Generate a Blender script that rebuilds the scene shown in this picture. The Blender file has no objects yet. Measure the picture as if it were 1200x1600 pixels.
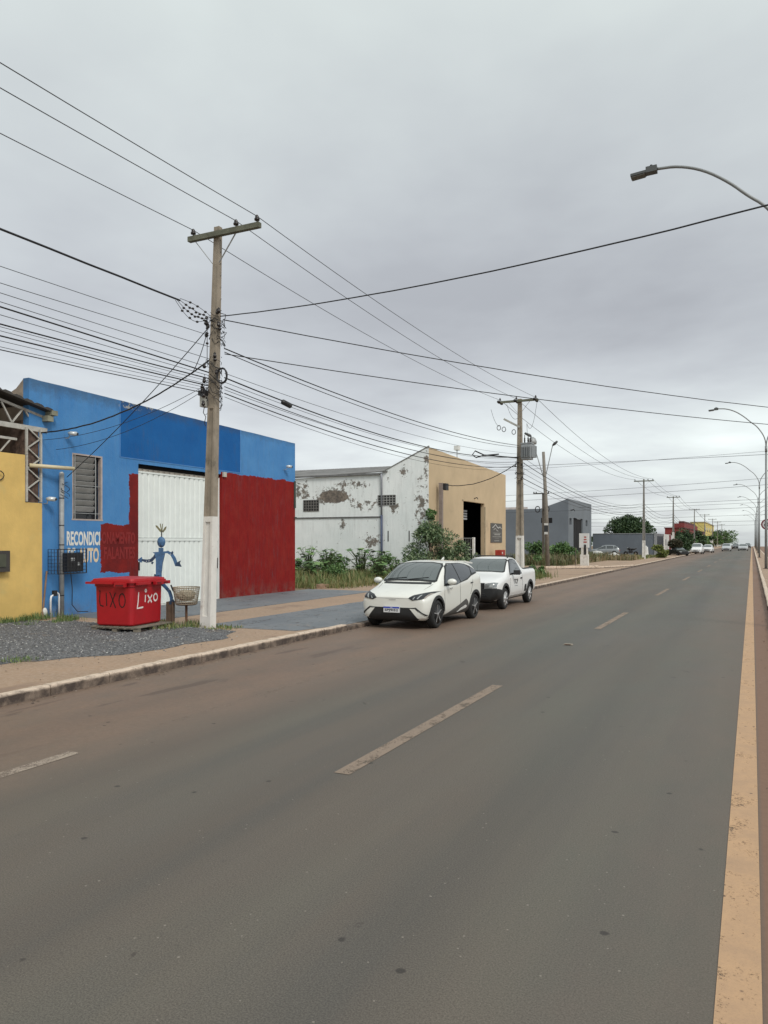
import bpy, bmesh, math, random
from mathutils import Vector, Matrix, noise
from mathutils.bvhtree import BVHTree
from mathutils.geometry import delaunay_2d_cdt
rng = random.Random(7)
R = math.radians
scene = bpy.context.scene
COL = scene.collection

# ------------------------------------------------------------------ camera
cam_d = bpy.data.cameras.new('camera')
cam = bpy.data.objects.new('camera', cam_d); COL.objects.link(cam)
cam.location = (0, 0, 2.0)
cam.rotation_euler = (R(90), 0, R(25.602))
cam_d.sensor_fit = 'VERTICAL'; cam_d.sensor_height = 36; cam_d.lens = 27.0
cam_d.shift_y = 46 / 1600
cam_d.clip_start = 0.1; cam_d.clip_end = 9000
scene.camera = cam

# ------------------------------------------------------------------ world
SUN_EL, SUN_AZ = 44, 122          # azimuth clockwise from +Y
world = bpy.data.worlds.new('World'); scene.world = world; world.use_nodes = True
wn = world.node_tree; wn.nodes.clear()
def N(nt, t, **kw):
    n = nt.nodes.new(t)
    for k, v in kw.items():
        if k == 'inp':
            for kk, vv in v.items(): n.inputs[kk].default_value = vv
        else: setattr(n, k, v)
    return n
def L(nt, a, b): nt.links.new(a, b)
def build_world():
    nt = wn
    out = N(nt, 'ShaderNodeOutputWorld')
    sky = N(nt, 'ShaderNodeTexSky', sky_type='NISHITA', sun_disc=False, sun_elevation=R(SUN_EL), sun_rotation=R(SUN_AZ))
    b1 = N(nt, 'ShaderNodeBackground', inp={'Strength': 0.05})
    hs = N(nt, 'ShaderNodeHueSaturation', inp={'Saturation': 0.2}); L(nt, sky.outputs[0], hs.inputs['Color']); L(nt, hs.outputs[0], b1.inputs[0])
    tc = N(nt, 'ShaderNodeTexCoord'); sep = N(nt, 'ShaderNodeSeparateXYZ'); L(nt, tc.outputs['Generated'], sep.inputs[0])
    def M(op, a, b=None, clamp=False):
        m = N(nt, 'ShaderNodeMath', operation=op, use_clamp=clamp)
        for i, v in enumerate((a, b)):
            if v is None: continue
            if isinstance(v, (int, float)): m.inputs[i].default_value = v
            else: L(nt, v, m.inputs[i])
        return m.outputs[0]
    z = M('MAXIMUM', sep.outputs[2], 0.0)
    zz = M('ADD', z, 0.13)
    cx = M('DIVIDE', sep.outputs[0], zz); cy = M('DIVIDE', sep.outputs[1], zz)
    comb = N(nt, 'ShaderNodeCombineXYZ'); L(nt, cx, comb.inputs[0]); L(nt, cy, comb.inputs[1])
    def noise_(scale, det, dist, off):
        mp = N(nt, 'ShaderNodeMapping'); mp.inputs['Location'].default_value = off
        L(nt, comb.outputs[0], mp.inputs[0])
        n = N(nt, 'ShaderNodeTexNoise', inp={'Scale': scale, 'Detail': det, 'Roughness': 0.52, 'Distortion': dist}); L(nt, mp.outputs[0], n.inputs['Vector']); return n.outputs[0]
    n1 = noise_(0.42, 6, 0.35, (3.1, 1.7, 0)); n2 = noise_(1.3, 5, 0.2, (8.3, 5.2, 0))
    s = M('ADD', M('MULTIPLY', n1, 0.7), M('MULTIPLY', n2, 0.3))
    # vertical profile of the overcast
    cr = N(nt, 'ShaderNodeValToRGB'); e = cr.color_ramp.elements
    pts = [(0.0, .50), (0.035, .46), (0.07, .53), (0.12, .55), (0.17, .42), (0.23, .37), (0.30, .40), (0.42, .55), (0.58, .70), (1.0, .84)]
    e[0].position = 0; e[0].color = (pts[0][1],) * 3 + (1,); e[1].position = 1; e[1].color = (pts[-1][1],) * 3 + (1,)
    for p, v in pts[1:-1]:
        k = e.new(p); k.color = (v, v, v, 1)
    L(nt, z, cr.inputs[0])
    mr = N(nt, 'ShaderNodeMapRange', inp={'From Min': .36, 'From Max': .64, 'To Min': .55, 'To Max': 1.50}); L(nt, s, mr.inputs[0])
    # less structure high up
    amt = N(nt, 'ShaderNodeMapRange', inp={'From Min': .1, 'From Max': .6, 'To Min': 1.0, 'To Max': .42}); L(nt, z, amt.inputs[0])
    f = M('ADD', M('MULTIPLY', M('SUBTRACT', mr.outputs[0], 1.0), amt.outputs[0]), 1.0)
    val = M('MULTIPLY', cr.outputs[0], f)
    tint = N(nt, 'ShaderNodeValToRGB'); te = tint.color_ramp.elements
    te[0].position = .25; te[0].color = (.90, .955, 1.06, 1); te[1].position = .62; te[1].color = (.935, 1.025, 1.005, 1)
    L(nt, val, tint.inputs[0])
    mul = N(nt, 'ShaderNodeVectorMath', operation='SCALE'); L(nt, tint.outputs[0], mul.inputs[0]); L(nt, val, mul.inputs['Scale'])
    b2 = N(nt, 'ShaderNodeBackground', inp={'Strength': 0.80}); L(nt, mul.outputs[0], b2.inputs[0])
    ad = N(nt, 'ShaderNodeAddShader'); L(nt, b1.outputs[0], ad.inputs[0]); L(nt, b2.outputs[0], ad.inputs[1]); L(nt, ad.outputs[0], out.inputs[0])
build_world()
sun_d = bpy.data.lights.new('sun', 'SUN'); sun_d.energy = 1.5; sun_d.angle = R(16); sun_d.color = (1, .95, .88)
sun = bpy.data.objects.new('sun', sun_d); COL.objects.link(sun)
az, el = R(SUN_AZ), R(SUN_EL)
sd = Vector((math.sin(az) * math.cos(el), math.cos(az) * math.cos(el), math.sin(el)))
sun.rotation_euler = sd.to_track_quat('Z', 'Y').to_euler()
scene.view_settings.view_transform = 'Standard'; scene.view_settings.look = 'None'
scene.view_settings.exposure = 0.22; scene.view_settings.gamma = 1
scene.render.engine = 'CYCLES'

# ------------------------------------------------------------------ materials
MATS = {}
def principled(name):
    m = bpy.data.materials.new(name); m.use_nodes = True
    nt = m.node_tree; b = nt.nodes['Principled BSDF']; MATS[name] = m
    return m, nt, b
def posnode(nt):
    g = nt.nodes.get('GEO') or N(nt, 'ShaderNodeNewGeometry'); g.name = 'GEO'
    return g.outputs['Position']
def nz(nt, scale, det=4, rough=.55, vec=None, stretch=None, dist=0):
    n = N(nt, 'ShaderNodeTexNoise', inp={'Scale': scale, 'Detail': det, 'Roughness': rough, 'Distortion': dist})
    v = vec if vec is not None else posnode(nt)
    if stretch:
        mp = N(nt, 'ShaderNodeMapping'); mp.inputs['Scale'].default_value = stretch; L(nt, v, mp.inputs[0]); v = mp.outputs[0]
    L(nt, v, n.inputs['Vector']); return n.outputs[0]
def mth(nt, op, a, b=None, c=None, clamp=False):
    m = N(nt, 'ShaderNodeMath', operation=op, use_clamp=clamp)
    for i, v in enumerate((a, b, c)):
        if v is None: continue
        if isinstance(v, (int, float)): m.inputs[i].default_value = v
        else: L(nt, v, m.inputs[i])
    return m.outputs[0]
def ramp(nt, v, lo, hi, a=0., b=1.):
    n = N(nt, 'ShaderNodeMapRange', inp={'From Min': lo, 'From Max': hi, 'To Min': a, 'To Max': b}); L(nt, v, n.inputs[0]); return n.outputs[0]
def mix(nt, f, a, b):
    n = N(nt, 'ShaderNodeMix', data_type='RGBA')
    if isinstance(f, (int, float)): n.inputs[0].default_value = f
    else: L(nt, f, n.inputs[0])
    for i, v in ((6, a), (7, b)):
        if isinstance(v, tuple): n.inputs[i].default_value = v[:3] + (1,)
        else: L(nt, v, n.inputs[i])
    return n.outputs[2]
def bumpn(nt, b, h, st=.3, dist=.01):
    n = N(nt, 'ShaderNodeBump', inp={'Strength': st, 'Distance': dist}); L(nt, h, n.inputs['Height']); L(nt, n.outputs[0], b.inputs['Normal'])
def mat(name, col, rough=.75, var=.18, scale=4, bump=0, bscale=60, metal=0, coat=0, spec=.5, dirt=None, dirt_amt=.0, objspace=False):
    if name in MATS: return MATS[name]
    m, nt, b = principled(name)
    vec = None
    if objspace:
        vec = N(nt, 'ShaderNodeTexCoord').outputs['Object']
    c0 = tuple(x * (1 - var) for x in col); c1 = tuple(min(1, x * (1 + var)) for x in col)
    c = mix(nt, ramp(nt, nz(nt, scale, 5, .6, vec), .3, .7), c0, c1)
    if dirt:
        c = mix(nt, ramp(nt, nz(nt, scale * .6, 6, .7, vec), .62 - dirt_amt, .72, 0, .8), c, dirt)
    L(nt, c, b.inputs['Base Color'])
    b.inputs['Roughness'].default_value = rough; b.inputs['Metallic'].default_value = metal
    b.inputs['Coat Weight'].default_value = coat; b.inputs['Specular IOR Level'].default_value = spec
    if bump: bumpn(nt, b, nz(nt, bscale, 4, .6, vec), bump)
    return m

# ------------------------------------------------------------------ mesh helpers
def tag(o, label=None, cat=None, group=None, kind=None):
    if label: o['label'] = label
    if cat: o['category'] = cat
    if group: o['group'] = group
    if kind: o['kind'] = kind
    return o
def empty(name, loc, label=None, cat=None, group=None, rz=0):
    o = bpy.data.objects.new(name, None); COL.objects.link(o); o.location = loc; o.rotation_euler.z = rz; o.empty_display_size = .3
    return tag(o, label, cat, group)
def world_root(o):
    while o.parent: o = o.parent
    return o
class MB:
    """collects shapes in world coordinates (or local ones with local=True)"""
    def __init__(s): s.v = []; s.f = []; s.m = []; s.mi = 0; s.sm = []; s.smooth = False
    def add(s, vs, fs):
        o = len(s.v); s.v += [tuple(p) for p in vs]
        for f in fs: s.f.append(tuple(i + o for i in f)); s.m.append(s.mi); s.sm.append(s.smooth)
        return s
    def box(s, x0, x1, y0, y1, z0, z1):
        return s.add([(x0,y0,z0),(x1,y0,z0),(x1,y1,z0),(x0,y1,z0),(x0,y0,z1),(x1,y0,z1),(x1,y1,z1),(x0,y1,z1)],
                     [(0,3,2,1),(4,5,6,7),(0,1,5,4),(1,2,6,5),(2,3,7,6),(3,0,4,7)])
    def obox(s, c, size, rot):
        h = [d / 2 for d in size]; c = Vector(c)
        vs = [c + rot @ Vector((sx*h[0], sy*h[1], sz*h[2])) for sz in (-1,1) for sx, sy in ((-1,-1),(1,-1),(1,1),(-1,1))]
        return s.add(vs, [(0,3,2,1),(4,5,6,7),(0,1,5,4),(1,2,6,5),(2,3,7,6),(3,0,4,7)])
    def bar(s, a, b, w, h=None):
        a, b = Vector(a), Vector(b); d = b - a
        if h is None: h = w
        rot = d.to_track_quat('Z', 'Y').to_matrix()
        return s.obox((a + b) / 2, (w, h, d.length), rot)
    def tube(s, pts, r, n=6, cap=True):
        pts = [Vector(p) for p in pts]; rs = r if isinstance(r, (list, tuple)) else [r] * len(pts)
        vs = []; ref = None
        for i, p in enumerate(pts):
            d = (pts[min(i+1, len(pts)-1)] - pts[max(i-1, 0)]).normalized()
            if ref is None: ref = d.orthogonal().normalized()
            ref = (ref - d * ref.dot(d)).normalized(); bi = d.cross(ref)
            for k in range(n):
                a = 2 * math.pi * k / n
                vs.append(p + (ref * math.cos(a) + bi * math.sin(a)) * rs[i])
        fs = [(i*n+k, i*n+(k+1) % n, (i+1)*n+(k+1) % n, (i+1)*n+k) for i in range(len(pts)-1) for k in range(n)]
        if cap: fs += [tuple(reversed(range(n))), tuple((len(pts)-1)*n+k for k in range(n))]
        return s.add(vs, fs)
    def lathe(s, c, prof, n=16, axis='Z'):
        c = Vector(c); vs = []
        for r, h in prof:
            for k in range(n):
                a = 2*math.pi*k/n; x, y = r*math.cos(a), r*math.sin(a)
                vs.append(c + (Vector((x, y, h)) if axis == 'Z' else Vector((h, x, y)) if axis == 'X' else Vector((y, h, x))))
        fs = [(i*n+k, i*n+(k+1) % n, (i+1)*n+(k+1) % n, (i+1)*n+k) for i in range(len(prof)-1) for k in range(n)]
        fs += [tuple(reversed(range(n))), tuple((len(prof)-1)*n+k for k in range(n))]
        return s.add(vs, fs)
    def prism(s, pts, ext):
        """closed outline pts (3D) extruded by vector ext"""
        n = len(pts); e = Vector(ext)
        vs = [Vector(p) for p in pts] + [Vector(p) + e for p in pts]
        return s.add(vs, [tuple(range(n)), tuple(reversed(range(n, 2*n)))] + [(i, i+n, (i+1) % n + n, (i+1) % n) for i in range(n)])
    def build(s, name, mats, parent=None, local=False, fix=True):
        me = bpy.data.meshes.new(name)
        off = Vector((0, 0, 0))
        if parent is not None and not local: off = Vector(world_root(parent).location)
        me.from_pydata([tuple(Vector(p) - off) for p in s.v] if off.length else s.v, [], s.f)
        for m in (mats if isinstance(mats, (list, tuple)) else [mats]): me.materials.append(m)
        me.polygons.foreach_set('material_index', s.m)
        me.polygons.foreach_set('use_smooth', s.sm)
        if fix:
            bm = bmesh.new(); bm.from_mesh(me); bmesh.ops.recalc_face_normals(bm, faces=bm.faces); bm.to_mesh(me); bm.free()
        me.update()
        o = bpy.data.objects.new(name, me); COL.objects.link(o)
        if parent is not None: o.parent = parent
        return o
def clone(o, name=None, parent=None, loc=None):
    c = o.copy(); COL.objects.link(c)
    if parent is not None: c.parent = parent
    if loc is not None: c.location = loc
    return c
def copy_tree(o, loc=None, rz=None, label=None, parent=None, scale=None):
    c = o.copy(); COL.objects.link(c)
    if parent is not None: c.parent = parent
    for ch in list(KIDS(o)): copy_tree(ch, parent=c)
    if loc is not None: c.location = loc
    if rz is not None: c.rotation_euler.z = rz
    if label: c['label'] = label
    if scale: c.scale = scale
    return c
def KIDS(o): return [x for x in COL.objects if x.parent == o]
def text_mesh(body, name, ox, oy, oz, ux, uz, w, h, m, parent, ext=.003, bold=.0, local=False):
    """flat lettering: lower left at (ox,oy,oz), ux = reading direction, uz = up"""
    cu = bpy.data.curves.new(name, 'FONT'); cu.body = body; cu.offset = bold; cu.resolution_u = 3
    t = bpy.data.objects.new(name + '_tmp', cu); COL.objects.link(t)
    bpy.context.view_layer.update()
    me = bpy.data.meshes.new_from_object(t.evaluated_get(bpy.context.evaluated_depsgraph_get()))
    bpy.data.objects.remove(t)
    xs = [v.co.x for v in me.vertices]; ys = [v.co.y for v in me.vertices]
    x0, x1, y0, y1 = min(xs), max(xs), min(ys), max(ys)
    ux, uz = Vector(ux), Vector(uz); nrm = ux.cross(uz); o = Vector((ox, oy, oz))
    off = Vector((0, 0, 0)) if (local or parent is None) else Vector(world_root(parent).location)
    for v in me.vertices:
        p = o + ux * ((v.co.x - x0) / (x1 - x0) * w) + uz * ((v.co.y - y0) / (y1 - y0) * h) + nrm * ext
        v.co = p - off
    me.materials.clear(); me.materials.append(m)
    ob = bpy.data.objects.new(name, me); COL.objects.link(ob); ob.parent = parent
    return ob

# =================================================================== SETTING
def crest(y): return 0.0 if y < 340 else -(y - 340) * 0.0066
YS = [-60, -30, 0, 40, 80, 130, 200, 270, 320, 340, 380, 500, 800, 1500, 3500]
def sheet(name, x0, x1, z, m, y0=-60, y1=3500, kind='structure', parent=None):
    mb = MB(); ys = [y0] + [y for y in YS if y0 < y < y1] + [y1]
    for a, b in zip(ys, ys[1:]):
        mb.add([(x0, a, z+crest(a)), (x1, a, z+crest(a)), (x1, b, z+crest(b)), (x0, b, z+crest(b))], [(0, 1, 2, 3)])
    o = mb.build(name, m, parent, fix=False)
    if kind: o['kind'] = kind
    return o
def m_ground():
    m, nt, b = principled('dry_ground')
    c = mix(nt, ramp(nt, nz(nt, .15, 6), .4, .6), (.20, .13, .085), (.10, .11, .045))
    c = mix(nt, ramp(nt, nz(nt, 3, 6, .7), .35, .7), c, (.26, .17, .11))
    L(nt, c, b.inputs['Base Color']); b.inputs['Roughness'].default_value = .95; bumpn(nt, b, nz(nt, 9, 6, .7), .5, .05); return m
def m_asphalt():
    m, nt, b = principled('dusty_asphalt')
    pos = posnode(nt); sp = N(nt, 'ShaderNodeSeparateXYZ'); L(nt, pos, sp.inputs[0]); X = sp.outputs[0]
    big = nz(nt, .35, 5, .6, stretch=(1, .25, 1)); med = nz(nt, 2.2, 6, .65, stretch=(1, .5, 1))
    grain = nz(nt, 105, 4, .85); fine = nz(nt, 15, 5, .8)
    base = mix(nt, ramp(nt, big, .32, .68), (.072, .077, .063), (.114, .115, .091))
    base = mix(nt, ramp(nt, nz(nt, .22, 4, .6, stretch=(1.2, .35, 1)), .42, .60, 0, .8), base, (.118, .086, .066))
    lane = nz(nt, .9, 4, .6, stretch=(1.6, .07, 1)); base = mix(nt, ramp(nt, lane, .50, .66, 0, .55), base, (.062, .060, .056)); base = mix(nt, ramp(nt, lane, .48, .34, 0, .45), base, (.135, .118, .092))
    base = mix(nt, ramp(nt, med, .35, .7, 0, .35), base, (.10, .088, .078))
    base = mix(nt, ramp(nt, grain, .34, .66), mix(nt, .55, base, (.02, .019, .018)), mix(nt, .30, base, (.30, .275, .235)))
    base = mix(nt, ramp(nt, fine, .60, .70, 0, .35), base, (.045, .040, .036)); base = mix(nt, ramp(nt, fine, .40, .32, 0, .22), base, (.20, .18, .15))
    # dust near both edges of the carriageway
    xl = mth(nt, 'ADD', X, mth(nt, 'MULTIPLY', mth(nt, 'SUBTRACT', big, .5), 1.8))
    dl = ramp(nt, xl, -4.3, -6.3); dr = ramp(nt, xl, -1.6, .1)
    dust = mth(nt, 'MAXIMUM', dl, mth(nt, 'MULTIPLY', dr, .42))
    dust = mth(nt, 'MULTIPLY', dust, ramp(nt, med, .25, .7, .5, 1.))
    dustc = mix(nt, ramp(nt, fine, .3, .7), (.165, .108, .077), (.225, .152, .110))
    c = mix(nt, mth(nt, 'MULTIPLY', dust, .92), base, dustc)
    # past the orange line the gutter is packed with red earth
    c = mix(nt, mth(nt, 'MULTIPLY', ramp(nt, X, .03, .07), .95), c, mix(nt, fine, (.15, .080, .050), (.27, .155, .098)))
    wv = mth(nt, 'SINE', mth(nt, 'MULTIPLY', mth(nt, 'ADD', X, .35), 3.65))
    c = mix(nt, mth(nt, 'MULTIPLY', ramp(nt, wv, -.2, 1.), .15), c, (.05, .046, .044))
    vor = N(nt, 'ShaderNodeTexVoronoi', feature='F1', inp={'Scale': 2.3, 'Randomness': 1.}); L(nt, pos, vor.inputs['Vector'])
    spot = mth(nt, 'ADD', vor.outputs['Distance'], mth(nt, 'MULTIPLY', fine, .10))
    c = mix(nt, ramp(nt, spot, .112, .092, 0, .75), c, (.030, .026, .024))
    vo2 = N(nt, 'ShaderNodeTexVoronoi', feature='F1', inp={'Scale': 9., 'Randomness': 1.}); L(nt, pos, vo2.inputs['Vector'])
    sp2 = mth(nt, 'ADD', vo2.outputs['Distance'], mth(nt, 'MULTIPLY', med, .18))
    c = mix(nt, ramp(nt, sp2, .150, .125, 0, .7), c, (.28, .25, .21))
    st2 = nz(nt, 2.4, 4, .6, stretch=(1, 1, 1), dist=.4); c = mix(nt, mth(nt, 'MULTIPLY', ramp(nt, st2, .70, .73), .6), c, (.045, .036, .032))
    # wet run-off stains in the gutter
    st = nz(nt, .9, 5, .6, stretch=(2.6, .42, 1), dist=.3)
    stm = mth(nt, 'MULTIPLY', ramp(nt, st, .60, .64), mth(nt, 'MULTIPLY', ramp(nt, X, -6.2, -6.5), ramp(nt, sp.outputs[1], 14, 12)))
    c = mix(nt, mth(nt, 'MULTIPLY', stm, .6), c, (.085, .058, .046))
    # an oily patch by the first white car
    L(nt, c, b.inputs['Base Color'])
    L(nt, ramp(nt, big, .3, .7, .58, .78), b.inputs['Roughness'])
    b.inputs['Specular IOR Level'].default_value = .32
    h = mth(nt, 'ADD', grain, mth(nt, 'MULTIPLY', fine, .6)); bumpn(nt, b, h, .14, .003)
    return m
def worn_paint(name, col, col2, lo, hi, stretch=(1, .6, 1)):
    """paint whose gaps show the road: alpha mask by noise"""
    m, nt, b = principled(name)
    c = mix(nt, ramp(nt, nz(nt, 3, 6, .7), .3, .7), col, col2)
    g = nz(nt, 120, 3, .8); c = mix(nt, ramp(nt, g, .5, .8, 0, .35), c, (.12, .09, .07))
    v = N(nt, 'ShaderNodeTexVoronoi', inp={'Scale': 6.}); L(nt, posnode(nt), v.inputs['Vector'])
    c = mix(nt, ramp(nt, v.outputs['Distance'], .10, .07, 0, .8), c, (.07, .045, .035))
    L(nt, c, b.inputs['Base Color']); b.inputs['Roughness'].default_value = .8
    al = mth(nt, 'ADD', mth(nt, 'MULTIPLY', nz(nt, 5, 6, .75, stretch=stretch), .55), mth(nt, 'MULTIPLY', nz(nt, 60, 4, .8), .45))
    L(nt, ramp(nt, al, lo, hi), b.inputs['Alpha']); bumpn(nt, b, g, .3, .004)
    return m
def m_sidewalk():
    m, nt, b = principled('sandy_concrete')
    n = nz(nt, .8, 6, .65); f = nz(nt, 14, 5, .75)
    c = mix(nt, ramp(nt, n, .35, .65), (.34, .225, .145), (.26, .185, .125))
    c = mix(nt, ramp(nt, f, .42, .62), c, (.37, .27, .20)); c = mix(nt, ramp(nt, nz(nt, 45, 4, .8), .60, .72, 0, .7), c, (.11, .085, .07))
    c = mix(nt, ramp(nt, nz(nt, .5, 4, .6, stretch=(1, 1, 1)), .58, .66, 0, .7), c, (.20, .135, .10))
    L(nt, c, b.inputs['Base Color']); b.inputs['Roughness'].default_value = .92; bumpn(nt, b, nz(nt, 30, 5, .7), .4, .01); return m
def m_painted_slab():
    m, nt, b = principled('grey_painted_concrete')
    n = nz(nt, 1.2, 6, .7, stretch=(1, .5, 1)); 
    c = mix(nt, ramp(nt, n, .35, .65), (.125, .14, .155), (.175, .185, .195))
    c = mix(nt, ramp(nt, nz(nt, 2.1, 7, .75), .60, .68, 0, .8), c, (.30, .23, .17))
    crk = mth(nt, 'ABSOLUTE', mth(nt, 'SUBTRACT', nz(nt, .7, 4, .6, dist=.6), .5))
    c = mix(nt, ramp(nt, crk, .006, .001), c, (.045, .04, .038))
    L(nt, c, b.inputs['Base Color']); b.inputs['Roughness'].default_value = .7; bumpn(nt, b, nz(nt, 40, 4, .7), .25, .008); return m
def m_gravel():
    m, nt, b = principled('grey_gravel')
    v = N(nt, 'ShaderNodeTexVoronoi', inp={'Scale': 34.}); L(nt, posnode(nt), v.inputs['Vector'])
    hue = N(nt, 'ShaderNodeSeparateXYZ'); L(nt, v.outputs['Color'], hue.inputs[0])
    c = mix(nt, hue.outputs[0], (.055, .057, .06), (.20, .20, .205))
    c = mix(nt, ramp(nt, nz(nt, .9, 5, .7), .56, .66, 0, .65), c, (.20, .145, .10))
    L(nt, c, b.inputs['Base Color']); b.inputs['Roughness'].default_value = .9
    bumpn(nt, b, v.outputs['Distance'], .9, .03); return m
M_ground, M_asph, M_walk, M_slab, M_gravel = m_ground(), m_asphalt(), m_sidewalk(), m_painted_slab(), m_gravel()
sheet('ground', -2500, 2500, -.03, M_ground, -200)
sheet('road', -8.2, .42, 0, M_asph)
sheet('far_road', 1.7, 9.6, 0, M_asph)
PZ = .07
sheet('dirt_lot', -140, -16.0, PZ - .004, M_ground)
def pavement():
    mb = MB()
    mb.add([(-16.0, -60, PZ), (-8.34, -60, PZ), (-8.34, 340, PZ), (-16.0, 340, PZ)], [(0, 1, 2, 3)])
    o = mb.build('pavement', M_walk, fix=False); o['kind'] = 'structure'; return o
pave = pavement()
sheet('right_verge', 9.75, 140, PZ, M_ground)
sheet('median', .56, 1.56, .145, M_walk, -60, 340)

# painted slabs in front of the blue shop
def slab(name, pts, m, z):
    v = [(x, y, z) for x, y in pts]; mb = MB(); n = len(v)
    mb.add(v + [(x, y, PZ - .02) for x, y in pts], [tuple(range(n))] + [(i, (i+1) % n, (i+1) % n + n, i + n) for i in range(n)])
    o = mb.build(name, m); o.parent = pave; return o
def wob(pts, amp, step=.35):
    out = []
    for i, a in enumerate(pts):
        b = pts[(i+1) % len(pts)]; a_, b_ = Vector(a), Vector(b); n = max(1, int((b_ - a_).length / step))
        for k in range(n):
            p = a_.lerp(b_, k / n); d = noise.noise_vector(Vector((p.x * 1.3, p.y * 1.3, 4.1))) * amp
            out.append((p.x + d.x, p.y + d.y))
    return out
slab('painted_slab', [(-16.1, 14.2), (-13.1, 14.35), (-13.15, 26.6), (-16.1, 26.6)], M_slab, PZ + .012)
slab('painted_slab', wob([(-11.3, 13.9), (-8.9, 14.1), (-8.5, 15.3), (-8.45, 26.4), (-11.3, 26.4)], .09), M_slab, PZ + .01)
# gravel forecourt
g_out = wob([(-16.15, 2), (-10.6, 4), (-10.1, 6.5), (-10.6, 8.5), (-9.6, 10.2), (-9.3, 12.2), (-10.0, 13.5), (-12.9, 13.6), (-16.15, 13.1)], .35, .3)
def gravel():
    mb = MB(); n = len(g_out)
    vs = [Vector((x, y)) for x, y in g_out]; inner = []
    def inside(x, y):
        c = False; j = n - 1
        for i in range(n):
            xi, yi = g_out[i]; xj, yj = g_out[j]
            if (yi > y) != (yj > y) and x < (xj - xi) * (y - yi) / (yj - yi) + xi: c = not c
            j = i
        return c
    for i in range(45):
        for k in range(80):
            x = -16.1 + i * .16; y = 2 + k * .16
            if inside(x, y): inner.append(Vector((x, y)))
    r = delaunay_2d_cdt(vs + inner, [(i, (i+1) % n) for i in range(n)], [], 1, 1e-4)
    def hz(x, y):
        d = min(1, min((Vector((x, y)) - p).length for p in vs) / .5)
        return PZ + .004 + d * (.035 + .05 * (noise.noise(Vector((x*.8, y*.8, 0))) + .4) + .015 * noise.noise(Vector((x*4, y*4, 2))))
    mb.smooth = True
    mb.add([(p.x, p.y, hz(p.x, p.y)) for p in r[0]], [tuple(f) for f in r[2]])
    o = mb.build('gravel', M_gravel, fix=False); o['kind'] = 'stuff'
    tag(o, 'grey crushed gravel spread over the forecourt beside the red bin', 'gravel')
    for p in o.data.polygons:
        if p.normal.z < 0: p.flip()
    # loose stones
    st = MB(); mats = [mat('stone_dark', (.075, .075, .08), var=.3), mat('stone_mid', (.17, .17, .175), var=.3), mat('stone_pale', (.36, .355, .34), var=.2)]
    for k in range(15000):
        x = rng.uniform(-16.1, -8.9); y = rng.uniform(3.5, 14)
        ins = inside(x, y)
        if not ins:
            if rng.random() > .10 or not (inside(x - .35, y) or inside(x, y - .3)): continue
        z = hz(x, y) if ins else PZ
        s_ = rng.uniform(.007, .02) * (1.3 if rng.random() < .1 else 1); st.mi = rng.choices((0, 1, 2), (5, 6, 1.6))[0]
        a = rng.uniform(0, 6.28); pts = [(x + s_ * math.cos(a + t) * rng.uniform(.7, 1.3), y + s_ * math.sin(a + t) * rng.uniform(.7, 1.3), z + s_ * rng.uniform(-.1, .3)) for t in (0, 1.57, 3.14, 4.71)]
        st.add(pts + [(x, y, z + s_ * rng.uniform(.7, 1.1))], [(0, 1, 4), (1, 2, 4), (2, 3, 4), (3, 0, 4)])
    o2 = st.build('loose_stones', mats, fix=False); o2['kind'] = 'stuff'; tag(o2, 'loose grey and pale stones scattered over the gravel forecourt', 'stones')
gravel()

# kerbs of single stones
def m_kerb():
    m, nt, b = principled('kerb_concrete')
    pos = posnode(nt); n = nz(nt, 5, 6, .7); sp = N(nt, 'ShaderNodeSeparateXYZ'); L(nt, pos, sp.inputs[0])
    g = N(nt, 'ShaderNodeSeparateXYZ'); gn = nt.nodes['GEO']; L(nt, gn.outputs['Normal'], g.inputs[0])
    c = mix(nt, ramp(nt, n, .35, .65), (.12, .09, .07), (.23, .175, .135))
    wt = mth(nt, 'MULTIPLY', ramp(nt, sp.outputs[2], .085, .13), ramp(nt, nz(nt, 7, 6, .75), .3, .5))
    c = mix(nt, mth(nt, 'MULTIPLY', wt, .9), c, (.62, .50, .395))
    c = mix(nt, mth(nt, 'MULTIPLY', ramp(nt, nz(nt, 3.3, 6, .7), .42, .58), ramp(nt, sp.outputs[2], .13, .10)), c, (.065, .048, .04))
    L(nt, c, b.inputs['Base Color']); b.inputs['Roughness'].default_value = .9; bumpn(nt, b, nz(nt, 25, 5, .7), .5, .02); return m
M_kerb = m_kerb()
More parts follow.
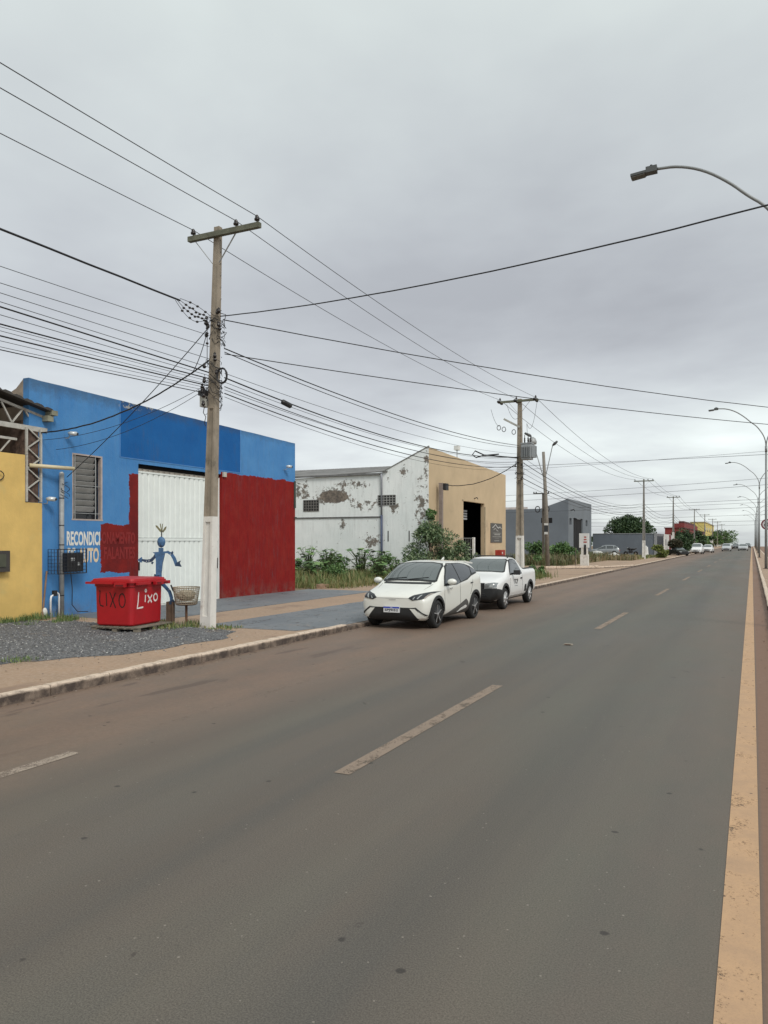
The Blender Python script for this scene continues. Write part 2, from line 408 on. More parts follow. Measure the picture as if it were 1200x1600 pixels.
def kerb_run(name, p0, p1, w=.15, h=.14, side=1, drop=None):
    p0, p1 = Vector(p0), Vector(p1); d = (p1 - p0); n = max(1, round(d.length / 1.0)); ln = d.length / n; u = d.normalized()
    root = bpy.data.objects.new(name, None); COL.objects.link(root); root.location = (p0.x, p0.y, 0); root['kind'] = 'structure'
    meshes = []
    for v in range(5):
        mb = MB(); L_ = ln - .014; k = 6
        prof = [(0, -.03), (0, h * .82), (.012, h * .96), (.03, h), (w - .01, h), (w, h - .015), (w, -.03)]
        vs = []
        for i in range(k + 1):
            for x, z in prof:
                j = .006 if z > 0 else 0
                vs.append((x * side + rng.uniform(-j, j), i * L_ / k, z + rng.uniform(-j, j) * (1.6 if rng.random() < .2 else .6)))
        m_ = len(prof)
        fs = [(i*m_+q, i*m_+q+1, (i+1)*m_+q+1, (i+1)*m_+q) for i in range(k) for q in range(m_-1)] + [tuple(range(m_)), tuple(k*m_+q for q in range(m_))]
        mb.add(vs, fs); o = mb.build('kerb_stone', M_kerb, local=True); meshes.append(o.data); bpy.data.objects.remove(o)
    ang = math.atan2(-u.x, u.y)
    for i in range(n):
        o = bpy.data.objects.new('kerb_stone', meshes[rng.randrange(5)]); COL.objects.link(o); o.parent = root
        q = u * (ln * i + .007)
        dz = drop(p0.y + q.y) if drop else 0
        o.location = (q.x + rng.uniform(-.006, .006), q.y, rng.uniform(-.006, .004) + dz); o.rotation_euler = (0, rng.uniform(-.015, .015), ang + rng.uniform(-.006, .006))
    return root
# the street kerb drops along the shop's driveway
kerb_run('kerb', (-8.2, -3), (-8.2, 15.2), side=-1)
kerb_run('dropped_kerb', (-8.2, 15.2), (-8.2, 29), side=-1, drop=lambda y: -.05)
kerb_run('kerb', (-8.2, 29), (-8.2, 52), side=-1)
kerb_run('flush_kerb', (-8.2, 52), (-8.2, 62.2), side=-1, drop=lambda y: -.065)
kerb_run('corner_kerb', (-12.9, 52.9), (-9.9, 56.3), side=-1, h=.27)
kerb_run('corner_kerb', (-9.9, 56.3), (-8.25, 62), side=-1, h=.2)
kerb_run('kerb', (-8.2, 62.2), (-8.2, 130), side=-1)
kerb_run('median_kerb', (.41, -1), (.41, 110), side=1, h=.15)
kerb_run('median_kerb', (1.71, 2), (1.71, 80), side=-1, h=.15)
mb = MB(); mb.box(-8.35, -8.2, 130.01, 340, -.03, .14); o = mb.build('distant_kerb', M_kerb); o['kind'] = 'structure'
mb = MB(); mb.box(.41, .56, 110.01, 340, -.03, .15); mb.box(1.56, 1.71, 80.01, 340, -.03, .15); o = mb.build('distant_median_kerb', M_kerb); o['kind'] = 'structure'
mb = MB(); mb.box(9.6, 9.75, -50, 340, -.03, .14); o = mb.build('opposite_kerb', M_kerb); o['kind'] = 'structure'
# cross strips of pale concrete in the median
mb = MB()
for y in (20, 27, 34, 41, 48): mb.box(.57, 1.55, y, y + .12, .12, .151)
o = mb.build('median_joint_strip', mat('pale_strip', (.48, .38, .30))); o['kind'] = 'structure'

# road markings
M_edge = worn_paint('worn_orange_line', (.52, .325, .18), (.38, .245, .15), .36, .45)
M_dash = worn_paint('worn_dash', (.255, .190, .142), (.215, .165, .125), .40, .48)
M_fade = worn_paint('faded_edge', (.34, .28, .22), (.28, .22, .18), .41, .52)
def flat(name, x0, x1, y0, y1, m, z=.004, skew=0):
    mb = MB(); n = max(1, int((y1 - y0) / 25)); 
    for i in range(n):
        a = y0 + (y1-y0)*i/n; b = y0 + (y1-y0)*(i+1)/n
        mb.add([(x0, a, z), (x1, a, z), (x1, b, z), (x0, b, z)], [(0, 1, 2, 3)])
    o = mb.build(name, m, fix=False); o['kind'] = 'structure'; return o
flat('edge_line', -.145, .04, -2, 340, M_edge)
y = -6.3
while y < 200:
    flat('lane_dash', -3.26, -3.11, y, y + 4.5, M_dash); y += 12.1
flat('faded_edge_line', -5.86, -5.72, -4, 5.3, M_fade)
flat('faded_edge_line', -5.84, -5.72, 6.5, 13, worn_paint('very_faded', (.29, .23, .18), (.25, .19, .15), .53, .62))
# small reflective stud and its plate in the lane
s = empty('road_stud', (-3.2, 14.9, 0), 'small pale road stud on the lane between two worn dashes', 'road stud')
mb = MB(); mb.prism([(-3.29, 14.86, .004), (-3.11, 14.86, .004), (-3.13, 14.88, .026), (-3.27, 14.88, .026)], (0, .09, 0)); mb.build('stud_body', mat('stud', (.22, .19, .15)), s)
mb = MB(); mb.box(-3.26, -3.14, 14.853, 14.859, .008, .022); mb.build('reflector', mat('stud_reflector', (.10, .05, .035), .3), s)

# =================================================================== BUILDINGS
def wall_x(mb, x, th, y0, y1, z0, top, openings, y_cuts=()):
    """wall facing +X at x with thickness th behind it; top = f(y); openings (ya,yb,za,zb)"""
    ys = sorted(set([y0, y1] + [o[0] for o in openings] + [o[1] for o in openings] + list(y_cuts)))
    ys = [v for v in ys if y0 <= v <= y1]
    for a, b in zip(ys, ys[1:]):
        mid = (a + b) / 2; spans = sorted([(o[2], o[3]) for o in openings if o[0] < mid < o[1]]); z = z0
        for za, zb in spans:
            if za > z + 1e-4: mb.box(x - th, x, a, b, z, za)
            z = zb
        mb.add([(x-th, a, z), (x, a, z), (x, b, z), (x-th, b, z), (x-th, a, top(a)), (x, a, top(a)), (x, b, top(b)), (x-th, b, top(b))],
               [(0,3,2,1),(4,5,6,7),(0,1,5,4),(1,2,6,5),(2,3,7,6),(3,0,4,7)])
def smooth_noise(y, s=1): return noise.noise(Vector((y * s, 3.3, 1.2)))

# ---- blue shop
def m_blue():
    m, nt, b = principled('blue_and_red_painted_render')
    pos = posnode(nt); sp = N(nt, 'ShaderNodeSeparateXYZ'); L(nt, pos, sp.inputs[0])
    n1 = nz(nt, 7, 5, .65); n2 = nz(nt, 7, 5, .65, stretch=(1.3, 1.1, .9))
    rag = nz(nt, 5.5, 3, .7); rag2 = nz(nt, 1.6, 3, .6)
    Y = sp.outputs[1]; Z = sp.outputs[2]
    Yr = mth(nt, 'ADD', Y, mth(nt, 'MULTIPLY', mth(nt, 'SUBTRACT', rag, .5), .22)); Zr = mth(nt, 'ADD', Z, mth(nt, 'MULTIPLY', mth(nt, 'SUBTRACT', rag2, .5), .22))
    Zr = mth(nt, 'ADD', Zr, mth(nt, 'MULTIPLY', mth(nt, 'SUBTRACT', rag, .5), .14))
    def box(Ys, Zs, a, b_, c, d, w=.006):
        r = mth(nt, 'MULTIPLY', ramp(nt, Ys, a - w, a + w), ramp(nt, Ys, b_ + w, b_ - w))
        return mth(nt, 'MULTIPLY', r, mth(nt, 'MULTIPLY', ramp(nt, Zs, c - w, c + w), ramp(nt, Zs, d + w, d - w)))
    blot = nz(nt, 1.1, 6, .65); streak = nz(nt, 3, 5, .7, stretch=(1, 5, .55))
    blue = mix(nt, ramp(nt, blot, .3, .7), (.050, .195, .455), (.082, .255, .52))
    blue = mix(nt, ramp(nt, streak, .45, .75, 0, .55), blue, (.10, .235, .46))
    dark = mix(nt, ramp(nt, blot, .3, .7), (.005, .092, .30), (.010, .115, .345))
    c = mix(nt, box(Y, Z, 16.35, 21.98, 4.40, 9, .004), blue, dark)
    red = mix(nt, ramp(nt, streak, .35, .65), (.235, .006, .005), (.165, .005, .005))
    red = mix(nt, ramp(nt, nz(nt, 2.0, 6, .7), .45, .72, 0, .7), red, (.24, .020, .012))
    redk = mix(nt, ramp(nt, nz(nt, 1.2, 6, .7), .4, .7), (.13, .010, .010), (.25, .014, .010))
    a = box(Y, Zr, 20.9, 26.5, -1, 4.34)
    b1 = box(Yr, Zr, 15.63, 17.06, 1.12, 2.50); b2 = box(Yr, Zr, 16.70, 17.3, -1, 3.95)
    c = mix(nt, a, c, red); c = mix(nt, mth(nt, 'MAXIMUM', b1, b2), c, redk)
    # chipped white top edge
    chip = mth(nt, 'MULTIPLY', box(Y, Z, 16.3, 17.7, 5.80, 9), ramp(nt, rag, .52, .58)); c = mix(nt, chip, c, (.5, .5, .48))
    grime = mth(nt, 'MULTIPLY', ramp(nt, nz(nt, 2.2, 7, .72, stretch=(1, 2.6, .5)), .52, .72), ramp(nt, nz(nt, .6, 3), .4, .62)); c = mix(nt, mth(nt, 'MULTIPLY', grime, .42), c, (.075, .085, .10))
    pale = ramp(nt, nz(nt, 6, 8, .75), .66, .70, 0, .55); c = mix(nt, pale, c, (.17, .24, .36)) if False else c
    c = mix(nt, mth(nt, 'MULTIPLY', ramp(nt, mth(nt, 'ADD', Z, mth(nt, 'MULTIPLY', rag, .5)), 5.9, 6.2), .5), c, (.05, .06, .07))
    # paint drips and grime
    c = mix(nt, mth(nt, 'MULTIPLY', ramp(nt, streak, .62, .70), mth(nt, 'MULTIPLY', box(Yr, Zr, 14.9, 15.6, 1.25, 1.62), .8)), c, (.10, .07, .08))
    c = mix(nt, mth(nt, 'MULTIPLY', ramp(nt, Z, .5, .1), ramp(nt, nz(nt, 3, 5, .7), .4, .7, 0, .7)), c, (.16, .12, .10))
    L(nt, c, b.inputs['Base Color']); b.inputs['Roughness'].default_value = .7; b.inputs['Specular IOR Level'].default_value = .25; bumpn(nt, b, mth(nt, 'ADD', nz(nt, 22, 5, .7), mth(nt, 'MULTIPLY', nz(nt, 1.5, 3), 2.5)), .35, .02)
    return m
M_blue = m_blue()
M_brown = mat('raw_brown_plaster', (.30, .24, .185), .9, .25, 2.5, .4, 18, dirt=(.13, .11, .09), dirt_amt=.08)
M_white_metal = mat('white_gate_paint', (.74, .78, .75), .5, .05, 2, dirt=(.45, .42, .36), dirt_amt=-.03)
M_black = mat('black_interior', (.006, .006, .007), .9, .1)
M_dark = mat('dark_plastic', (.018, .018, .02), .5, .2)
M_steel = mat('galvanised_steel', (.42, .44, .44), .45, .15, 6, metal=.4)
M_greypipe = mat('grey_pipe', (.30, .31, .31), .5, .18, 5)
XB = -16.1
bs = empty('blue_shop', (XB, 19.4, 0), 'blue workshop with dark blue sign panel, tall white gate and dark red wall', 'building')
btop = lambda y: 6.04 - (y - 13.3) * .0172 + (.012 * smooth_noise(y, 5))
WIN = (14.65, 15.69, 2.59, 4.33); GATE = (17.06, 20.96, .02, 4.26)
mb = MB(); wall_x(mb, XB, .2, 13.31, 25.56, -.03, btop, [WIN, GATE], [13.31 + .35 * k for k in range(1, 35)]); mb.build('front_wall', M_blue, bs)
mb = MB(); mb.prism([(XB-.201, 13.31, -.03), (XB-.201, 13.31, 6.03), (XB-.45, 13.31, 5.82), (XB-.95, 13.31, 5.62), (XB-14, 13.31, 5.0), (XB-14, 13.31, -.03)], (0, .18, 0)); mb.build('side_wall', M_brown, bs)
mb = MB(); mb.prism([(XB-.201, 25.38, -.03), (XB-.201, 25.38, 5.7), (XB-14, 25.38, 5.0), (XB-14, 25.38, -.03)], (0, .18, 0)); mb.build('side_wall', M_brown, bs)
mb = MB(); mb.box(XB-14.2, XB-14.01, 13.31, 25.56, -.03, 5.0); mb.build('back_wall', M_brown, bs)
mb = MB(); mb.prism([(XB-.21, 13.5, 5.4), (XB-.21, 13.5, 5.45), (XB-14, 13.5, 4.9), (XB-14, 13.5, 4.85)], (0, 11.87, 0)); mb.build('roof', mat('roof_sheet', (.28, .28, .27)), bs)
# window: frame, bars and louvres
fr = MB(); y0, y1, z0, z1 = WIN
fr.box(XB-.10, XB+.004, y0, y0+.035, z0, z1); fr.box(XB-.10, XB+.004, y1-.06, y1, z0, z1); fr.box(XB-.10, XB+.004, y0+.036, y1-.061, z1-.04, z1); fr.box(XB-.10, XB+.006, y0-.02, y1+.02, z0-.03, z0+.01)
wf = fr.build('window', mat('pinkish_frame', (.40, .34, .31), .7), bs)
mb = MB(); mb.box(XB-.185, XB-.175, y0, y1, z0, z1); mb.build('dark_pane', mat('dark_glass', (.012, .014, .018), .15), wf)
for k, yy in enumerate((y0+.10, y0+.80)):
    mb = MB(); mb.tube([(XB-.01, yy, z0), (XB-.01, yy, z1)], .012, 6); mb.build('guard_bar', M_greypipe, wf)
for zz in (z0+.16, z0+.9): 
    mb = MB(); mb.tube([(XB-.012, y0, zz), (XB-.012, y1-.06, zz)], .009, 5); mb.build('guard_bar', M_greypipe, wf)
louv = None
for k in range(9):
    zz = z0 + .28 + k * .166
    if louv is None:
        mb = MB(); rot = Matrix.Rotation(R(-52), 3, 'Y'); mb.obox((XB-.085, y0+.46, zz), (.17, .74, .008), rot); louv = mb.build('louvre', mat('louvre_glass', (.44, .44, .42), .5, .15), wf); lz = zz
    else: clone(louv, loc=(0, 0, zz - lz))
mb = MB(); mb.box(XB-.05, XB-.02, y0+.82, y0+.835, z0+.1, z1-.1); mb.box(XB-.05, XB-.02, y0+.085, y0+.097, z0+.1, z1-.1); mb.build('louvre_rail', M_greypipe, wf)
# gate
y0, y1, z0, z1 = GATE; gx = XB - .12
gf = MB(); gf.box(gx-.05, gx+.02, y0, y0+.07, z0, z1-.12); gf.box(gx-.05, gx+.02, y1-.07, y1, z0, z1-.12)
gf.box(gx-.05, gx+.02, y0+.071, y1-.071, 2.02, 2.10); gf.box(gx-.05, gx+.02, y0+.071, y1-.071, z0, .10); gf.box(gx-.055, gx+.015, y0+.071, y1-.071, z1-.24, z1-.19)
gate = gf.build('gate', M_white_metal, bs)
npn = 16; pw = (y1 - y0 - .16) / npn
def panel(y, za, zb, base=None):
    mb = MB(); d = .035
    prof = [(y, 0), (y + pw*.16, d), (y + pw*.72, d), (y + pw*.88, 0), (y + pw - .004, 0)]
    vs = [(gx - .03 + x, yy, z) for z in (za, zb) for yy, x in prof] + [(gx - .034 - 0 * x, yy, z) for z in (za, zb) for yy, x in prof]
    n = len(prof); fs = [(i, i+1, n+i+1, n+i) for i in range(n-1)] + [(2*n+i, 3*n+i, 3*n+i+1, 2*n+i+1) for i in range(n-1)]
    fs += [(i, 2*n+i, 2*n+i+1, i+1) for i in range(n-1)] + [(n+i, n+i+1, 3*n+i+1, 3*n+i) for i in range(n-1)]
    mb.add(vs, fs); return mb.build('gate_panel', M_white_metal, gate)
for za, zb in ((.11, 2.015), (2.11, z1-.245)):
    p0 = panel(y0 + .08, za, zb)
    for k in range(1, npn): clone(p0, loc=(0, pw * k, 0))
mb = MB()
for k in range(npn): mb.box(gx-.028, gx-.02+.012, y0+.08+pw*k+.02, y0+.08+pw*k+pw*.6, z1-.185, z1-.125)
mb.box(gx-.06, gx-.035, y0+.07, y1-.07, z1-.19, z1-.11); mb.build('gate_head_strip', mat('dusty_cream', (.42, .38, .33)), gate)
mb = MB(); mb.box(XB-.19, XB-.005, y0-.001, y1+.001, z1, z1+.004); mb.box(XB-.6, XB-.2, y0-.1, y1+.1, z0, z1+.1); mb.build('gate_recess', M_black, bs)
for q in ((.06, y0+.10, y0+.13, 1.15, 1.4), (.04, y0+.09, y0+.14, .5, .62), (.045, y1-.17, y1-.11, 1.1, 1.45)): mb = MB(); mb.box(gx+.021, gx+q[0], *q[1:]); mb.build('gate_handle', M_dark, gate)
mb = MB(); mb.box(XB+.002, XB+.07, 20.99, 21.14, 4.18, 4.34); mb.build('roller_bracket', mat('pale_bracket', (.5, .48, .42)), bs)
# raised border of the dark blue panel
mb = MB(); mb.box(XB, XB+.012, 16.34, 21.99, 4.375, 4.40); mb.box(XB, XB+.012, 16.32, 16.35, 4.401, 5.97); mb.box(XB, XB+.012, 21.98, 22.01, 4.401, 5.88); mb.build('panel_moulding', mat('blue_moulding', (.07, .21, .46), .6), bs)
# lettering
Mw = mat('letter_white', (.70, .69, .63), .7, .12, 8); Mc = mat('letter_cream', (.68, .55, .38), .7, .12, 8); Mr = mat('letter_overpainted_red', (.225, .009, .008), .6, .2, 8)
U, Z_ = (0, 1, 0), (0, 0, 1)
def letters(word, y0, y1, z0, z1, m):
    text_mesh(word, 'lettering', XB, y0, z0, U, Z_, y1 - y0, z1 - z0, m, bs, .004, .035)
letters('RECONDICI', 14.47, 15.60, 1.89, 2.27, Mw); letters('ONAMENTO', 15.66, 16.93, 1.93, 2.27, Mr)
letters('DE', 14.50, 14.75, 1.46, 1.83, Mw); letters('AUTO', 14.85, 15.56, 1.43, 1.83, Mc); letters('FALANTES', 15.74, 16.93, 1.50, 1.85, Mr)
# wall lights
def wall_light(y, z, n1, lab):
    e = empty('wall_light', (XB, y, z), lab, 'wall light')
    mb = MB(); mb.tube([(XB, y, z - .12), (XB+.12, y, z - .12), (XB+.16, y, z)], .012, 6); mb.build('arm', M_greypipe, e)
    mb = MB(); mb.smooth = True; mb.tube([(XB+.12, y-.02, z), (XB+.18, y+.02, z), (XB+.3, y+.1, z-.01)], [.035, .06, .055], 10); mb.build('lamp_head', mat('lamp_silver', (.55, .58, .58), .3, metal=.3), e)
    if n1: mb = MB(); mb.tube([(XB+.3, y+.1, z-.01), (XB+.33, y+.12, z-.012)], .03, 8); mb.build('lens', M_dark, e)
wall_light(14.43, 4.80, 1, 'silver spotlight high on the blue wall above the louvred window')
wall_light(13.75, 3.07, 1, 'small spotlight low on the blue wall beside the yellow wall')
wall_light(24.75, 4.85, 1, 'small spotlight at the far end of the blue shop above the red wall')
# small steel bracket at the far corner
mb = MB(); mb.box(XB+.001, XB+.05, 25.47, 25.55, 3.3, 4.35); mb.box(XB+.05, XB+.12, 25.42, 25.5, 2.9, 2.95); tag(mb.build('corner_pipe', mat('dark_green_pipe', (.06, .08, .07)), None), 'dark conduit fixed to the far corner of the red wall', 'conduit')

# ---- yellow building with open truss roof
M_yellow = mat('yellow_render', (.66, .45, .145), .8, .10, 2.2, .3, 25, dirt=(.58, .45, .18), dirt_amt=.06)
ys_ = empty('yellow_workshop', (XB, 9, 0), 'yellow walled workshop with white steel truss under a dark sheet roof', 'building')
mb = MB(); wall_x(mb, XB+.05, .2, 2, 13.16, -.03, lambda y: 4.12, []); wall_x(mb, XB+.05, .2, 13.161, 13.66, -.03, lambda y: 2.96, []); mb.build('front_wall', M_yellow, ys_)
M_wsteel = mat('white_truss_paint', (.44, .43, .39), .7, .2, 5, dirt=(.17, .12, .08), dirt_amt=.10)
tx = XB - .02
def rz_(y): return 5.42 + (13.7 - y) * .19
def truss():
    mb = MB(); mb.bar((tx, 3, 4.85), (tx, 13.85, 4.80), .07, .12); mb.bar((tx, 3, rz_(3)-.2), (tx, 13.8, rz_(13.8)-.28), .06, .06)
    mb.build('truss_chord', M_wsteel, ys_)
    y = 13.5; k = 0; web = []
    while y > 5:
        a = (tx, y, 4.87); b = (tx, y - .33, rz_(y - .33) - .25); c = (tx, y - .66, 4.87)
        for p, q in ((a, b), (b, c)):
            m_ = MB(); m_.bar(p, q, .035, .035); m_.build('truss_web', M_wsteel, ys_)
        y -= .66
    for yy in (13.20, 13.62):
        m_ = MB(); m_.bar((tx+.07, yy, 2.98 if yy > 13.3 else 4.13), (tx+.07, yy, 4.80), .05, .05); m_.build('lattice_post', M_wsteel, ys_)
    m_ = MB(); m_.bar((tx+.07, 13.20, 2.98), (tx+.07, 13.20, 4.12), .05, .05); m_.build('lattice_post', M_wsteel, ys_)
    zz = 3.05
    for k in range(7):
        m_ = MB(); ya, yb = (13.23, 13.59) if k % 2 == 0 else (13.59, 13.23)
        m_.bar((tx+.07, ya, zz + .25), (tx+.07, yb, zz), .03, .03); m_.build('lattice_brace', M_wsteel, ys_); zz += .25
    # second beam further in
    m_ = MB(); m_.bar((tx-.1, 4, 4.55), (tx-.1, 13.05, 4.5), .05, .06); m_.build('truss_chord', M_wsteel, ys_)
    for k in range(5):
        y = 12.9 - k * .6
        m_ = MB(); m_.bar((tx-.1, y, 4.5), (tx-.1, y - .3, 4.16), .03, .03); m_.bar((tx-.1, y - .3, 4.16), (tx-.1, y-.6, 4.5), .03, .03); m_.build('truss_web', M_wsteel, ys_)
truss()
mb = MB()
for k in range(32):   # corrugated roof sheet
    y = 13.9 - k * .3
    mb.prism([(XB+.22, y, rz_(y)-.13), (XB+.22, y-.3, rz_(y-.3)-.13), (XB+.22, y-.3, rz_(y-.3)-.10), (XB+.22, y-.22, rz_(y-.22)-.06), (XB+.22, y-.08, rz_(y-.08)-.06), (XB+.22, y, rz_(y)-.10)], (-12, 0, 0))
mb.build('roof', mat('dark_roof_sheet', (.05, .045, .04), .7, .3, 3), ys_)
mb = MB(); mb.box(XB-8, XB+.24, 13.80, 13.98, 5.18, 5.30); mb.box(XB-.1, XB+.20, 13.70, 13.88, 5.02, 5.16); mb.build('gutter', mat('mossy_gutter', (.23, .23, .17), .9, .3), ys_)
mb = MB(); mb.box(XB-6, XB-5.9, 2, 13.25, -.03, 5.3); mb.box(XB-6, XB-.2, 13.26, 13.30, -.03, 5.0); mb.build('light_blocking_wall', mat('interior_shade_brown', (.11, .075, .05), .95, .5, 3), ys_)  # walls added to block light; dimness of the interior put into their brown
mb = MB(); mb.box(XB-6, XB-.16, 2, 13.2, 2.4, 2.45); mb.build('inner_ceiling', mat('interior_shade_dark', (.03, .022, .018)), ys_)  # near-black colour stands in for the unlit interior
# wall cavity wall behind lattice
mb = MB(); mb.box(XB+.001, XB+.012, 13.21, 13.58, 2.97, 4.76); mb.box(XB-.5, XB+.0, 13.18, 13.30, 2.9, 4.85); mb.build('corner_brickwork', mat('stained_brick', (.085, .055, .042), .95, .6, 9, .5, 20, dirt=(.19, .13, .10), dirt_amt=.05), ys_)
p = MB(); p.smooth = True; p.lathe((0, 0, 0), [(.001, 0), (.05, 0), (.05, 1.15), (.04, 1.15), (.04, .9), (.001, .9)], 12)
pv = p.build('drain_pipe', mat('cream_pvc', (.60, .52, .34), .5, .08), None, local=True); pv.rotation_euler = (R(-90), 0, R(-14)); pv.location = (XB+.10, 13.25, 3.87)
tag(pv, 'cream plastic pipe sticking out of the lattice corner above the yellow wall', 'pipe')
mb = MB(); mb.box(XB+.05, XB+.20, 11.9, 12.62, 1.28, 1.78); bx_ = mb.build('meter_box', mat('dark_meter', (.05, .045, .04)), None); tag(bx_, 'dark meter box on the yellow wall at the left edge', 'meter box')
mb = MB(); mb.box(XB+.201, XB+.22, 12.1, 12.5, 1.4, 1.7); mb.build('glass_cover', mat('meter_cover', (.07, .075, .05), .4), None).parent = bx_
mb = MB(); mb.tube([(XB+.08 + .05*math.cos(a*.7), 12.35 + .18*math.sin(a), 3.55 + .12*math.cos(a)) for a in [k*.5 for k in range(14)]], .012, 5); tag(mb.build('wire_coil', M_dark), 'loose coil of black cable hanging on the yellow wall', 'cable coil')

# ---- meter post, cage and pipes by the blue wall
mp = empty('meter_post', (XB+.10, 14.22, PZ), 'grey service post with caged black electric meter beside the painted lettering', 'meter post')
mb = MB(); mb.smooth = True; mb.tube([(XB+.10, 14.22, 0), (XB+.10, 14.22, 3.72)], .062, 12); mb.build('post', M_greypipe, mp)
mb = MB(); mb.lathe((XB+.10, 14.22, 3.72), [(.062, 0), (.065, .03), (.02, .07)], 12); mb.build('post_cap', mat('pale_cap', (.5, .5, .48)), mp)
for zz in (.6, 1.9, 2.4, 3.1): mb = MB(); mb.lathe((XB+.10, 14.22, zz), [(.066, 0), (.066, .025)], 12); mb.build('strap', M_dark, mp)
cg = MB()
for k in range(10): 
    yy = 13.86 + k * .102; cg.bar((XB+.36, yy, 1.18), (XB+.36, yy, 1.80), .009); 
for k in range(8):
    zz = 1.18 + k * .0886; cg.bar((XB+.36, 13.86, zz), (XB+.36, 14.78, zz), .009); cg.bar((XB+.02, 13.86, zz), (XB+.36, 13.86, zz), .009); cg.bar((XB+.02, 14.78, zz), (XB+.36, 14.78, zz), .009)
for k in range(4): xx = XB+.03 + k*.11; cg.bar((xx, 13.86, 1.18), (xx, 13.86, 1.8), .009); cg.bar((xx, 14.78, 1.18), (xx, 14.78, 1.8), .009)
for a, b in (((XB+.37, 14.78), (XB+.37, 13.86)),):
    for zz in (1.18, 1.80): cg.bar((a[0], a[1], zz), (b[0], b[1], zz), .022)
    for q in (a, b): cg.bar((q[0], q[1], 1.18), (q[0], q[1], 1.8), .022)
cg.build('cage', M_dark, mp)
mb = MB(); mb.box(XB+.18, XB+.34, 14.18, 14.70, 1.22, 1.70); mb.build('meter', M_dark, mp)
for q in ((14.30, 14.42, 1.5, 1.58), (14.52, 14.60, 1.38, 1.46)): mb = MB(); mb.box(XB+.341, XB+.346, *q); mb.build('meter_label', mat('grey_label', (.35, .36, .36)), mp)
mb = MB(); mb.tube([(XB+.2, 14.42, 1.2), (XB+.2, 14.47, .8), (XB+.14, 14.52, .35), (XB+.14, 14.7, .16), (XB+.3, 14.9, .15)], .012, 5); mb.build('cable', M_dark, mp)
mb = MB()
for k in range(5):
    a = rng.uniform(0, 6); mb.tube([(XB+.12+.09*math.cos(a+t), 14.3+.14*math.sin(a+t), 3.3 + k*.06 - .06*t) for t in (0, .8, 1.6, 2.4, 3.2)], .008, 4)
mb.build('cable_tangle', M_dark, mp)
up = MB(); up.smooth = True; up.tube([(XB+.2, 13.79, PZ), (XB+.2, 13.79, .55), (XB+.2, 13.81, .62), (XB+.2, 13.87, .64), (XB+.2, 13.98, .70), (XB+.2, 14.04, .66), (XB+.2, 14.05, .58), (XB+.2, 14.05, PZ)], .024, 8)
o = up.build('water_pipe', mat('white_pvc', (.72, .74, .76), .4)); tag(o, 'white plastic pipe bent into a hoop at the foot of the blue wall', 'pipe')
mb = MB(); mb.box(XB+.16, XB+.24, 13.86, 13.96, .62, .76); mb.build('valve', M_dark).parent = o
mb = MB(); mb.tube([(XB+.3, 13.45, PZ), (XB+.05, 13.80, 1.25)], .022, 6); tag(mb.build('wooden_stick', mat('old_wood', (.22, .14, .09), .9)), 'brown wooden stick leaning in the corner of the blue wall', 'stick')
mb = MB(); mb.smooth = True; mb.lathe((XB+.25, 13.56, PZ), [(.05, 0), (.07, .03), (.07, .2), (.05, .26), (.03, .28)], 10); tag(mb.build('white_jug', mat('white_plastic', (.66, .66, .62), .4)), 'small white plastic jug at the foot of the yellow wall corner', 'jug')

# ---- white and beige warehouse
def m_peeling():
    m, nt, b = principled('peeling_white_render')
    pos = posnode(nt); sp = N(nt, 'ShaderNodeSeparateXYZ'); L(nt, pos, sp.inputs[0]); X, Z = sp.outputs[0], sp.outputs[2]
    c = mix(nt, ramp(nt, nz(nt, .7, 6, .65), .3, .7), (.72, .76, .75), (.84, .86, .85))
    stk = nz(nt, 1.4, 6, .7, stretch=(3.2, 1, .35)); c = mix(nt, ramp(nt, stk, .5, .78, 0, .45), c, (.42, .42, .40))
    n = nz(nt, 2.6, 10, .78); n2 = nz(nt, .55, 3, .6)
    def blob(cx, cz, rx, rz):
        a = mth(nt, 'DIVIDE', mth(nt, 'SUBTRACT', X, cx), rx); d = mth(nt, 'DIVIDE', mth(nt, 'SUBTRACT', Z, cz), rz)
        return mth(nt, 'SUBTRACT', 1, mth(nt, 'ADD', mth(nt, 'MULTIPLY', a, a), mth(nt, 'MULTIPLY', d, d)), clamp=True)
    spots = None
    for q in ((-22.2, 4.7, 1.9, .75), (-24.3, 5.0, .9, .9), (-20.9, 5.3, 1.6, .4), (-20.0, 4.1, 1.4, .5), (-19.5, 2.0, .8, .7), (-21.5, 2.9, .4, .6), (-16.5, 3.8, .6, 2.2), (-18.2, 3.9, .5, .5), (-16.2, 6.2, .3, .9), (-17.6, 5.9, .4, .5)):
        v = blob(*q); spots = v if spots is None else mth(nt, 'MAXIMUM', spots, v)
    msk = mth(nt, 'ADD', n, mth(nt, 'MULTIPLY', spots, .14))
    peel = mix(nt, ramp(nt, nz(nt, 4, 5, .7), .35, .65), (.23, .19, .155), (.13, .125, .115))
    c = mix(nt, ramp(nt, msk, .612, .65), c, peel)
    core = mth(nt, 'MULTIPLY', ramp(nt, mth(nt, 'ADD', blob(-22.1, 4.62, 1.25, .52), mth(nt, 'MULTIPLY', n, 1.7)), 1.22, 1.30), 1)
    c = mix(nt, core, c, mix(nt, ramp(nt, nz(nt, 5, 8, .8), .42, .58), (.24, .20, .16), (.10, .085, .075)))
    c = mix(nt, ramp(nt, mth(nt, 'ADD', Z, mth(nt, 'MULTIPLY', n, 1.2)), 1.5, .6, 0, .5), c, (.33, .30, .25))
    L(nt, c, b.inputs['Base Color']); b.inputs['Roughness'].default_value = .85; bumpn(nt, b, mth(nt, 'ADD', n, nz(nt, 18, 4)), .35, .02); return m
M_peel = m_peeling()
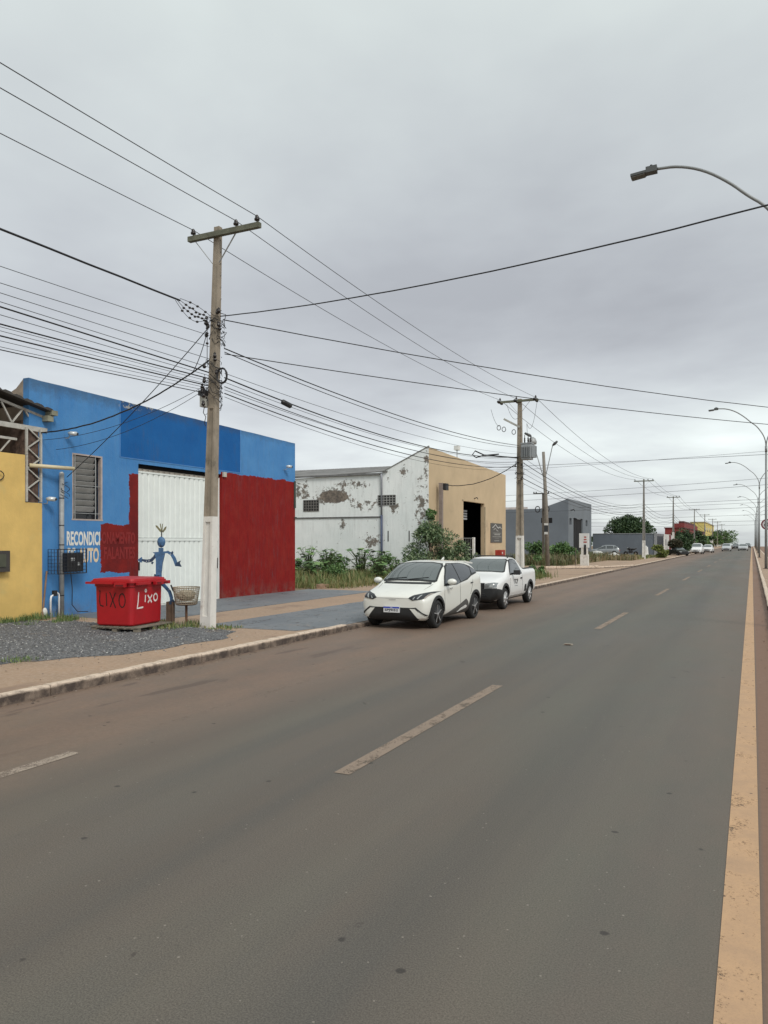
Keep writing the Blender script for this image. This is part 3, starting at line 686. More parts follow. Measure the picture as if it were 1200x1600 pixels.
M_beige = mat('beige_render', (.53, .41, .262), .8, .08, .8, .2, 18, dirt=(.36, .28, .19), dirt_amt=.03)
wb = empty('beige_warehouse', (XB, 46.6, 0), 'beige fronted warehouse with peeling white side wall and dark tall doorway', 'building')
Y2 = 39.3; Y3 = 54.0
top2 = lambda y: 7.22 - (y - Y2) * .0285
DOOR = (44.96, 49.1, 0, 4.52)
mb = MB(); wall_x(mb, XB, .25, Y2+.02, Y3, -.03, top2, [DOOR]); mb.build('front_wall', M_beige, wb)
mb = MB(); mb.prism([(XB, Y2, -.03), (XB, Y2, 7.24), (-18.93, Y2, 5.92), (-30, Y2, 5.62), (-30, Y2, -.03)], (0, .019, 0))
sw = mb.build('side_wall', M_peel, wb)
mb = MB(); mb.prism([(XB-.26, Y2+.021, -.03), (XB-.26, Y2+.021, 7.0), (-18.93, Y2+.021, 5.84), (-30, Y2+.021, 5.5), (-30, Y2+.021, -.03)], (0, .2, 0)); mb.build('side_wall_core', M_brown, wb)
mb = MB(); mb.prism([(XB+.01, Y2-.03, 7.24), (XB+.01, Y2-.03, 7.29), (-18.93, Y2-.03, 5.99), (-18.93, Y2-.03, 5.93)], (0, .14, 0)); mb.build('verge_trim', mat('grey_trim', (.22, .22, .21)), wb)
mb = MB()
for k in range(36):   # sheet roof, ribbed
    x = -18.6 - k * .33
    mb.prism([(x, Y2-.12, 5.93 - (-18.93-x)*.027 if x < -18.93 else 5.93), (x, Y2+7.3, 7.0), (x, Y2+7.3, 7.05), (x, Y2-.12, 5.99 - (-18.93-x)*.027)], (-.315, 0, -.006))
mb.build('roof', mat('weathered_roof', (.17, .165, .16), .85, .3, 1.3), wb)
mb = MB(); mb.box(XB-14, XB-.26, Y2+7, Y3-.2, 5.8, 5.9); mb.build('rear_roof', mat('weathered_roof_b', (.2, .2, .19)), wb)
mb = MB(); mb.box(XB-14, XB-.26, Y3-.2, Y3-.001, -.03, 6.6); mb.build('side_wall', M_beige, wb)
mb = MB(); mb.box(-30, -18.96, Y2-.05, Y2-.002, 3.36, 3.43); mb.build('ledge', mat('grimy_ledge', (.12, .12, .12), .9, .3), wb)
mb = MB(); mb.box(-30, -18.96, Y2-.14, Y2-.13+.12, 5.80, 5.90); mb.build('gutter', mat('grimy_gutter', (.15, .15, .15), .7, .3), wb)
mb = MB(); mb.smooth = True; mb.tube([(-18.95, Y2-.10, 5.85), (-18.95, Y2-.07, 5.5), (-18.95, Y2-.07, 3.5)], .055, 8); mb.build('downpipe', mat('grey_downpipe', (.26, .27, .30)), wb)
mb = MB(); mb.smooth = True; mb.tube([(-18.95, Y2-.07, 3.5), (-18.95, Y2-.07, .1)], .07, 8); mb.build('downpipe_foot', mat('blue_grey_pipe', (.07, .085, .14)), wb)
def lattice_window(x0, x1, z0, z1, dark):
    mb = MB(); mb.box(x0, x1, Y2-.012, Y2-.003, z0, z1); w = mb.build('window', mat('void_dark', (.02, .02, .02)), wb)
    mb = MB(); n = 6
    for k in range(n+1): x = x0 + (x1-x0)*k/n; mb.box(x-.02, x+.02, Y2-.03, Y2-.013, z0, z1)
    for k in range(5): z = z0 + (z1-z0)*k/4; mb.box(x0, x1, Y2-.029, Y2-.014, z-.018, z+.018)
    mb.build('grille', mat('grimy_block', (.16, .15, .14)) if dark else mat('pale_block', (.30, .30, .29)), w)
lattice_window(-24.15, -23.1, 3.80, 4.45, True); lattice_window(-19.2, -18.1, 4.05, 4.62, False)
# small slots low on the white wall
for x in (-18.6, -17.3): mb = MB(); mb.box(x, x+.06, Y2-.01, Y2-.002, 1.9 + .1, 2.6); mb.build('slot', M_dark, wb)
# doorway interior
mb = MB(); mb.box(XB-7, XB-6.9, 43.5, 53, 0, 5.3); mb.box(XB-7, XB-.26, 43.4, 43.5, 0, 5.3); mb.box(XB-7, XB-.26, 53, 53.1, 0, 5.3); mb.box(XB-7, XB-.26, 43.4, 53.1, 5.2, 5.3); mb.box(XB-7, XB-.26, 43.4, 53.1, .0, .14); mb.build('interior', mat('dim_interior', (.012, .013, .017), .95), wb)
mb = MB()
mb.box(XB-6.88, XB-6.86, 47.0, 49.6, 3.6, 4.4)
hi = mb.build('high_light_panel', mat('frosted_panel', (.10, .10, .11)), wb)
mb = MB()
for a in (0, 1):
    y = 52.3 - 4.1 + a * 1.35; 
    for k in range(4): mb.box(-16.9, -16.86, y - 2.9 + .05, y - 1.75, 3.42 + k*.17, 3.53 + k*.17)
mb.build('transom_slats', mat('grey_slats', (.36, .38, .40)), wb)
mb = MB(); mb.box(XB-.249, XB+.03, 49.101, 49.30, 0, 4.3); mb.box(XB+.001, XB+.03, 44.70, 44.955, 4.52, 4.60); mb.build('door_jamb', mat('dirty_jamb', (.34, .28, .19), .9, .3), wb)
sg = empty('mountain_sign', (XB, 51.7, 1.9), 'square dark grey sign with white mountain emblem on the beige front', 'sign')
mb = MB(); mb.box(XB+.003, XB+.04, 50.4, 53.0, 1.92, 3.26); mb.build('board', mat('sign_grey', (.085, .082, .075), .6, .05), sg)
Msl = mat('sign_white', (.62, .62, .60), .6, .03)
def stroke(pts, w, x, m, parent, name='emblem'):
    mb = MB()
    for (a, b), (c, d) in zip(pts, pts[1:]):
        mb.bar((x, a, b), (x, c, d), w, .004) if False else None
        dv = Vector((c - a, d - b)); nn = Vector((-dv.y, dv.x)).normalized() * w / 2; e = dv.normalized() * w * .25
        mb.add([(x, a+nn.x-e.x, b+nn.y-e.y), (x, a-nn.x-e.x, b-nn.y-e.y), (x, c-nn.x+e.x, d-nn.y+e.y), (x, c+nn.x+e.x, d+nn.y+e.y)], [(0, 1, 2, 3)])
    return mb.build(name, m, parent, fix=False)
stroke([(50.75, 2.95), (51.05, 3.02), (51.45, 3.18), (51.75, 3.03), (52.1, 2.93), (52.5, 3.03), (52.8, 2.90)], .055, XB+.043, Msl, sg)
stroke([(51.0, 2.80), (51.4, 2.92), (51.7, 2.78), (52.05, 2.72)], .03, XB+.044, Msl, sg)
for zz, a, b, h_ in ((2.58, 50.9, 52.7, .05), (2.48, 51.2, 52.5, .09), (2.33, 50.8, 52.8, .05), (2.23, 51.3, 52.2, .03), (2.05, 51.2, 52.3, .06)):
    y = a
    while y < b:
        w_ = rng.uniform(.08, .2); stroke([(y, zz), (min(y + w_, b), zz)], h_, XB+.043, mat('sign_small', (.30, .30, .28)), sg, 'small_print'); y += w_ + .08
rb = empty('red_hydrant_cabinet', (-15.4, 50.7, PZ), 'small red cabinet standing before the beige wall under the grey sign', 'cabinet')
mb = MB(); mb.box(-15.7, -15.3, 50.2, 51.2, .75, 1.42); mb.build('cabinet', mat('cabinet_red', (.36, .035, .022), .6), rb)
mb = MB(); mb.box(-15.299, -15.27, 50.3, 51.1, .82, 1.36); mb.build('door', mat('cabinet_red2', (.30, .025, .018), .6), rb)
mb = MB(); mb.box(-15.269, -15.262, 50.35, 50.55, 1.15, 1.28); mb.build('label', mat('cab_label', (.6, .55, .5)), rb)
mb = MB(); mb.box(-15.6, -15.4, 50.5, 50.9, PZ, .75); mb.build('stand', mat('cabinet_red'  , (.36, .035, .022)), rb)
# service post before the beige wall, and white post of the low fence
sp_ = empty('service_post', (XB+.25, 40.5, PZ), 'brown grey service post with dark box before the beige warehouse corner', 'post')
mb = MB(); mb.box(XB+.18, XB+.38, 40.35, 40.55, 0, 5.3); mb.build('post', mat('taupe_post', (.24, .20, .18), .8), sp_)
mb = MB(); mb.box(XB+.39, XB+.55, 40.5, 40.95, 4.9, 5.28); mb.build('junction_box', M_dark, sp_)
fn = empty('low_fence', (-15.6, 43, PZ), 'thin wire fence with one white post before the dark doorway', 'fence')
mb = MB(); mb.box(-15.65, -15.5, 45.3, 45.45, 0, 2.25); mb.build('post', mat('white_post_paint', (.68, .68, .66)), fn)
for zz in (2.2, 1.5, .8): mb = MB(); mb.tube([(-15.6, 41.5, zz), (-15.6, 45.3, zz)], .015, 5); mb.build('rail', M_greypipe, fn)
for k in range(10): mb = MB(); mb.tube([(-15.6, 41.6+k*.4, PZ), (-15.6, 41.6+k*.4, 2.2)], .01, 4); mb.build('bar', M_greypipe, fn)
mb = MB(); mb.tube([(XB-3, 52, 6.3), (XB-3, 52, 8.6)], .03, 5); ant = mb.build('antenna_mast', M_greypipe); tag(ant, 'thin antenna mast with small white head above the beige warehouse', 'antenna')
mb = MB(); mb.box(XB-3.15, XB-2.85, 51.75, 52.25, 8.55, 8.85); mb.build('antenna_head', mat('white_plastic', (.66, .66, .62))).parent = ant
# small lamp over the doorway and wall tap
mb = MB(); mb.tube([(XB, 47.0, 4.75), (XB+.2, 47.0, 4.82), (XB+.25, 47.0, 4.7)], .03, 6); tag(mb.build('door_lamp', M_dark), 'small dark lamp over the tall doorway of the beige warehouse', 'lamp')

# ---- grey building across the lot
M_gbl = mat('slate_grey_render', (.145, .165, .19), .8, .08, .5, .1, 10)
M_gbf = mat('slate_grey_front', (.165, .185, .205), .8, .08, .5)
gb = empty('grey_warehouse', (-20.5, 103, 0), 'slate grey warehouse with dark tall doorway behind the weedy lot', 'building')
YG = 95.6
mb = MB(); wall_x(mb, -20.5, .3, YG+.02, 110.7, -.03, lambda y: 7.30 - (y-YG)*.004, [(98.6, 104.5, 0, 5.0), (96.3, 97.6, 4.1, 4.9), (106.6, 107.9, 4.1, 4.9)]); mb.build('front_wall', M_gbf, gb)
mb = MB(); mb.prism([(-20.5, YG, -.03), (-20.5, YG, 7.32), (-24.0, YG, 6.12), (-40, YG, 6.0), (-40, YG, -.03)], (0, .019, 0)); mb.build('side_wall', M_gbl, gb)
mb = MB(); mb.box(-40, -20.81, YG+.02, 110.6, 5.7, 5.9); mb.build('roof', mat('pinkish_roof', (.33, .29, .27)), gb)
mb = MB(); mb.box(-41, -26.5, YG+3, YG+3.3, 5.9, 6.5); mb.build('roof_parapet', mat('pale_parapet', (.46, .42, .40)), gb)
mb = MB(); mb.box(-22.5, -22.4, 96, 110, 0, 5.6); mb.build('interior', M_black, gb)
for x0, x1, z0, z1 in ((-27.1, -26.1, 4.15, 4.68), (-23.9, -22.5, 4.3, 4.95)): mb = MB(); mb.box(x0, x1, YG-.01, YG-.002, z0, z1); mb.build('window', M_black, gb)
for a, b in ((98.7, 101.4), (101.5, 104.4)): mb = MB(); mb.box(-20.7, -20.66, a, b, .1, 4.95); mb.build('door_leaf', M_black, gb)
for y in (96.3, 106.6): mb = MB(); mb.box(-20.75, -20.7, y, y+1.3, 4.1, 4.9); mb.build('pane', mat('dark_glass'), gb) if False else mb.build('pane', MATS['dark_glass'], gb)
mb = MB(); mb.tube([(-20.5, 97, 5.9), (-20.1, 97, 6.0), (-20.0, 97, 5.8)], .06, 6); mb.build('lamp', M_dark, gb)
mb = MB(); mb.box(-20.5, -12.2, 111.8, 112.0, -.03, 3.05); w_ = mb.build('grey_yard_wall', mat('yard_wall_grey', (.125, .145, .17), .85, .08, .6)); tag(w_, 'long slate grey yard wall behind the parked silver estate car', 'wall')
mb = MB(); mb.box(-20.5, -12.1, 111.75, 112.05, 3.051, 3.14); mb.build('coping', mat('coping', (.24, .25, .26))).parent = w_
wp = MB(); wp.box(-12.19, -11.85, 111.7, 112.1, -.03, 3.15); o = wp.build('gate_pier', mat('coping', (.2, .2, .2))); tag(o, 'grey corner pier between yard wall and black gate', 'pier')
yg = empty('black_yard_gate', (-12, 117, 0), 'black sheet metal yard gate at the end of the grey wall', 'gate')
for k in range(10): mb = MB(); mb.box(-12.05, -12.0, 112.2+k*1.02, 113.2+k*1.02, .1, 2.75); mb.build('gate_panel', mat('gate_black', (.008, .01, .02), .5), yg)
mb = MB(); mb.box(-12.1, -11.95, 112.15, 122.45, 2.76, 3.1); mb.build('gate_beam', mat('beam_grey', (.16, .16, .17)), yg)
ww = MB(); ww.box(-12.2, -12.0, 122.6, 134, -.03, 3.1); o = ww.build('white_yard_wall', mat('white_wall', (.58, .57, .54), .8, .08)); tag(o, 'white yard wall with maroon stripe beyond the black gate', 'wall')
mb = MB(); mb.box(-11.999, -11.99, 131, 134, 0, 3.05); mb.build('maroon_stripe', mat('maroon', (.15, .02, .025))).parent = o
mb = MB(); mb.box(-11.999, -11.99, 125.2, 126.4, 1.4, 2.3); mb.build('notice', mat('notice_grey', (.12, .12, .13))).parent = o
ww = MB(); ww.box(-12.2, -12.0, 134.2, 140, -.03, 3.0); o = ww.build('pale_wall', mat('white_wall2', (.52, .51, .49))); tag(o, 'short pale wall behind the fourth concrete utility pole', 'wall')

# ---- distant buildings
M_red = mat('maroon_building', (.20, .030, .028), .8, .12, .4); M_yel2 = mat('far_yellow', (.62, .50, .16), .8, .06, .3)
def simple_building(name, label, x0, x1, y0, y1, h, m, wins, extra=None, wmat=None):
    e = empty(name, ((x0+x1)/2, (y0+y1)/2, 0), label, 'building')
    mb = MB(); mb.box(x0, x1, y0, y1, -.03, h); mb.build('wall', m, e)
    mb = MB(); mb.box(x0-.2, x1+.2, y0-.2, y1+.2, h+.001, h+.25); mb.build('roof', extra or mat('roof_edge_grey', (.25, .24, .23)), e)
    for (a, b, c, d) in wins:
        mb = MB(); mb.box(x1+.001, x1+.03, a, b, c, d); mb.build('window', wmat or MATS['dark_glass'], e)
    return e
rbd = simple_building('maroon_building', 'long maroon two storey building beyond the trees by the road', -19.3, -15, 200, 262, 5.2, M_red, [(204+10*k, 207+10*k, 2.6, 3.8) for k in range(5)], mat('maroon_dark', (.10, .02, .02)))
mb = MB(); mb.box(-17.4, -15.1, 203, 255, 5.46, 6.5); mb.build('upper_storey', M_red, rbd)
mb = MB(); mb.box(-16.6, -15.4, 206, 250, 6.51, 7.1); mb.build('roof_tank_row', mat('maroon_dark'  , (.1, .02, .02)), rbd)
mb = MB(); mb.box(-14.99, -13.4, 236, 262, 4.0, 5.0); mb.build('canopy', mat('maroon_dark', (.1, .02, .02)), rbd)
simple_building('yellow_building', 'tall pale yellow building beyond the maroon one', -18.5, -14.2, 275, 345, 8.3, M_yel2, [(280+13*k, 284+13*k, z, z+1.4) for k in range(5) for z in (2.0, 5.4)], mat('far_cream', (.5, .45, .3)))
simple_building('white_low_building', 'low white shop front half hidden by trees past the maroon building', -22, -11.6, 265, 273, 3.4, mat('far_white', (.55, .54, .50)), [(266, 268, .3, 2.3), (269.5, 271.5, .3, 2.3)])
simple_building('pale_shop', 'low pale shop at the far end of the road', -30, -12, 380, 420, 4.5, mat('far_white', (.5, .5, .5)), [(385, 390, .3, 2.3)])
simple_building('right_side_house', 'low brick coloured house across the far carriageway', 14, 24, 240, 262, 3.6, mat('far_brick', (.25, .13, .09)), [(244, 247, 1, 2.2)])
#MORE
# =================================================================== STREET FURNITURE
M_conc = mat('aged_concrete', (.27, .23, .18), .9, .22, 3.5, .4, 25, dirt=(.10, .09, .07), dirt_amt=.05)
M_conc_g = mat('grey_concrete', (.22, .21, .19), .9, .2, 3, .3, 25)
M_cross = mat('mossy_concrete', (.13, .135, .10), .95, .35, 5, .4, 25)
M_limew = mat('limewash', (.66, .64, .60), .85, .08, 4, .2, 25, dirt=(.32, .24, .19), dirt_amt=.04)
M_ins = mat('dark_insulator', (.018, .013, .012), .25, .2)
M_wire = mat('black_cable', (.012, .012, .014), .6, .1)
M_wireg = mat('bare_wire', (.055, .058, .062), .5, .1)
def hprof(w, d, rw, rd):
    """H section with recesses on +-Y faces"""
    return [(-w/2,-d/2), (-rw/2,-d/2), (-rw/2,-d/2+rd), (rw/2,-d/2+rd), (rw/2,-d/2), (w/2,-d/2), (w/2,d/2), (rw/2,d/2), (rw/2,d/2-rd), (-rw/2,d/2-rd), (-rw/2,d/2), (-w/2,d/2)]
def utility_pole(name, x, y, h, label, cross_z, cx0, cx1, w0=.285, d0=.21, wt=.135, dt=.12, white=2.55, strain=False, lean=(0, 0), cats=True, insx=None, detail=True, mshaft=None):
    e = empty(name, (x, y, PZ), label, 'utility pole', 'concrete utility poles along the left pavement')
    def cen(z): return x + lean[0]*(1 - z/h), y + lean[1]*(1 - z/h)
    def seg(z0, z1, rec, m, nm):
        mb = MB(); vs = []; zs = [z0, z1]
        for z in zs:
            t = z / h; w = w0 + (wt - w0) * t; d = d0 + (dt - d0) * t
            vs += [(cen(z)[0] + px, cen(z)[1] + py, z) for px, py in hprof(w, d, w * .56, d * rec)]
        n = 12; mb.add(vs, [tuple(range(n)), tuple(range(n, 2*n))] + [(i, (i+1) % n, (i+1) % n + n, i + n) for i in range(n)])
        return mb.build(nm, m, e)
    seg(0, .35, .01, M_limew, 'white_foot'); seg(.351, white - .12, .22, M_limew, 'white_base'); seg(white - .119, white, .01, M_limew, 'white_band')
    msh = mshaft or M_conc
    seg(white + .001, h * .55, .25, msh, 'lower_shaft'); seg(h*.55 + .001, h, .05, msh, 'upper_shaft')
    mb = MB(); mb.box(cx0, cx1, y - dt/2 - .11, y - dt/2 - .005, cross_z - .055, cross_z + .055); mb.build('crossarm', M_cross, e)
    for sx in (-1, 1):
        mb = MB(); mb.bar((x + sx*.55, y - dt/2 - .04, cross_z - .06), (x + sx*.09, y - dt/2 - .02, cross_z - .62), .03, .012); mb.build('brace', M_greypipe, e)
    for ix in (insx or (cx0 + .1, x + .5, cx1 - .08)):
        mb = MB(); mb.smooth = True
        mb.lathe((ix, y - dt/2 - .055, cross_z + .056), [(.012, 0), (.012, .05), (.055, .052), (.06, .09), (.04, .10), (.045, .13), (.03, .155), (.02, .17)], 10); mb.build('insulator', M_ins, e)
        if strain:
            for sgn in (-1, 1):
                mb = MB(); mb.smooth = True
                q = Vector((ix, y - dt/2 - .055 + sgn*.10, cross_z - .02)); prof = [(.02, 0), (.075, .05), (.075, .08), (.03, .10), (.075, .14), (.075, .17), (.03, .2), (.07, .24), (.02, .28)]
                mb.lathe(q, [(r, t * sgn) for r, t in prof], 10, 'Y'); mb.build('strain_insulator', M_ins, e)
    if detail and True:   # bolt holes
        hb = MB()
        for k in range(16):
            z = h * .56 + k * .26
            if z < h - .3:
                t = z / h; d = d0 + (dt-d0)*t; w = w0 + (wt-w0)*t
                hb.box(x + w/2, x + w/2 + .002, y - .010, y + .010, z, z + .022); hb.box(x - .055, x - .038, y - d/2 - .002, y - d/2 + .0, z, z + .022); hb.box(x + .035, x + .052, y - d/2 - .002, y - d/2, z + .1, z + .122)
        hb.build('bolt_holes', M_dark, e)['kind'] = 'stuff'
    return e
P1 = (-10.7, 13.8); P2 = (-10.95, 39.3); P3 = (-10.86, 89.6); P4 = (-10.86, 125.1); P5 = (-10.86, 172.8)
pole1 = utility_pole('utility_pole', *P1, 8.98, 'nearest concrete utility pole with lime washed base beside the wire basket', 8.78, -11.42, -9.5, insx=(-11.3, -10.13, -9.58), lean=(-.13, -.2))
pole2 = utility_pole('utility_pole', *P2, 9.45, 'thick concrete pole carrying the grey transformer behind the white pickup', 9.33, -12.08, -9.96, w0=.42, d0=.34, wt=.19, dt=.17, white=2.3, strain=True, insx=(-11.98, -11.1, -10.08))
pole3 = utility_pole('utility_pole', *P3, 8.95, 'concrete pole with white base before the grey yard wall', 8.72, -11.9, -9.8, white=2.1, insx=(-11.8, -10.4, -9.9), w0=.36, mshaft=M_conc_g)
pole4 = utility_pole('utility_pole', *P4, 8.9, 'concrete pole with white base beside the short pale wall', 8.75, -11.8, -9.9, white=3.4, insx=(-11.7, -10.4, -10), w0=.38, mshaft=M_conc_g, detail=False)
pole5 = utility_pole('utility_pole', *P5, 8.7, 'concrete pole standing in front of the maroon building', 8.6, -11.9, -9.8, white=.4, insx=(-11.8, -10.4, -9.9), w0=.34, mshaft=M_conc_g, detail=False)
prev = None
for i, yy in enumerate((212, 255, 292, 335)):
    utility_pole('utility_pole', -10.86, yy, 9.0, ['dark pole before the near end of the pale yellow building', 'pole with white foot before the middle of the yellow building', 'slim pole just past the yellow building towards the road end', 'farthest utility pole where the road meets the sky'][i], 8.75, -12.1, -9.7, white=3.2 if i == 1 else .8, w0=.36, insx=(-11.9, -9.9), mshaft=M_conc_g, detail=False)
# fittings on the first pole
def ring(mb, c, r, tr, n=18, nrm='Y', turns=1, wobble=.0):
    pts = []
    for k in range(int(n*turns)+1):
        a = 2*math.pi*k/n; rr = r * (1 + wobble*math.sin(3*a+k*.2)); u, v = rr*math.cos(a), rr*math.sin(a)
        pts.append((c[0]+u, c[1]+.01*k/n, c[2]+v*1.25) if nrm == 'Y' else (c[0]+.01*k/n, c[1]+u, c[2]+v*1.2))
    mb.tube(pts, tr, 6, cap=False)
coil = MB(); ring(coil, (-10.44, 13.58, 5.62), .13, .017, turns=3, wobble=.04); tag(coil.build('cable_coil', M_wire), 'thick black coil of spare cable strapped to the nearest pole', 'cable coil')
def clutter(x, y, zs, name, label, r=.2, n=14, seed=1):
    g = random.Random(seed); e = empty(name, (x, y, zs[0]), label, 'pole fittings')
    mb = MB()
    for k in range(n):
        z = g.uniform(*zs); a = g.uniform(0, 6.28); pts = []
        for t in range(7):
            aa = a + t*.5; rr = r * g.uniform(.7, 1.15); pts.append((x + rr*math.cos(aa), y + rr*math.sin(aa)*.8, z + g.uniform(-.09, .09) - .03*t))
        mb.tube(pts, g.uniform(.004, .009), 4)
    mb.build('cable_tangle', M_wire, e)['kind'] = 'stuff'
    for k in range(max(4, n // 2)):
        z = g.uniform(*zs); sx = g.choice((-1, 1)); m_ = MB(); m_.smooth = True
        m_.lathe((x + sx*g.uniform(.12, .2), y - g.uniform(.1, .2), z), [(.018, 0), (.04, .02), (.042, .05), (.02, .07), (.035, .09), (.012, .12)], 8); m_.build('spool_insulator', M_ins, e)
    return e
clutter(-10.72, 13.8, (6.45, 7.05), 'upper_fittings', 'tangle of black connectors just under the middle of the nearest pole', .19, 16, 3)
clutter(-10.76, 13.72, (4.95, 6.1), 'lower_fittings', 'tangle of telephone cables and clamps around the nearest pole', .2, 26, 5)
clutter(-10.95, 39.3, (5.0, 6.6), 'pole_fittings', 'black cable clamps around the middle of the transformer pole', .25, 16, 8)
# chains of connectors at the end of the low voltage cable
e = empty('connector_chains', (-11.2, 13.6, 7.0), 'three beaded chains of black connectors left of the nearest pole', 'cable connectors')
tipc = Vector((-11.42, 13.38, 7.34)); endc = Vector((-10.8, 13.72, 6.93))
for j, (dz, f) in enumerate(((.16, .04), (.05, -.03), (-.08, -.09), (-.16, -.16))):
    pts = [tipc.lerp(endc, t) + Vector((0, -.05*j, f * math.sin(t*math.pi) * 1.4 + (dz*.25))) for t in [k/9 for k in range(10)]]
    mb = MB(); mb.tube(pts, .006, 5); mb.build('link_wire', M_wire, e)
    for k in range(2 if j else 3, 9, 1 if j in (1, 2) else 2):
        mb = MB(); mb.smooth = True; p = pts[k] + Vector((rng.uniform(-.02,.02), 0, rng.uniform(-.02,.02))); mb.lathe(p - Vector((0, 0, .025)), [(.008, 0), (.03, .01), (.032, .035), (.01, .05)], 8); mb.build('connector', M_ins, e)
pts = [(-10.86, 13.62, 6.9 - .11*k) for k in range(10)]
mb = MB(); mb.tube(pts, .008, 5); mb.build('link_wire', M_wire, e)
for k in (1, 2, 3, 5): mb = MB(); mb.lathe(pts[k], [(.01, 0), (.032, .015), (.032, .04), (.01, .055)], 8); mb.build('connector', M_ins, e)
jb = MB(); jb.box(-11.02, -10.87, 13.56, 13.74, 4.98, 5.22); jb = jb.build('junction_box', mat('pale_box', (.36, .36, .33), .6, .2)); tag(jb, 'pale weathered junction box low on the left of the nearest pole', 'junction box')
mb = MB(); mb.box(-11.05, -10.85, 13.54, 13.76, 5.23, 5.34); mb.build('box_cap', M_dark).parent = jb
mb = MB(); mb.tube([(-10.92, 13.6, 4.98), (-10.95, 13.6, 4.85), (-10.88, 13.6, 4.75), (-10.92, 13.6, 4.62), (-10.89, 13.6, 4.55)], .009, 5); tag(mb.build('hanging_wire', M_wire), 'short curly wire hanging under the pale junction box', 'wire')
# transformer on the second pole
tf = empty('transformer', (-10.45, 39.0, 6.15), 'grey finned transformer bolted to the second pole', 'transformer')
M_tf = mat('transformer_grey', (.30, .32, .33), .5, .06)
mb = MB(); mb.box(-10.72, -10.22, 38.75, 39.2, 6.22, 7.02); mb.build('tank', M_tf, tf)
mb = MB(); mb.box(-10.75, -10.19, 38.72, 39.23, 7.03, 7.08); mb.build('lid', M_tf, tf)
for k in range(6): mb = MB(); mb.box(-10.20, -10.02, 38.77+k*.075, 38.79+k*.075, 6.32, 6.92); mb.build('fin', M_tf, tf)
for k in range(6): mb = MB(); mb.box(-10.70+k*.09, -10.68+k*.09, 38.60, 38.74, 6.32, 6.92); mb.build('fin', M_tf, tf)
for xx in (-10.6, -10.42, -10.28):
    mb = MB(); mb.smooth = True; mb.lathe((xx, 38.95, 7.08), [(.03, 0), (.05, .03), (.03, .08), (.05, .12), (.03, .18), (.045, .22), (.02, .30), (.02, .42)], 8); mb.build('bushing', M_ins, tf)
for zz in (6.35, 6.85): mb = MB(); mb.box(-10.82, -10.70, 39.0, 39.1, zz, zz+.06); mb.build('bracket', M_dark, tf)
# fuse cutouts
fc = empty('fuse_cutouts', (-11.4, 38.9, 8.0), 'short arm with ring shaped fuse holders left of the transformer', 'fuse holders')
mb = MB(); mb.bar((-10.9, 39.1, 7.95), (-11.7, 38.9, 8.4), .09, .09); mb.build('arm', mat('pale_arm', (.33, .33, .30)), fc)
for k, (xx, zz) in enumerate(((-11.95, 7.95), (-11.68, 7.85), (-11.15, 7.68))): mb = MB(); ring(mb, (xx, 38.85, zz), .10, .018, 14); mb.build('fuse_ring', M_ins, fc)
# neighbouring short pole with crossarm and lamp coils
e = empty('short_pole', (-16.1, 65.2, PZ), 'thin dark pole with small crossarm behind the twin arm street lamp', 'utility pole')
mb = MB(); mb.box(-16.2, -16.02, 65.1, 65.28, 0, 6.15); mb.build('shaft', mat('dark_pole', (.10, .085, .07), .9), e)
mb = MB(); mb.box(-16.95, -15.6, 65.05, 65.12, 6.05, 6.15); mb.build('crossarm', mat('dark_arm', (.06, .06, .055)), e)
for xx in (-16.9, -16.7, -15.8, -15.65): mb = MB(); mb.lathe((xx, 65.08, 6.15), [(.04, 0), (.06, .05), (.02, .12)], 8); mb.build('insulator', M_ins, e)
for xx in (-16.55, -15.75): mb = MB(); ring(mb, (xx, 64.95, 4.75), .2, .04, 14); mb.build('cable_coil', M_wire, e)

# ---- wires
WG = 'overhead wires between the poles'
def wire(a, b, sag, r, label, m=None, n=22, wob_=0, group=WG, name='overhead_wire', stop=1.0):
    a, b = Vector(a), Vector(b); pts = []
    for i in range(n + 1):
        t = i / n * stop; p = a.lerp(b, t); p.z -= 4 * sag * t * (1 - t)
        if wob_: p += noise.noise_vector(Vector((i*.9, a.z, b.x))) * wob_
        pts.append(p)
    mb = MB(); mb.smooth = True; mb.tube(pts, r, 5)
    o = mb.build(name, m or M_wire); tag(o, label, 'overhead wire', group); return o
ins1 = [(-11.3, 13.68, 8.98), (-10.13, 13.68, 8.98), (-9.58, 13.68, 8.98)]
ins2 = [(-11.98, 39.2, 9.45), (-11.1, 39.2, 9.45), (-10.08, 39.2, 9.45)]
ins3 = [(-11.8, 89.5, 8.92), (-10.5, 89.5, 8.92), (-9.9, 89.5, 8.92)]; ins4 = [(-11.7, 125, 8.95), (-10.5, 125, 8.95), (-10, 125, 8.95)]
ins5 = [(-11.8, 172.7, 8.8), (-10.4, 172.7, 8.8), (-9.9, 172.7, 8.8)]
nm = ['left', 'middle', 'right']
for i in range(3):
    wire((ins1[i][0], -22, 9.0), ins1[i], .38, .0085, 'high bare wire running up left from the %s insulator of the nearest pole' % nm[i], M_wireg)
    wire(ins1[i], ins2[i], .30, .0085, 'high bare wire from %s insulator of nearest pole to transformer pole' % nm[i], M_wireg)
    wire(ins2[i], ins3[i], .95, .012, 'high bare wire from %s insulator of transformer pole to third pole' % nm[i], M_wireg)
    wire(ins3[i], ins4[i], .5, .014, 'high bare wire from the %s insulator of the third pole to the fourth' % nm[i], M_wireg)
    wire(ins4[i], ins5[i], .8, .016, 'high bare wire from the %s insulator of the fourth pole to the fifth' % nm[i], M_wireg)
wire((-11.3, -22, 7.95), tipc, .36, .021, 'thick twisted low voltage cable coming from the upper left to the connector chains', wob_=.012, n=40)
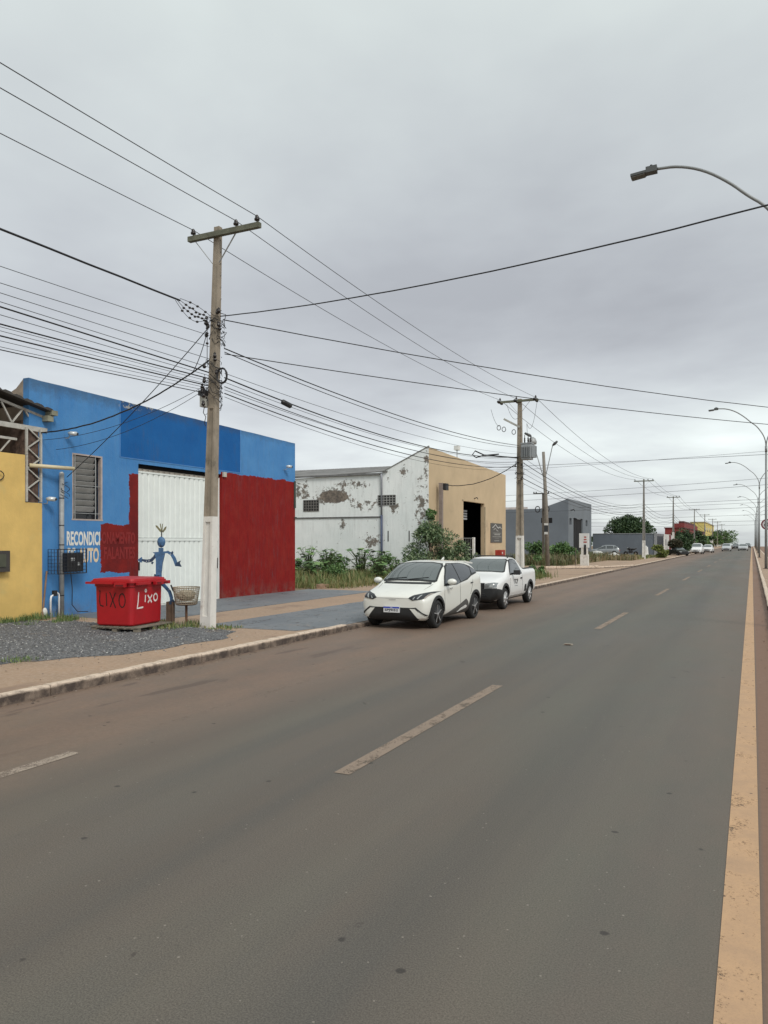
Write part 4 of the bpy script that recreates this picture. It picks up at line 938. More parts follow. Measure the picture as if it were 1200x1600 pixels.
LFT = [(6.58, 6.43, .006), (6.33, 6.16, .006), (6.05, 5.99, .006), (5.85, 5.83, .006), (5.74, 5.76, .014), (5.68, 5.64, .006), (5.62, 5.50, .013), (5.55, 5.44, .005), (5.48, 5.38, .005), (5.45, 5.30, .013), (5.40, 5.22, .005), (5.34, 5.12, .005), (5.28, 5.08, .009)]
for i, (z1, z8, r) in enumerate(LFT):
    # from pole 1 back to a pole behind the camera; sag chosen so that it passes z8 at Y=8.5
    P0z = z1 + .25; lin = z1 + (P0z - z1) * .148; sag = max(0.02, (lin - z8) / .504)
    dx = rng.uniform(-.12, .1)
    wire((-11.0+dx, -22, P0z), (-10.85+dx*.3, 13.72, z1), sag, r, ['thin telephone wire', 'thick black telephone cable'][r > .008] + ' entering the nearest pole from the left, %s of the bundle' % ['topmost', 'second', 'third', 'fourth', 'fifth', 'sixth', 'seventh', 'eighth', 'ninth', 'tenth', 'eleventh', 'twelfth', 'lowest'][i], M_wireg if r < .007 else M_wire)
RGT = [(6.3, 7.0, .35, .014), (6.22, 6.9, .40, .010), (5.75, 6.55, .35, .006), (5.65, 6.4, .55, .016), (5.55, 6.3, .50, .006), (5.45, 6.15, .55, .010), (5.38, 6.0, .45, .006), (5.3, 5.9, .55, .013), (5.22, 5.8, .6, .006)]
for i, (za, zb, sg_, r) in enumerate(RGT):
    wire((-10.6, 13.9, za), (-10.95, 39.1, zb), sg_, r, 'low cable between nearest pole and transformer pole, %s from the top' % ['first', 'second', 'third', 'fourth', 'fifth', 'sixth', 'seventh', 'eighth', 'ninth'][i])
cl = MB(); cl.smooth = True; cl.tube([(-10.62, 16.25, 5.50), (-10.62, 16.3, 5.50), (-10.62, 16.62, 5.46), (-10.62, 16.67, 5.455)], [.02, .07, .07, .02], 10); tag(cl.build('splice_closure', M_dark), 'black splice closure hanging in the cable bundle right of the nearest pole', 'splice closure')
for i in range(6):
    wire((-10.95, 39.4, 6.5 - i*.28), (-10.86, 89.5, 6.3 - i*.3), 1.15 - .08*i, .018 if i in (1, 4) else .009, 'low cable from transformer pole to third pole, %s from the top' % ['first', 'second', 'third', 'fourth', 'fifth', 'sixth'][i])
for i in range(4):
    wire((-10.86, 89.7, 6.2 - i*.4), (-10.86, 125, 6.2 - i*.4), .7, .016, 'low cable from third pole to fourth, %s from the top' % ['first', 'second', 'third', 'fourth'][i])
    wire((-10.86, 125, 6.2 - i*.4), (-10.86, 172.7, 6.2 - i*.4), 1.0, .02, 'low cable from fourth pole to fifth, %s from the top' % ['first', 'second', 'third', 'fourth'][i])
for i, z in enumerate((8.8, 6.3, 5.6)): wire((-10.86, 172.7, z), (-10.86, 335, z), 1.8, .03, 'far wire running past the yellow building, %s' % ['highest', 'middle', 'lowest'][i])
# road crossings
XG = 'wires crossing the road'
wire((-10.6, 13.75, 6.98), (9.5, 8, 6.6), .6, .012, 'wire rising right from the nearest pole across the lamp arm', group=XG, wob_=.006, n=50)
wire((-10.6, 13.85, 6.93), (9.5, 40, 6.9), .5, .012, 'upper wire crossing the road behind the transformer pole top', group=XG, wob_=.006, n=50)
wire((-10.6, 13.9, 6.18), (9.5, 40, 6.35), .42, .011, 'lower wire crossing the road under the one at the transformer pole top', group=XG, n=50)
for i, (ya, za, yb, zb, sg_, r, xa) in enumerate(((58, 8.9, 61, 8.3, .3, .014, -34), (60, 7.6, 64, 9.2, .5, .010, -34), (88, 8.4, 93, 9.5, .8, .016, -30), (90, 6.9, 97, 9.0, .6, .018, -30), (100, 5.9, 104, 7.5, .3, .018, -30), (92, 5.3, 97, 6.8, .3, .014, -26), (125, 6.9, 130, 7.6, .4, .022, -20), (150, 6.9, 160, 7.4, .4, .022, -14), (190, 7.6, 196, 7.0, .4, .03, -12), (230, 7.3, 236, 6.9, .4, .03, -12))):
    wire((xa - 60, ya - .02*60, za), (11.5, yb, zb), sg_ * 2, r, 'distant wire strung across the whole road, %s from the near side' % ['first', 'second', 'third', 'fourth', 'fifth', 'sixth', 'seventh', 'eighth', 'ninth', 'tenth'][i], group=XG)
# service drops
SG = 'service drops to the buildings'
wire((-10.85, 13.72, 6.05), (XB+.05, 13.62, 4.72), .35, .018, 'thick twisted cable dropping from the nearest pole to the yellow workshop', group=SG, wob_=.012, n=40)
wire((-10.9, 13.68, 6.72), (XB+.14, 14.35, 3.66), .12, .010, 'straight wire dropping from the nearest pole to the grey service post', group=SG)
wire((-10.9, 13.7, 5.5), (XB+.04, 13.7, 4.55), .25, .006, 'thin wire sloping past the spotlight on the blue wall, the upper of two', group=SG)
wire((-10.9, 13.7, 5.42), (XB+.04, 14.1, 4.35), .25, .006, 'thin wire sloping past the spotlight on the blue wall, the lower of two', group=SG)
wire((-10.95, 39.1, 6.15), (XB+.48, 40.6, 5.2), .45, .022, 'twisted cable dropping from the transformer pole to the beige warehouse', group=SG, wob_=.02, n=30)
wire((-10.90, 13.66, 6.62), (-11.35, 13.70, 5.78), .10, .009, 'short bowed jumper wire joining the thick drop cable left of the nearest pole', group=SG)
lp = MB(); lp.tube([(-11.9, 38.7, 6.55 + .0), (-12.6, 38.5, 6.5), (-13.1, 38.4, 6.75), (-13.25, 38.4, 6.55), (-13.05, 38.4, 6.4), (-12.6, 38.5, 6.52), (-11.0, 39.1, 6.35)], .035, 6); tag(lp.build('cable_loop', M_wire), 'spare cable loop sticking out left of the transformer pole', 'cable coil')
for i, (a, b, sg_) in enumerate((((-12.3, 38.6, 8.9), (-11.9, 38.8, 8.0), .2), ((-11.6, 39.1, 9.2), (-11.0, 39.0, 8.4), .3), ((-10.05, 39.3, 9.2), (-10.5, 39.0, 8.1), .7), ((-10.5, 39.0, 8.1), (-10.45, 38.95, 7.5), .1))):
    wire(a, b, sg_, .009, 'jumper wire on the transformer pole, %s' % ['leftmost', 'second from left', 'bowed out on the right', 'above the transformer'][i], group='jumper wires on the transformer pole', n=12)

# ---- street lamps in the median
M_lampp = mat('lamp_post_galv', (.23, .24, .24), .5, .1, 5, metal=.3)
M_lamph = mat('lamp_head', (.075, .08, .08), .5, .1)
ARC = [(0, 8.1), (-.02, 8.7), (-.12, 9.1), (-.32, 9.45+.02), (-.60, 9.86), (-.93, 10.12), (-1.34, 10.53), (-1.90, 10.94), (-2.48, 11.16), (-2.97, 11.19)]
def street_lamp(x, y, label):
    e = empty('street_lamp', (x, y, .14), label, 'street lamp', 'twin arm street lamps in the median')
    mb = MB(); mb.smooth = True; mb.tube([(x, y, .14), (x, y, 3), (x, y, 8.2)], [.10, .085, .062], 12); mb.build('post', M_lampp, e)
    mb = MB(); mb.box(x-.2, x+.2, y-.2, y+.2, .14, .17); mb.build('base_plate', mat('rusty_plate', (.12, .07, .05)), e)
    mb = MB(); mb.smooth = True; mb.tube([(x, y, 8.05), (x, y, 8.45)], .078, 12); mb.build('collar', M_lampp, e)
    for s in (1, -1):
        mb = MB(); mb.smooth = True
        pts = [Vector((x + s*a, y, z)) for a, z in ARC]
        # smooth the arc
        for _ in range(2):
            q = [pts[0]]
            for i in range(len(pts)-1): q += [pts[i].lerp(pts[i+1], .25), pts[i].lerp(pts[i+1], .75)]
            pts = q + [pts[-1]]
        mb.tube(pts, .036, 8); mb.build('arm', M_lampp, e)
        hx = x - s*2.97; d = -s
        def bx(name, a, b, yw, z0, z1, m, zt=0, parent=e):
            m_ = MB(); p = [(hx + d*a, y-yw, z0), (hx + d*b, y-yw, z0-zt), (hx + d*b, y-yw, z1-zt), (hx + d*a, y-yw, z1)]
            m_.prism(p, (0, 2*yw, 0)); return m_.build(name, m, parent)
        bx('driver_box', 0, .26, .11, 11.12, 11.26, M_lamph, .01); hd = bx('lamp_head', .261, .62, .13, 11.11, 11.17, M_lamph, .03)
        bx('light_panel', .28, .60, .11, 11.08, 11.109, mat('led_lens', (.10, .095, .075), .3), .03, hd)
        m_ = MB(); m_.lathe((hx + d*.14, y, 11.26), [(.035, 0), (.035, .05), (.025, .06)], 10); m_.build('sensor', M_dark, e)
    return e
sl = street_lamp(.86, 20, 'nearest twin arm street lamp, its head hanging over the lane at the upper right')
for yy, lab in ((58, 'second street lamp in the median, standing before the round speed sign'), (98, 'third street lamp in the median, just past the speed sign'), (136, 'fourth street lamp in the median'), (174, 'fifth street lamp in the median'), (212, 'sixth street lamp in the median, small and far'), (252, 'seventh street lamp in the median, near the road end'), (296, 'farthest street lamp in the median')):
    copy_tree(sl, loc=(.86 if yy != 98 else .76, yy, .14), label=lab)
# speed sign
ss = empty('speed_sign', (.95, 60.5, .14), 'round white speed sign with dark red ring reading 60 behind the second lamp', 'road sign')
mb = MB(); mb.tube([(.95, 60.5, .1), (.95, 60.5, 3.4)], .03, 8); mb.build('post', M_steel, ss)
mb = MB(); mb.lathe((.95, 60.44, 3.2), [(.38, 0), (.38, -.012)], 32, 'Y'); mb.build('ring_plate', mat('sign_red', (.16, .018, .03), .5, .05), ss)
mb = MB(); mb.lathe((.95, 60.427, 3.2), [(.285, 0), (.285, -.003)], 32, 'Y'); mb.build('face', mat('sign_face', (.55, .54, .55), .5, .03), ss)
text_mesh('60', 'digits', .77, 60.42, 3.05, (1, 0, 0), (0, 0, 1), .36, .30, mat('sign_black', (.02, .02, .02)), ss, .002, .03)
# twin lamp by the corner
tl = empty('corner_lamp', (-14.4, 59.6, PZ), 'slim leaning post with two thin lamp arms near the road corner', 'street lamp')
mb = MB(); mb.smooth = True; mb.tube([(-14.38, 59.6, 0), (-14.5, 59.6, 4.5), (-14.7, 59.5, 9.0)], [.17, .15, .11], 10); mb.build('post', mat('weathered_post', (.20, .18, .155), .9, .2), tl)
for a, b, m_ in (((-14.62, 59.55, 6.7), (-15.55, 59.1, 10.2), 0), ((-14.62, 59.55, 6.7), (-14.05, 59.8, 9.5), 1)):
    mb = MB(); mb.tube([a, b], .035, 6); mb.build('arm', M_lampp, tl)
    v = Vector(b); mb = MB(); mb.smooth = True; mb.tube([v, v + Vector((-.15 if not m_ else .15, -.05, .1)), v + Vector((-.5 if not m_ else .4, -.15, .28))], [.06, .12, .08], 8); mb.build('lamp_head', M_lamph, tl)
mb = MB(); mb.smooth = True; mb.lathe((-15.5, 59.2, 9.55), [(.02, 0), (.32, .05), (.36, .25), (.25, .5), (.1, .62)], 14); tag(mb.build('lamp_dome', mat('dome_grey', (.30, .31, .31), .4)), 'pale round housing on the arm of the leaning lamp post beside the transformer', 'camera')  # whitish dome belonging to the left lamp head
mb = MB(); mb.box(-14.62, -14.32, 59.4, 59.47, 2.75, 3.25); mb.build('notice', mat('notice_black', (.03, .035, .04)), tl)
mb = MB(); mb.box(-14.62, -14.32, 59.4, 59.46, 3.26, 3.42); mb.box(-14.6, -14.34, 59.4, 59.46, 2.55, 2.74); mb.build('notice_edge', mat('notice_white', (.55, .56, .55)), tl)
# totem
tt = empty('white_totem', (-12.1, 62.4, PZ), 'white meter totem with dark slot and red lettering at the pavement edge', 'totem')
mb = MB(); mb.box(-12.42, -11.78, 62.3, 62.6, PZ, .95); mb.build('base', M_limew, tt)
mb = MB(); mb.box(-12.35, -11.85, 62.33, 62.57, .951, 1.5); mb.build('middle', M_limew, tt)
mb = MB(); mb.box(-12.5, -11.75, 62.3, 62.6, 1.501, 2.65); mb.build('head', mat('totem_white', (.62, .63, .63), .6, .04), tt)
mb = MB(); mb.box(-12.12, -11.95, 62.28, 62.329, .95, 1.75); mb.build('slot', M_dark, tt)
for k in range(3): mb = MB(); mb.box(-12.15+.02*k, -11.9-.02*k, 62.285, 62.299, 1.9+k*.2, 2.0+k*.2); mb.build('print', mat('totem_red', (.35, .06, .05)), tt)
mb = MB(); mb.tube([(-12.75, 62.2, PZ), (-12.75, 62.2, 1.5)], .03, 6); tag(mb.build('thin_stake', mat('stake', (.14, .12, .10))), 'thin dark stake left of the white totem', 'stake')

# ---- red bin on its pallet
def red_bin():
    a = R(8); cx, cy, z0 = -11.62, 12.14, PZ + .0
    rt = Matrix.Rotation(a, 4, 'Z')
    root = empty('waste_bin', (cx, cy, z0), 'big red four corner waste bin marked LIXO in black and white', 'waste bin', rz=0)
    M_redp = mat('red_plastic', (.37, .004, .010), .5, .10, 3, .06, 30, dirt=(.25, .02, .015), dirt_amt=-.02, objspace=True)
    # local frame: corner (0,0) nearest; -x = left side length L1, +y = depth L2
    L1, L2, h0, h1 = .98, 1.16, .16, 1.09
    def P(x, y, z): return tuple(rt @ Vector((x, y, 0)) + Vector((cx, cy, z0 + z)))
    def rr(x0, x1, y0, y1, r, n=4):
        pts = []
        for cx_, cy_, a0 in ((x1-r, y0+r, -90), (x1-r, y1-r, 0), (x0+r, y1-r, 90), (x0+r, y0+r, 180)):
            for k in range(n+1): t = R(a0 + 90*k/n); pts.append((cx_ + r*math.cos(t), cy_ + r*math.sin(t)))
        return pts
    def loft(rings, name, m, par, smooth=False):
        mb = MB(); n = len(rings[0][0]); vs = []
        for pts, z in rings: vs += [P(x, y, z) for x, y in pts]
        fs = [(i*n+k, i*n+(k+1) % n, (i+1)*n+(k+1) % n, (i+1)*n+k) for i in range(len(rings)-1) for k in range(n)] + [tuple(range(n)), tuple((len(rings)-1)*n+k for k in range(n))]
        mb.smooth = smooth; mb.add(vs, fs); return mb.build(name, m, par)
    tp = .055
    body = loft([(rr(-L1+tp, -tp, tp, L2-tp, .08), h0), (rr(-L1+tp-.02, -tp+.02, tp-.02, L2-tp+.02, .09), h0+.03), (rr(-L1+.02, -.02, .02, L2-.02, .09), h1-.12), (rr(-L1, 0, 0, L2, .09), h1-.11), (rr(-L1, 0, 0, L2, .09), h1)], 'body', M_redp, root)
    loft([(rr(-L1-.05, .05, -.05, L2+.05, .09), h1-.03), (rr(-L1-.05, .05, -.05, L2+.05, .09), h1+.012)], 'rim', M_redp, root)
    lid = loft([(rr(-L1-.03, .03, -.03, L2+.03, .09), h1+.013), (rr(-L1-.02, .02, -.02, L2+.02, .09), h1+.05), (rr(-L1+.10, -.10, .10, L2-.10, .1), h1+.065)], 'lid', M_redp, root)
    mb = MB(); mb.add([P(-L1-.11, -.10, h1-.01), P(-.42, -.10, h1-.01), P(-.42, -.05, h1-.01), P(-L1-.11, -.05, h1-.01), P(-L1-.11, -.10, h1-.055), P(-.42, -.10, h1-.055), P(-.42, -.05, h1-.055), P(-L1-.11, -.05, h1-.055)], [(0,1,2,3),(4,7,6,5),(0,4,5,1),(1,5,6,2),(2,6,7,3),(3,7,4,0)]); mb.build('handle_bar', M_redp, root)
    def slabp(x0, x1, y0, y1, z0_, z1_, nm, m):
        m_ = MB(); m_.add([P(x0,y0,z0_),P(x1,y0,z0_),P(x1,y1,z0_),P(x0,y1,z0_),P(x0,y0,z1_),P(x1,y0,z1_),P(x1,y1,z1_),P(x0,y1,z1_)], [(0,3,2,1),(4,5,6,7),(0,1,5,4),(1,2,6,5),(2,3,7,6),(3,0,4,7)]); return m_.build(nm, m, root)
    slabp(-.36, -.10, -.12, -.051, h1-.11, h1-.03, 'lift_lug', M_redp); slabp(-.33, -.14, -.125, -.1201, h1-.095, h1-.06, 'lug_slot', mat('bin_shadow_red', (.12, .003, .006)))
    slabp(.051, .12, L2-.5, L2+.05, h1-.09, h1-.02, 'lift_lug', M_redp); slabp(.051, .11, .05, .5, h1-.07, h1-.02, 'lift_lug', M_redp)
    for k in range(2): slabp(.121, .126, L2-.45+.25*k, L2-.3+.25*k, h1-.075, h1-.045, 'lug_slot', mat('bin_shadow_red', (.12, .003, .006)))
    # painted strokes. faces lean inwards a little: interpolate
    def face(u, z, side):
        u *= (.89, .92)[side]; z = .02 + z*1.02   # side 0: front (-y), u from left 0..L1 ; side 1: right (+x), u from near 0..L2
        t = (z - h0) / (h1 - .12 - h0); o = tp - .02 - (tp - .04) * min(1, max(0, t)); o += .0
        return P(-L1 + u, o - .003, z) if side == 0 else P(-o + .003, u, z)
    def paint(strokes, side, w, m):
        for s in strokes:
            # densify
            pts = [Vector(p) for p in s]; dn = []
            for p, q in zip(pts, pts[1:]):
                n = max(1, int((q-p).length/.05)); dn += [p.lerp(q, k/n) for k in range(n)]
            dn.append(pts[-1]); L_, R_ = [], []
            for i, p in enumerate(dn):
                d = (dn[min(i+1, len(dn)-1)] - dn[max(i-1, 0)]).normalized(); nn = Vector((-d.y, d.x)); ww = w/2*(1 + .3*noise.noise(Vector((p.x*30, p.y*30, side))))
                L_.append(p + nn*ww); R_.append(p - nn*ww)
            mb = MB(); vs = [face(p.x, p.y, side) for p in L_] + [face(p.x, p.y, side) for p in R_]; n = len(dn)
            mb.add(vs, [(i, i+1, n+i+1, n+i) for i in range(n-1)]); o = mb.build('painted_stroke', m, root, fix=False); o.parent = body
    def ell(cx_, cz, rx, rz, n=18): return [(cx_ + rx*math.cos(2*math.pi*k/n + 1.4), cz + rz*math.sin(2*math.pi*k/n + 1.4)) for k in range(n+1)]
    mk = mat('marker_black', (.020, .004, .005), .6); mw = mat('paint_white_strokes', (.72, .66, .64), .6)
    paint([[(.19, .84), (.17, .66), (.19, .55), (.28, .53)], [(.36, .81), (.37, .54)], [(.46, .83), (.62, .50)], [(.62, .82), (.47, .52)], ell(.80, .66, .085, .14), [(.16, .85), (.20, .845)]], 0, .027, mk)
    paint([[(.27, .82), (.25, .62), (.22, .49), (.45, .50)], [(.53, .75), (.52, .60)], ell(.54, .84, .03, .025, 10), [(.62, .74), (.78, .58)], [(.79, .74), (.63, .58)], ell(.93, .68, .075, .075, 14)], 1, .036, mw)
    # pallet below
    pr = empty('pallet', (cx, cy, PZ), 'old grey wooden pallet under the red waste bin', 'pallet')
    Mp = mat('pallet_wood', (.19, .165, .13), .9, .3, 6)
    def pb(x0, x1, y0, y1, z0_, z1_, nm):
        m_ = MB(); q = lambda x, y, z: tuple(rt @ Vector((x, y, 0)) + Vector((cx, cy, PZ + .03 + z)))
        m_.add([q(x0,y0,z0_),q(x1,y0,z0_),q(x1,y1,z0_),q(x0,y1,z0_),q(x0,y0,z1_),q(x1,y0,z1_),q(x1,y1,z1_),q(x0,y1,z1_)], [(0,3,2,1),(4,5,6,7),(0,1,5,4),(1,2,6,5),(2,3,7,6),(3,0,4,7)]); return m_.build(nm, Mp, pr)
    for k in range(7): pb(-1.02 + k*.175, -1.02 + k*.175 + .12, -.02, 1.22, .09, .115, 'deck_board')
    for yy in (0, .56, 1.10):
        pb(-1.02, .14, yy, yy+.1, .065, .089, 'stringer_board')
        for xx in (-1.0, -.5, .02): pb(xx, xx+.11, yy, yy+.11, 0, .064, 'block')
red_bin()

# ---- scrap metal figure on a stump, wire basket
def figure():
    bx_, by_ = -11.82, 13.5; u = Vector((.9018, .4321, 0)); vdir = Vector((-.4321, .9018, 0)); K = .01429
    M_fb = mat('sculpture_blue', (.05, .13, .26), .5, .35, 14, metal=.0, dirt=(.03, .05, .10), dirt_amt=.05); M_fd = mat('sculpture_dark', (.018, .045, .095), .5, .3, 14)
    def W(px, py, dep=0): return Vector((bx_, by_, 0)) + u*((px-270)*K) + vdir*dep + Vector((0, 0, 2 - (py-846)*K))
    e = empty('metal_figure', (bx_, by_, PZ), 'blue man made of scrap metal with a leafy crown, arms spread, on a post', 'sculpture')
    def flatp(pts, name, m, th=.035):
        mb = MB(); mb.prism([W(x, y, -th/2) for x, y in pts], vdir*th); return mb.build(name, m, e)
    def ribbon(cl, ws, name, m, th=.03, holes=()):
        c = [Vector(p) for p in cl]; A, B = [], []
        for i, p in enumerate(c):
            d = (c[min(i+1, len(c)-1)] - c[max(i-1, 0)]).normalized(); nn = Vector((-d.y, d.x)) * ws[i] / 2; A.append(p+nn); B.append(p-nn)
        mb = MB()
        for i in range(len(c)-1): mb.prism([W(*A[i], -th/2), W(*A[i+1], -th/2), W(*B[i+1], -th/2), W(*B[i], -th/2)], vdir*th)
        o = mb.build(name, m, e)
        for h in holes:
            q = MB(); c0 = W(*h, -th/2 - .003); ringp = [c0 + u*(.012*math.cos(t*.785)) + Vector((0, 0, .012*math.sin(t*.785))) for t in range(8)]; q.add(ringp, [tuple(range(8))]); q.build('hole', mat('hole_pale', (.45, .47, .47)), o)
        return o
    mb = MB(); mb.smooth = True
    c = W(257, 847); rings = []
    n = 14; vs = []; prof = [(0.01, -1), (.5, -.86), (.86, -.5), (1, 0), (.86, .5), (.5, .86), (.01, 1)]
    for r, t in prof:
        for k in range(n):
            a = 2*math.pi*k/n; vs.append(c + u*(r*.095*math.cos(a)) + vdir*(r*.05*math.sin(a)) + Vector((0, 0, t*.125)))
    mb.add(vs, [(i*n+k, i*n+(k+1) % n, (i+1)*n+(k+1) % n, (i+1)*n+k) for i in range(6) for k in range(n)]); hd = mb.build('head', M_fb, e)
    q = MB(); q.smooth = True; q.lathe(W(257.5, 852.5, -.05), [(.022, 0), (.022, .006)], 8, 'Y'); q.build('eye', M_fd, hd)
    flatp([(253, 856), (260, 856), (260, 863), (253, 863)], 'neck', M_fb)
    flatp([(244, 863), (263, 861.5), (262, 868), (259, 880), (257, 898), (249, 900), (249, 876), (247.5, 866)], 'torso', M_fb, .06)
    ribbon([(249, 866), (246, 871), (241, 876), (234, 877), (226, 875)], [4, 4, 5, 5, 3], 'arm', M_fd, .03, [(238, 876.5), (234, 877)])
    flatp([(220, 875), (226, 870.5), (227, 873), (226, 876), (227, 879), (224, 879)], 'hand', M_fb)
    flatp([(243, 878), (245, 879), (243, 882), (241, 880)], 'elbow_bolt', M_fd)
    ribbon([(262, 863.5), (267, 862.5), (273, 866), (277, 872), (279, 877), (281, 884)], [2.5, 4, 4.5, 5, 5, 4], 'arm', M_fb, .03, [(272, 866)])
    flatp([(272, 864), (275, 861), (276, 864), (274, 867)], 'elbow_bolt', M_fd)
    flatp([(280, 880), (288, 876), (286, 880), (289, 886), (283, 885), (279, 885)], 'hand', M_fd)
    ribbon([(253, 898), (254, 905), (258, 912), (264, 918), (270, 925), (273, 934), (273, 943)], [9, 8, 6, 5, 5, 5, 4], 'leg', M_fb, .03, [(269.5, 922)])
    ribbon([(250, 898), (248, 910), (243, 922)], [8, 6, 5], 'leg', M_fd)
    flatp([(270, 940), (276, 937), (278, 941), (275, 945), (270, 945)], 'foot', M_fd, .06)
    mb = MB(); mb.tube([W(257.5, 839), W(257.5, 829)], .012, 6); mb.build('stalk', M_dark, e)
    Ml = mat('olive_metal', (.16, .15, .075), .6, .3, 9)
    for pts in ([(256, 832), (248.5, 823), (248, 820.5), (250.5, 821), (256.5, 828)], [(257, 830), (254.5, 818), (256, 818), (258, 829)], [(257.5, 830), (258.5, 818), (259.5, 818.5), (258.8, 830)], [(258, 831), (263, 823), (265.5, 822.5), (264, 827), (260, 832)]): flatp(pts, 'leaf', Ml, .012)
    st = empty('stump_post', (bx_, by_, PZ), 'short brown grooved post carrying the blue metal figure', 'post')
    mb = MB(); c0 = W(271.5, 980)
    for a, b in ((-.08, -.045), (.045, .08)): mb.obox(c0 + u*((a+b)/2) + Vector((0, 0, .27)), (b-a, .14, .58), Matrix.Rotation(R(25.6), 3, 'Z'))
    mb.obox(c0 + Vector((0, 0, .27)), (.09, .05, .575), Matrix.Rotation(R(25.6), 3, 'Z')); mb.build('beam', mat('brown_beam', (.115, .075, .05), .9, .3, 8), st)
    # basket
    cb = W(296.5, 931); bk = empty('wire_basket', (cb.x, cb.y, PZ), 'round rusty cream wire basket on a thin post', 'litter basket')
    Mb_ = mat('rusty_wire', (.36, .30, .22), .8, .5, 22); Mr_ = mat('rust_brown', (.13, .07, .04), .9, .4, 20)
    zb, zt, rb, rt_ = .60, .97, .235, .295
    def hoop(r, z, tr): return [cb*1 + Vector((r*math.cos(t), r*math.sin(t), z - cb.z)) for t in [2*math.pi*k/24 for k in range(25)]]
    for k in range(9): t = k/8; mb = MB(); mb.tube(hoop(rb + (rt_-rb)*t, zb + (zt-zb)*t, 0), .006 if k < 8 else .011, 5, cap=False); mb.build('hoop', Mb_, bk)
    for k in range(34):
        t = 2*math.pi*k/34; m_ = MB(); m_.tube([cb + Vector((rb*math.cos(t), rb*math.sin(t), zb-cb.z)), cb + Vector((rt_*math.cos(t+.03), rt_*math.sin(t+.03), zt-cb.z))], .0055, 4); m_.build('upright', Mb_, bk)
    m_ = MB(); m_.lathe((cb.x, cb.y, zb-.03), [(.20, 0), (.235, .02), (.235, .035)], 20); m_.build('bottom', Mr_, bk)
    m_ = MB(); m_.tube([(cb.x, cb.y, PZ), (cb.x, cb.y, zb-.02)], .028, 8); m_.build('post', Mr_, bk)
    # litter inside: crumpled bags
    m_ = MB(); bm = bmesh.new(); bmesh.ops.create_icosphere(bm, subdivisions=3, radius=.21)
    for v in bm.verts: v.co *= 1 + .22*noise.noise(v.co*9); v.co.z *= .62; v.co += Vector((cb.x, cb.y, .79))
    m_.add([v.co for v in bm.verts], [tuple(v.index for v in f.verts) for f in bm.faces]); bm.free()
    tag(m_.build('litter_bag', mat('crumpled_bag', (.30, .26, .19), .6, .5, 16)), 'crumpled pale rubbish filling the wire basket', 'rubbish')
    m_ = MB(); m_.tube([W(278, 924, -.1), W(274, 914, -.1)], .018, 6); tag(m_.build('bottle_neck', M_dark), 'dark bottle neck poking out of the wire basket', 'bottle')
figure()

# =================================================================== VEHICLES
def shell(rows, name, m, parent, subd=3, cut=None, cutm=None, keep=None):
    vs, n = [], 14
    for (y, zb, wb, c, d, e_, f, g, zh) in rows:
        half = [(wb, zb), c, d, e_, f, g]
        vs += [(0, y, zb)] + [(x, y, z) for x, z in half] + [(0, y, zh)] + [(-x, y, z) for x, z in reversed(half)]
    fs = [(i*n+k, i*n+(k+1) % n, (i+1)*n+(k+1) % n, (i+1)*n+k) for i in range(len(rows)-1) for k in range(n)]
    for base in (0, (len(rows)-1)*n):   # quad caps
        for k in range(6): fs.append((base+k, base+k+1, base+(13-k-0) % n if k else base+13, base+(14-k) % n) if k else (base, base+1, base+13))
        fs.append((base+6, base+7, base+8))
    fs = [tuple(dict.fromkeys(f)) for f in fs]
    me = bpy.data.meshes.new(name); me.from_pydata(vs, [], fs); me.materials.append(m)
    bm = bmesh.new(); bm.from_mesh(me); bmesh.ops.recalc_face_normals(bm, faces=bm.faces)
    cl = bm.edges.layers.float.get('crease_edge') or bm.edges.layers.float.new('crease_edge')
    bm.verts.ensure_lookup_table()
    for ed in bm.edges:
        a, b = ed.verts[0].index, ed.verts[1].index
        if abs(a - b) == n and a % n in (4, 10): ed[cl] = .45
        if abs(a - b) == n and a % n in (5, 9): ed[cl] = .3
        if abs(a - b) == n and a % n in (1, 13): ed[cl] = .6
    bm.to_mesh(me); bm.free()
    o = bpy.data.objects.new(name, me); COL.objects.link(o)
    sm = o.modifiers.new('s', 'SUBSURF'); sm.levels = subd; sm.render_levels = subd
    bpy.context.view_layer.update(); dg = bpy.context.evaluated_depsgraph_get()
    me2 = bpy.data.meshes.new_from_object(o.evaluated_get(dg)); o.modifiers.clear(); o.data = me2
    bm = bmesh.new(); bm.from_mesh(me2); bvh = BVHTree.FromBMesh(bm); bm.free()
    if cut:
        if cutm: me2.materials.append(cutm)
        for c in cut:
            c.data.materials.clear(); c.data.materials.append(cutm or m)
            b = o.modifiers.new('b', 'BOOLEAN'); b.operation = 'DIFFERENCE'; b.object = c; b.solver = 'EXACT'; b.material_mode = 'TRANSFER'
        bpy.context.view_layer.update(); dg = bpy.context.evaluated_depsgraph_get()
        me3 = bpy.data.meshes.new_from_object(o.evaluated_get(dg)); o.modifiers.clear(); o.data = me3
        for c in cut: bpy.data.objects.remove(c)
    for p in o.data.polygons: p.use_smooth = True
    o.data.set_sharp_from_angle(angle=R(38))
    o.parent = parent
    return o, bvh
def tmp_obj(mb):
    return mb.build('cutter', [])
AX = {'F': (lambda a, b: Vector((a, -9, b)), Vector((0, 1, 0))), 'B': (lambda a, b: Vector((a, 12, b)), Vector((0, -1, 0))),
      'L': (lambda a, b: Vector((9, a, b)), Vector((-1, 0, 0))), 'R': (lambda a, b: Vector((-9, a, b)), Vector((1, 0, 0))), 'T': (lambda a, b: Vector((a, b, 9)), Vector((0, 0, -1)))}
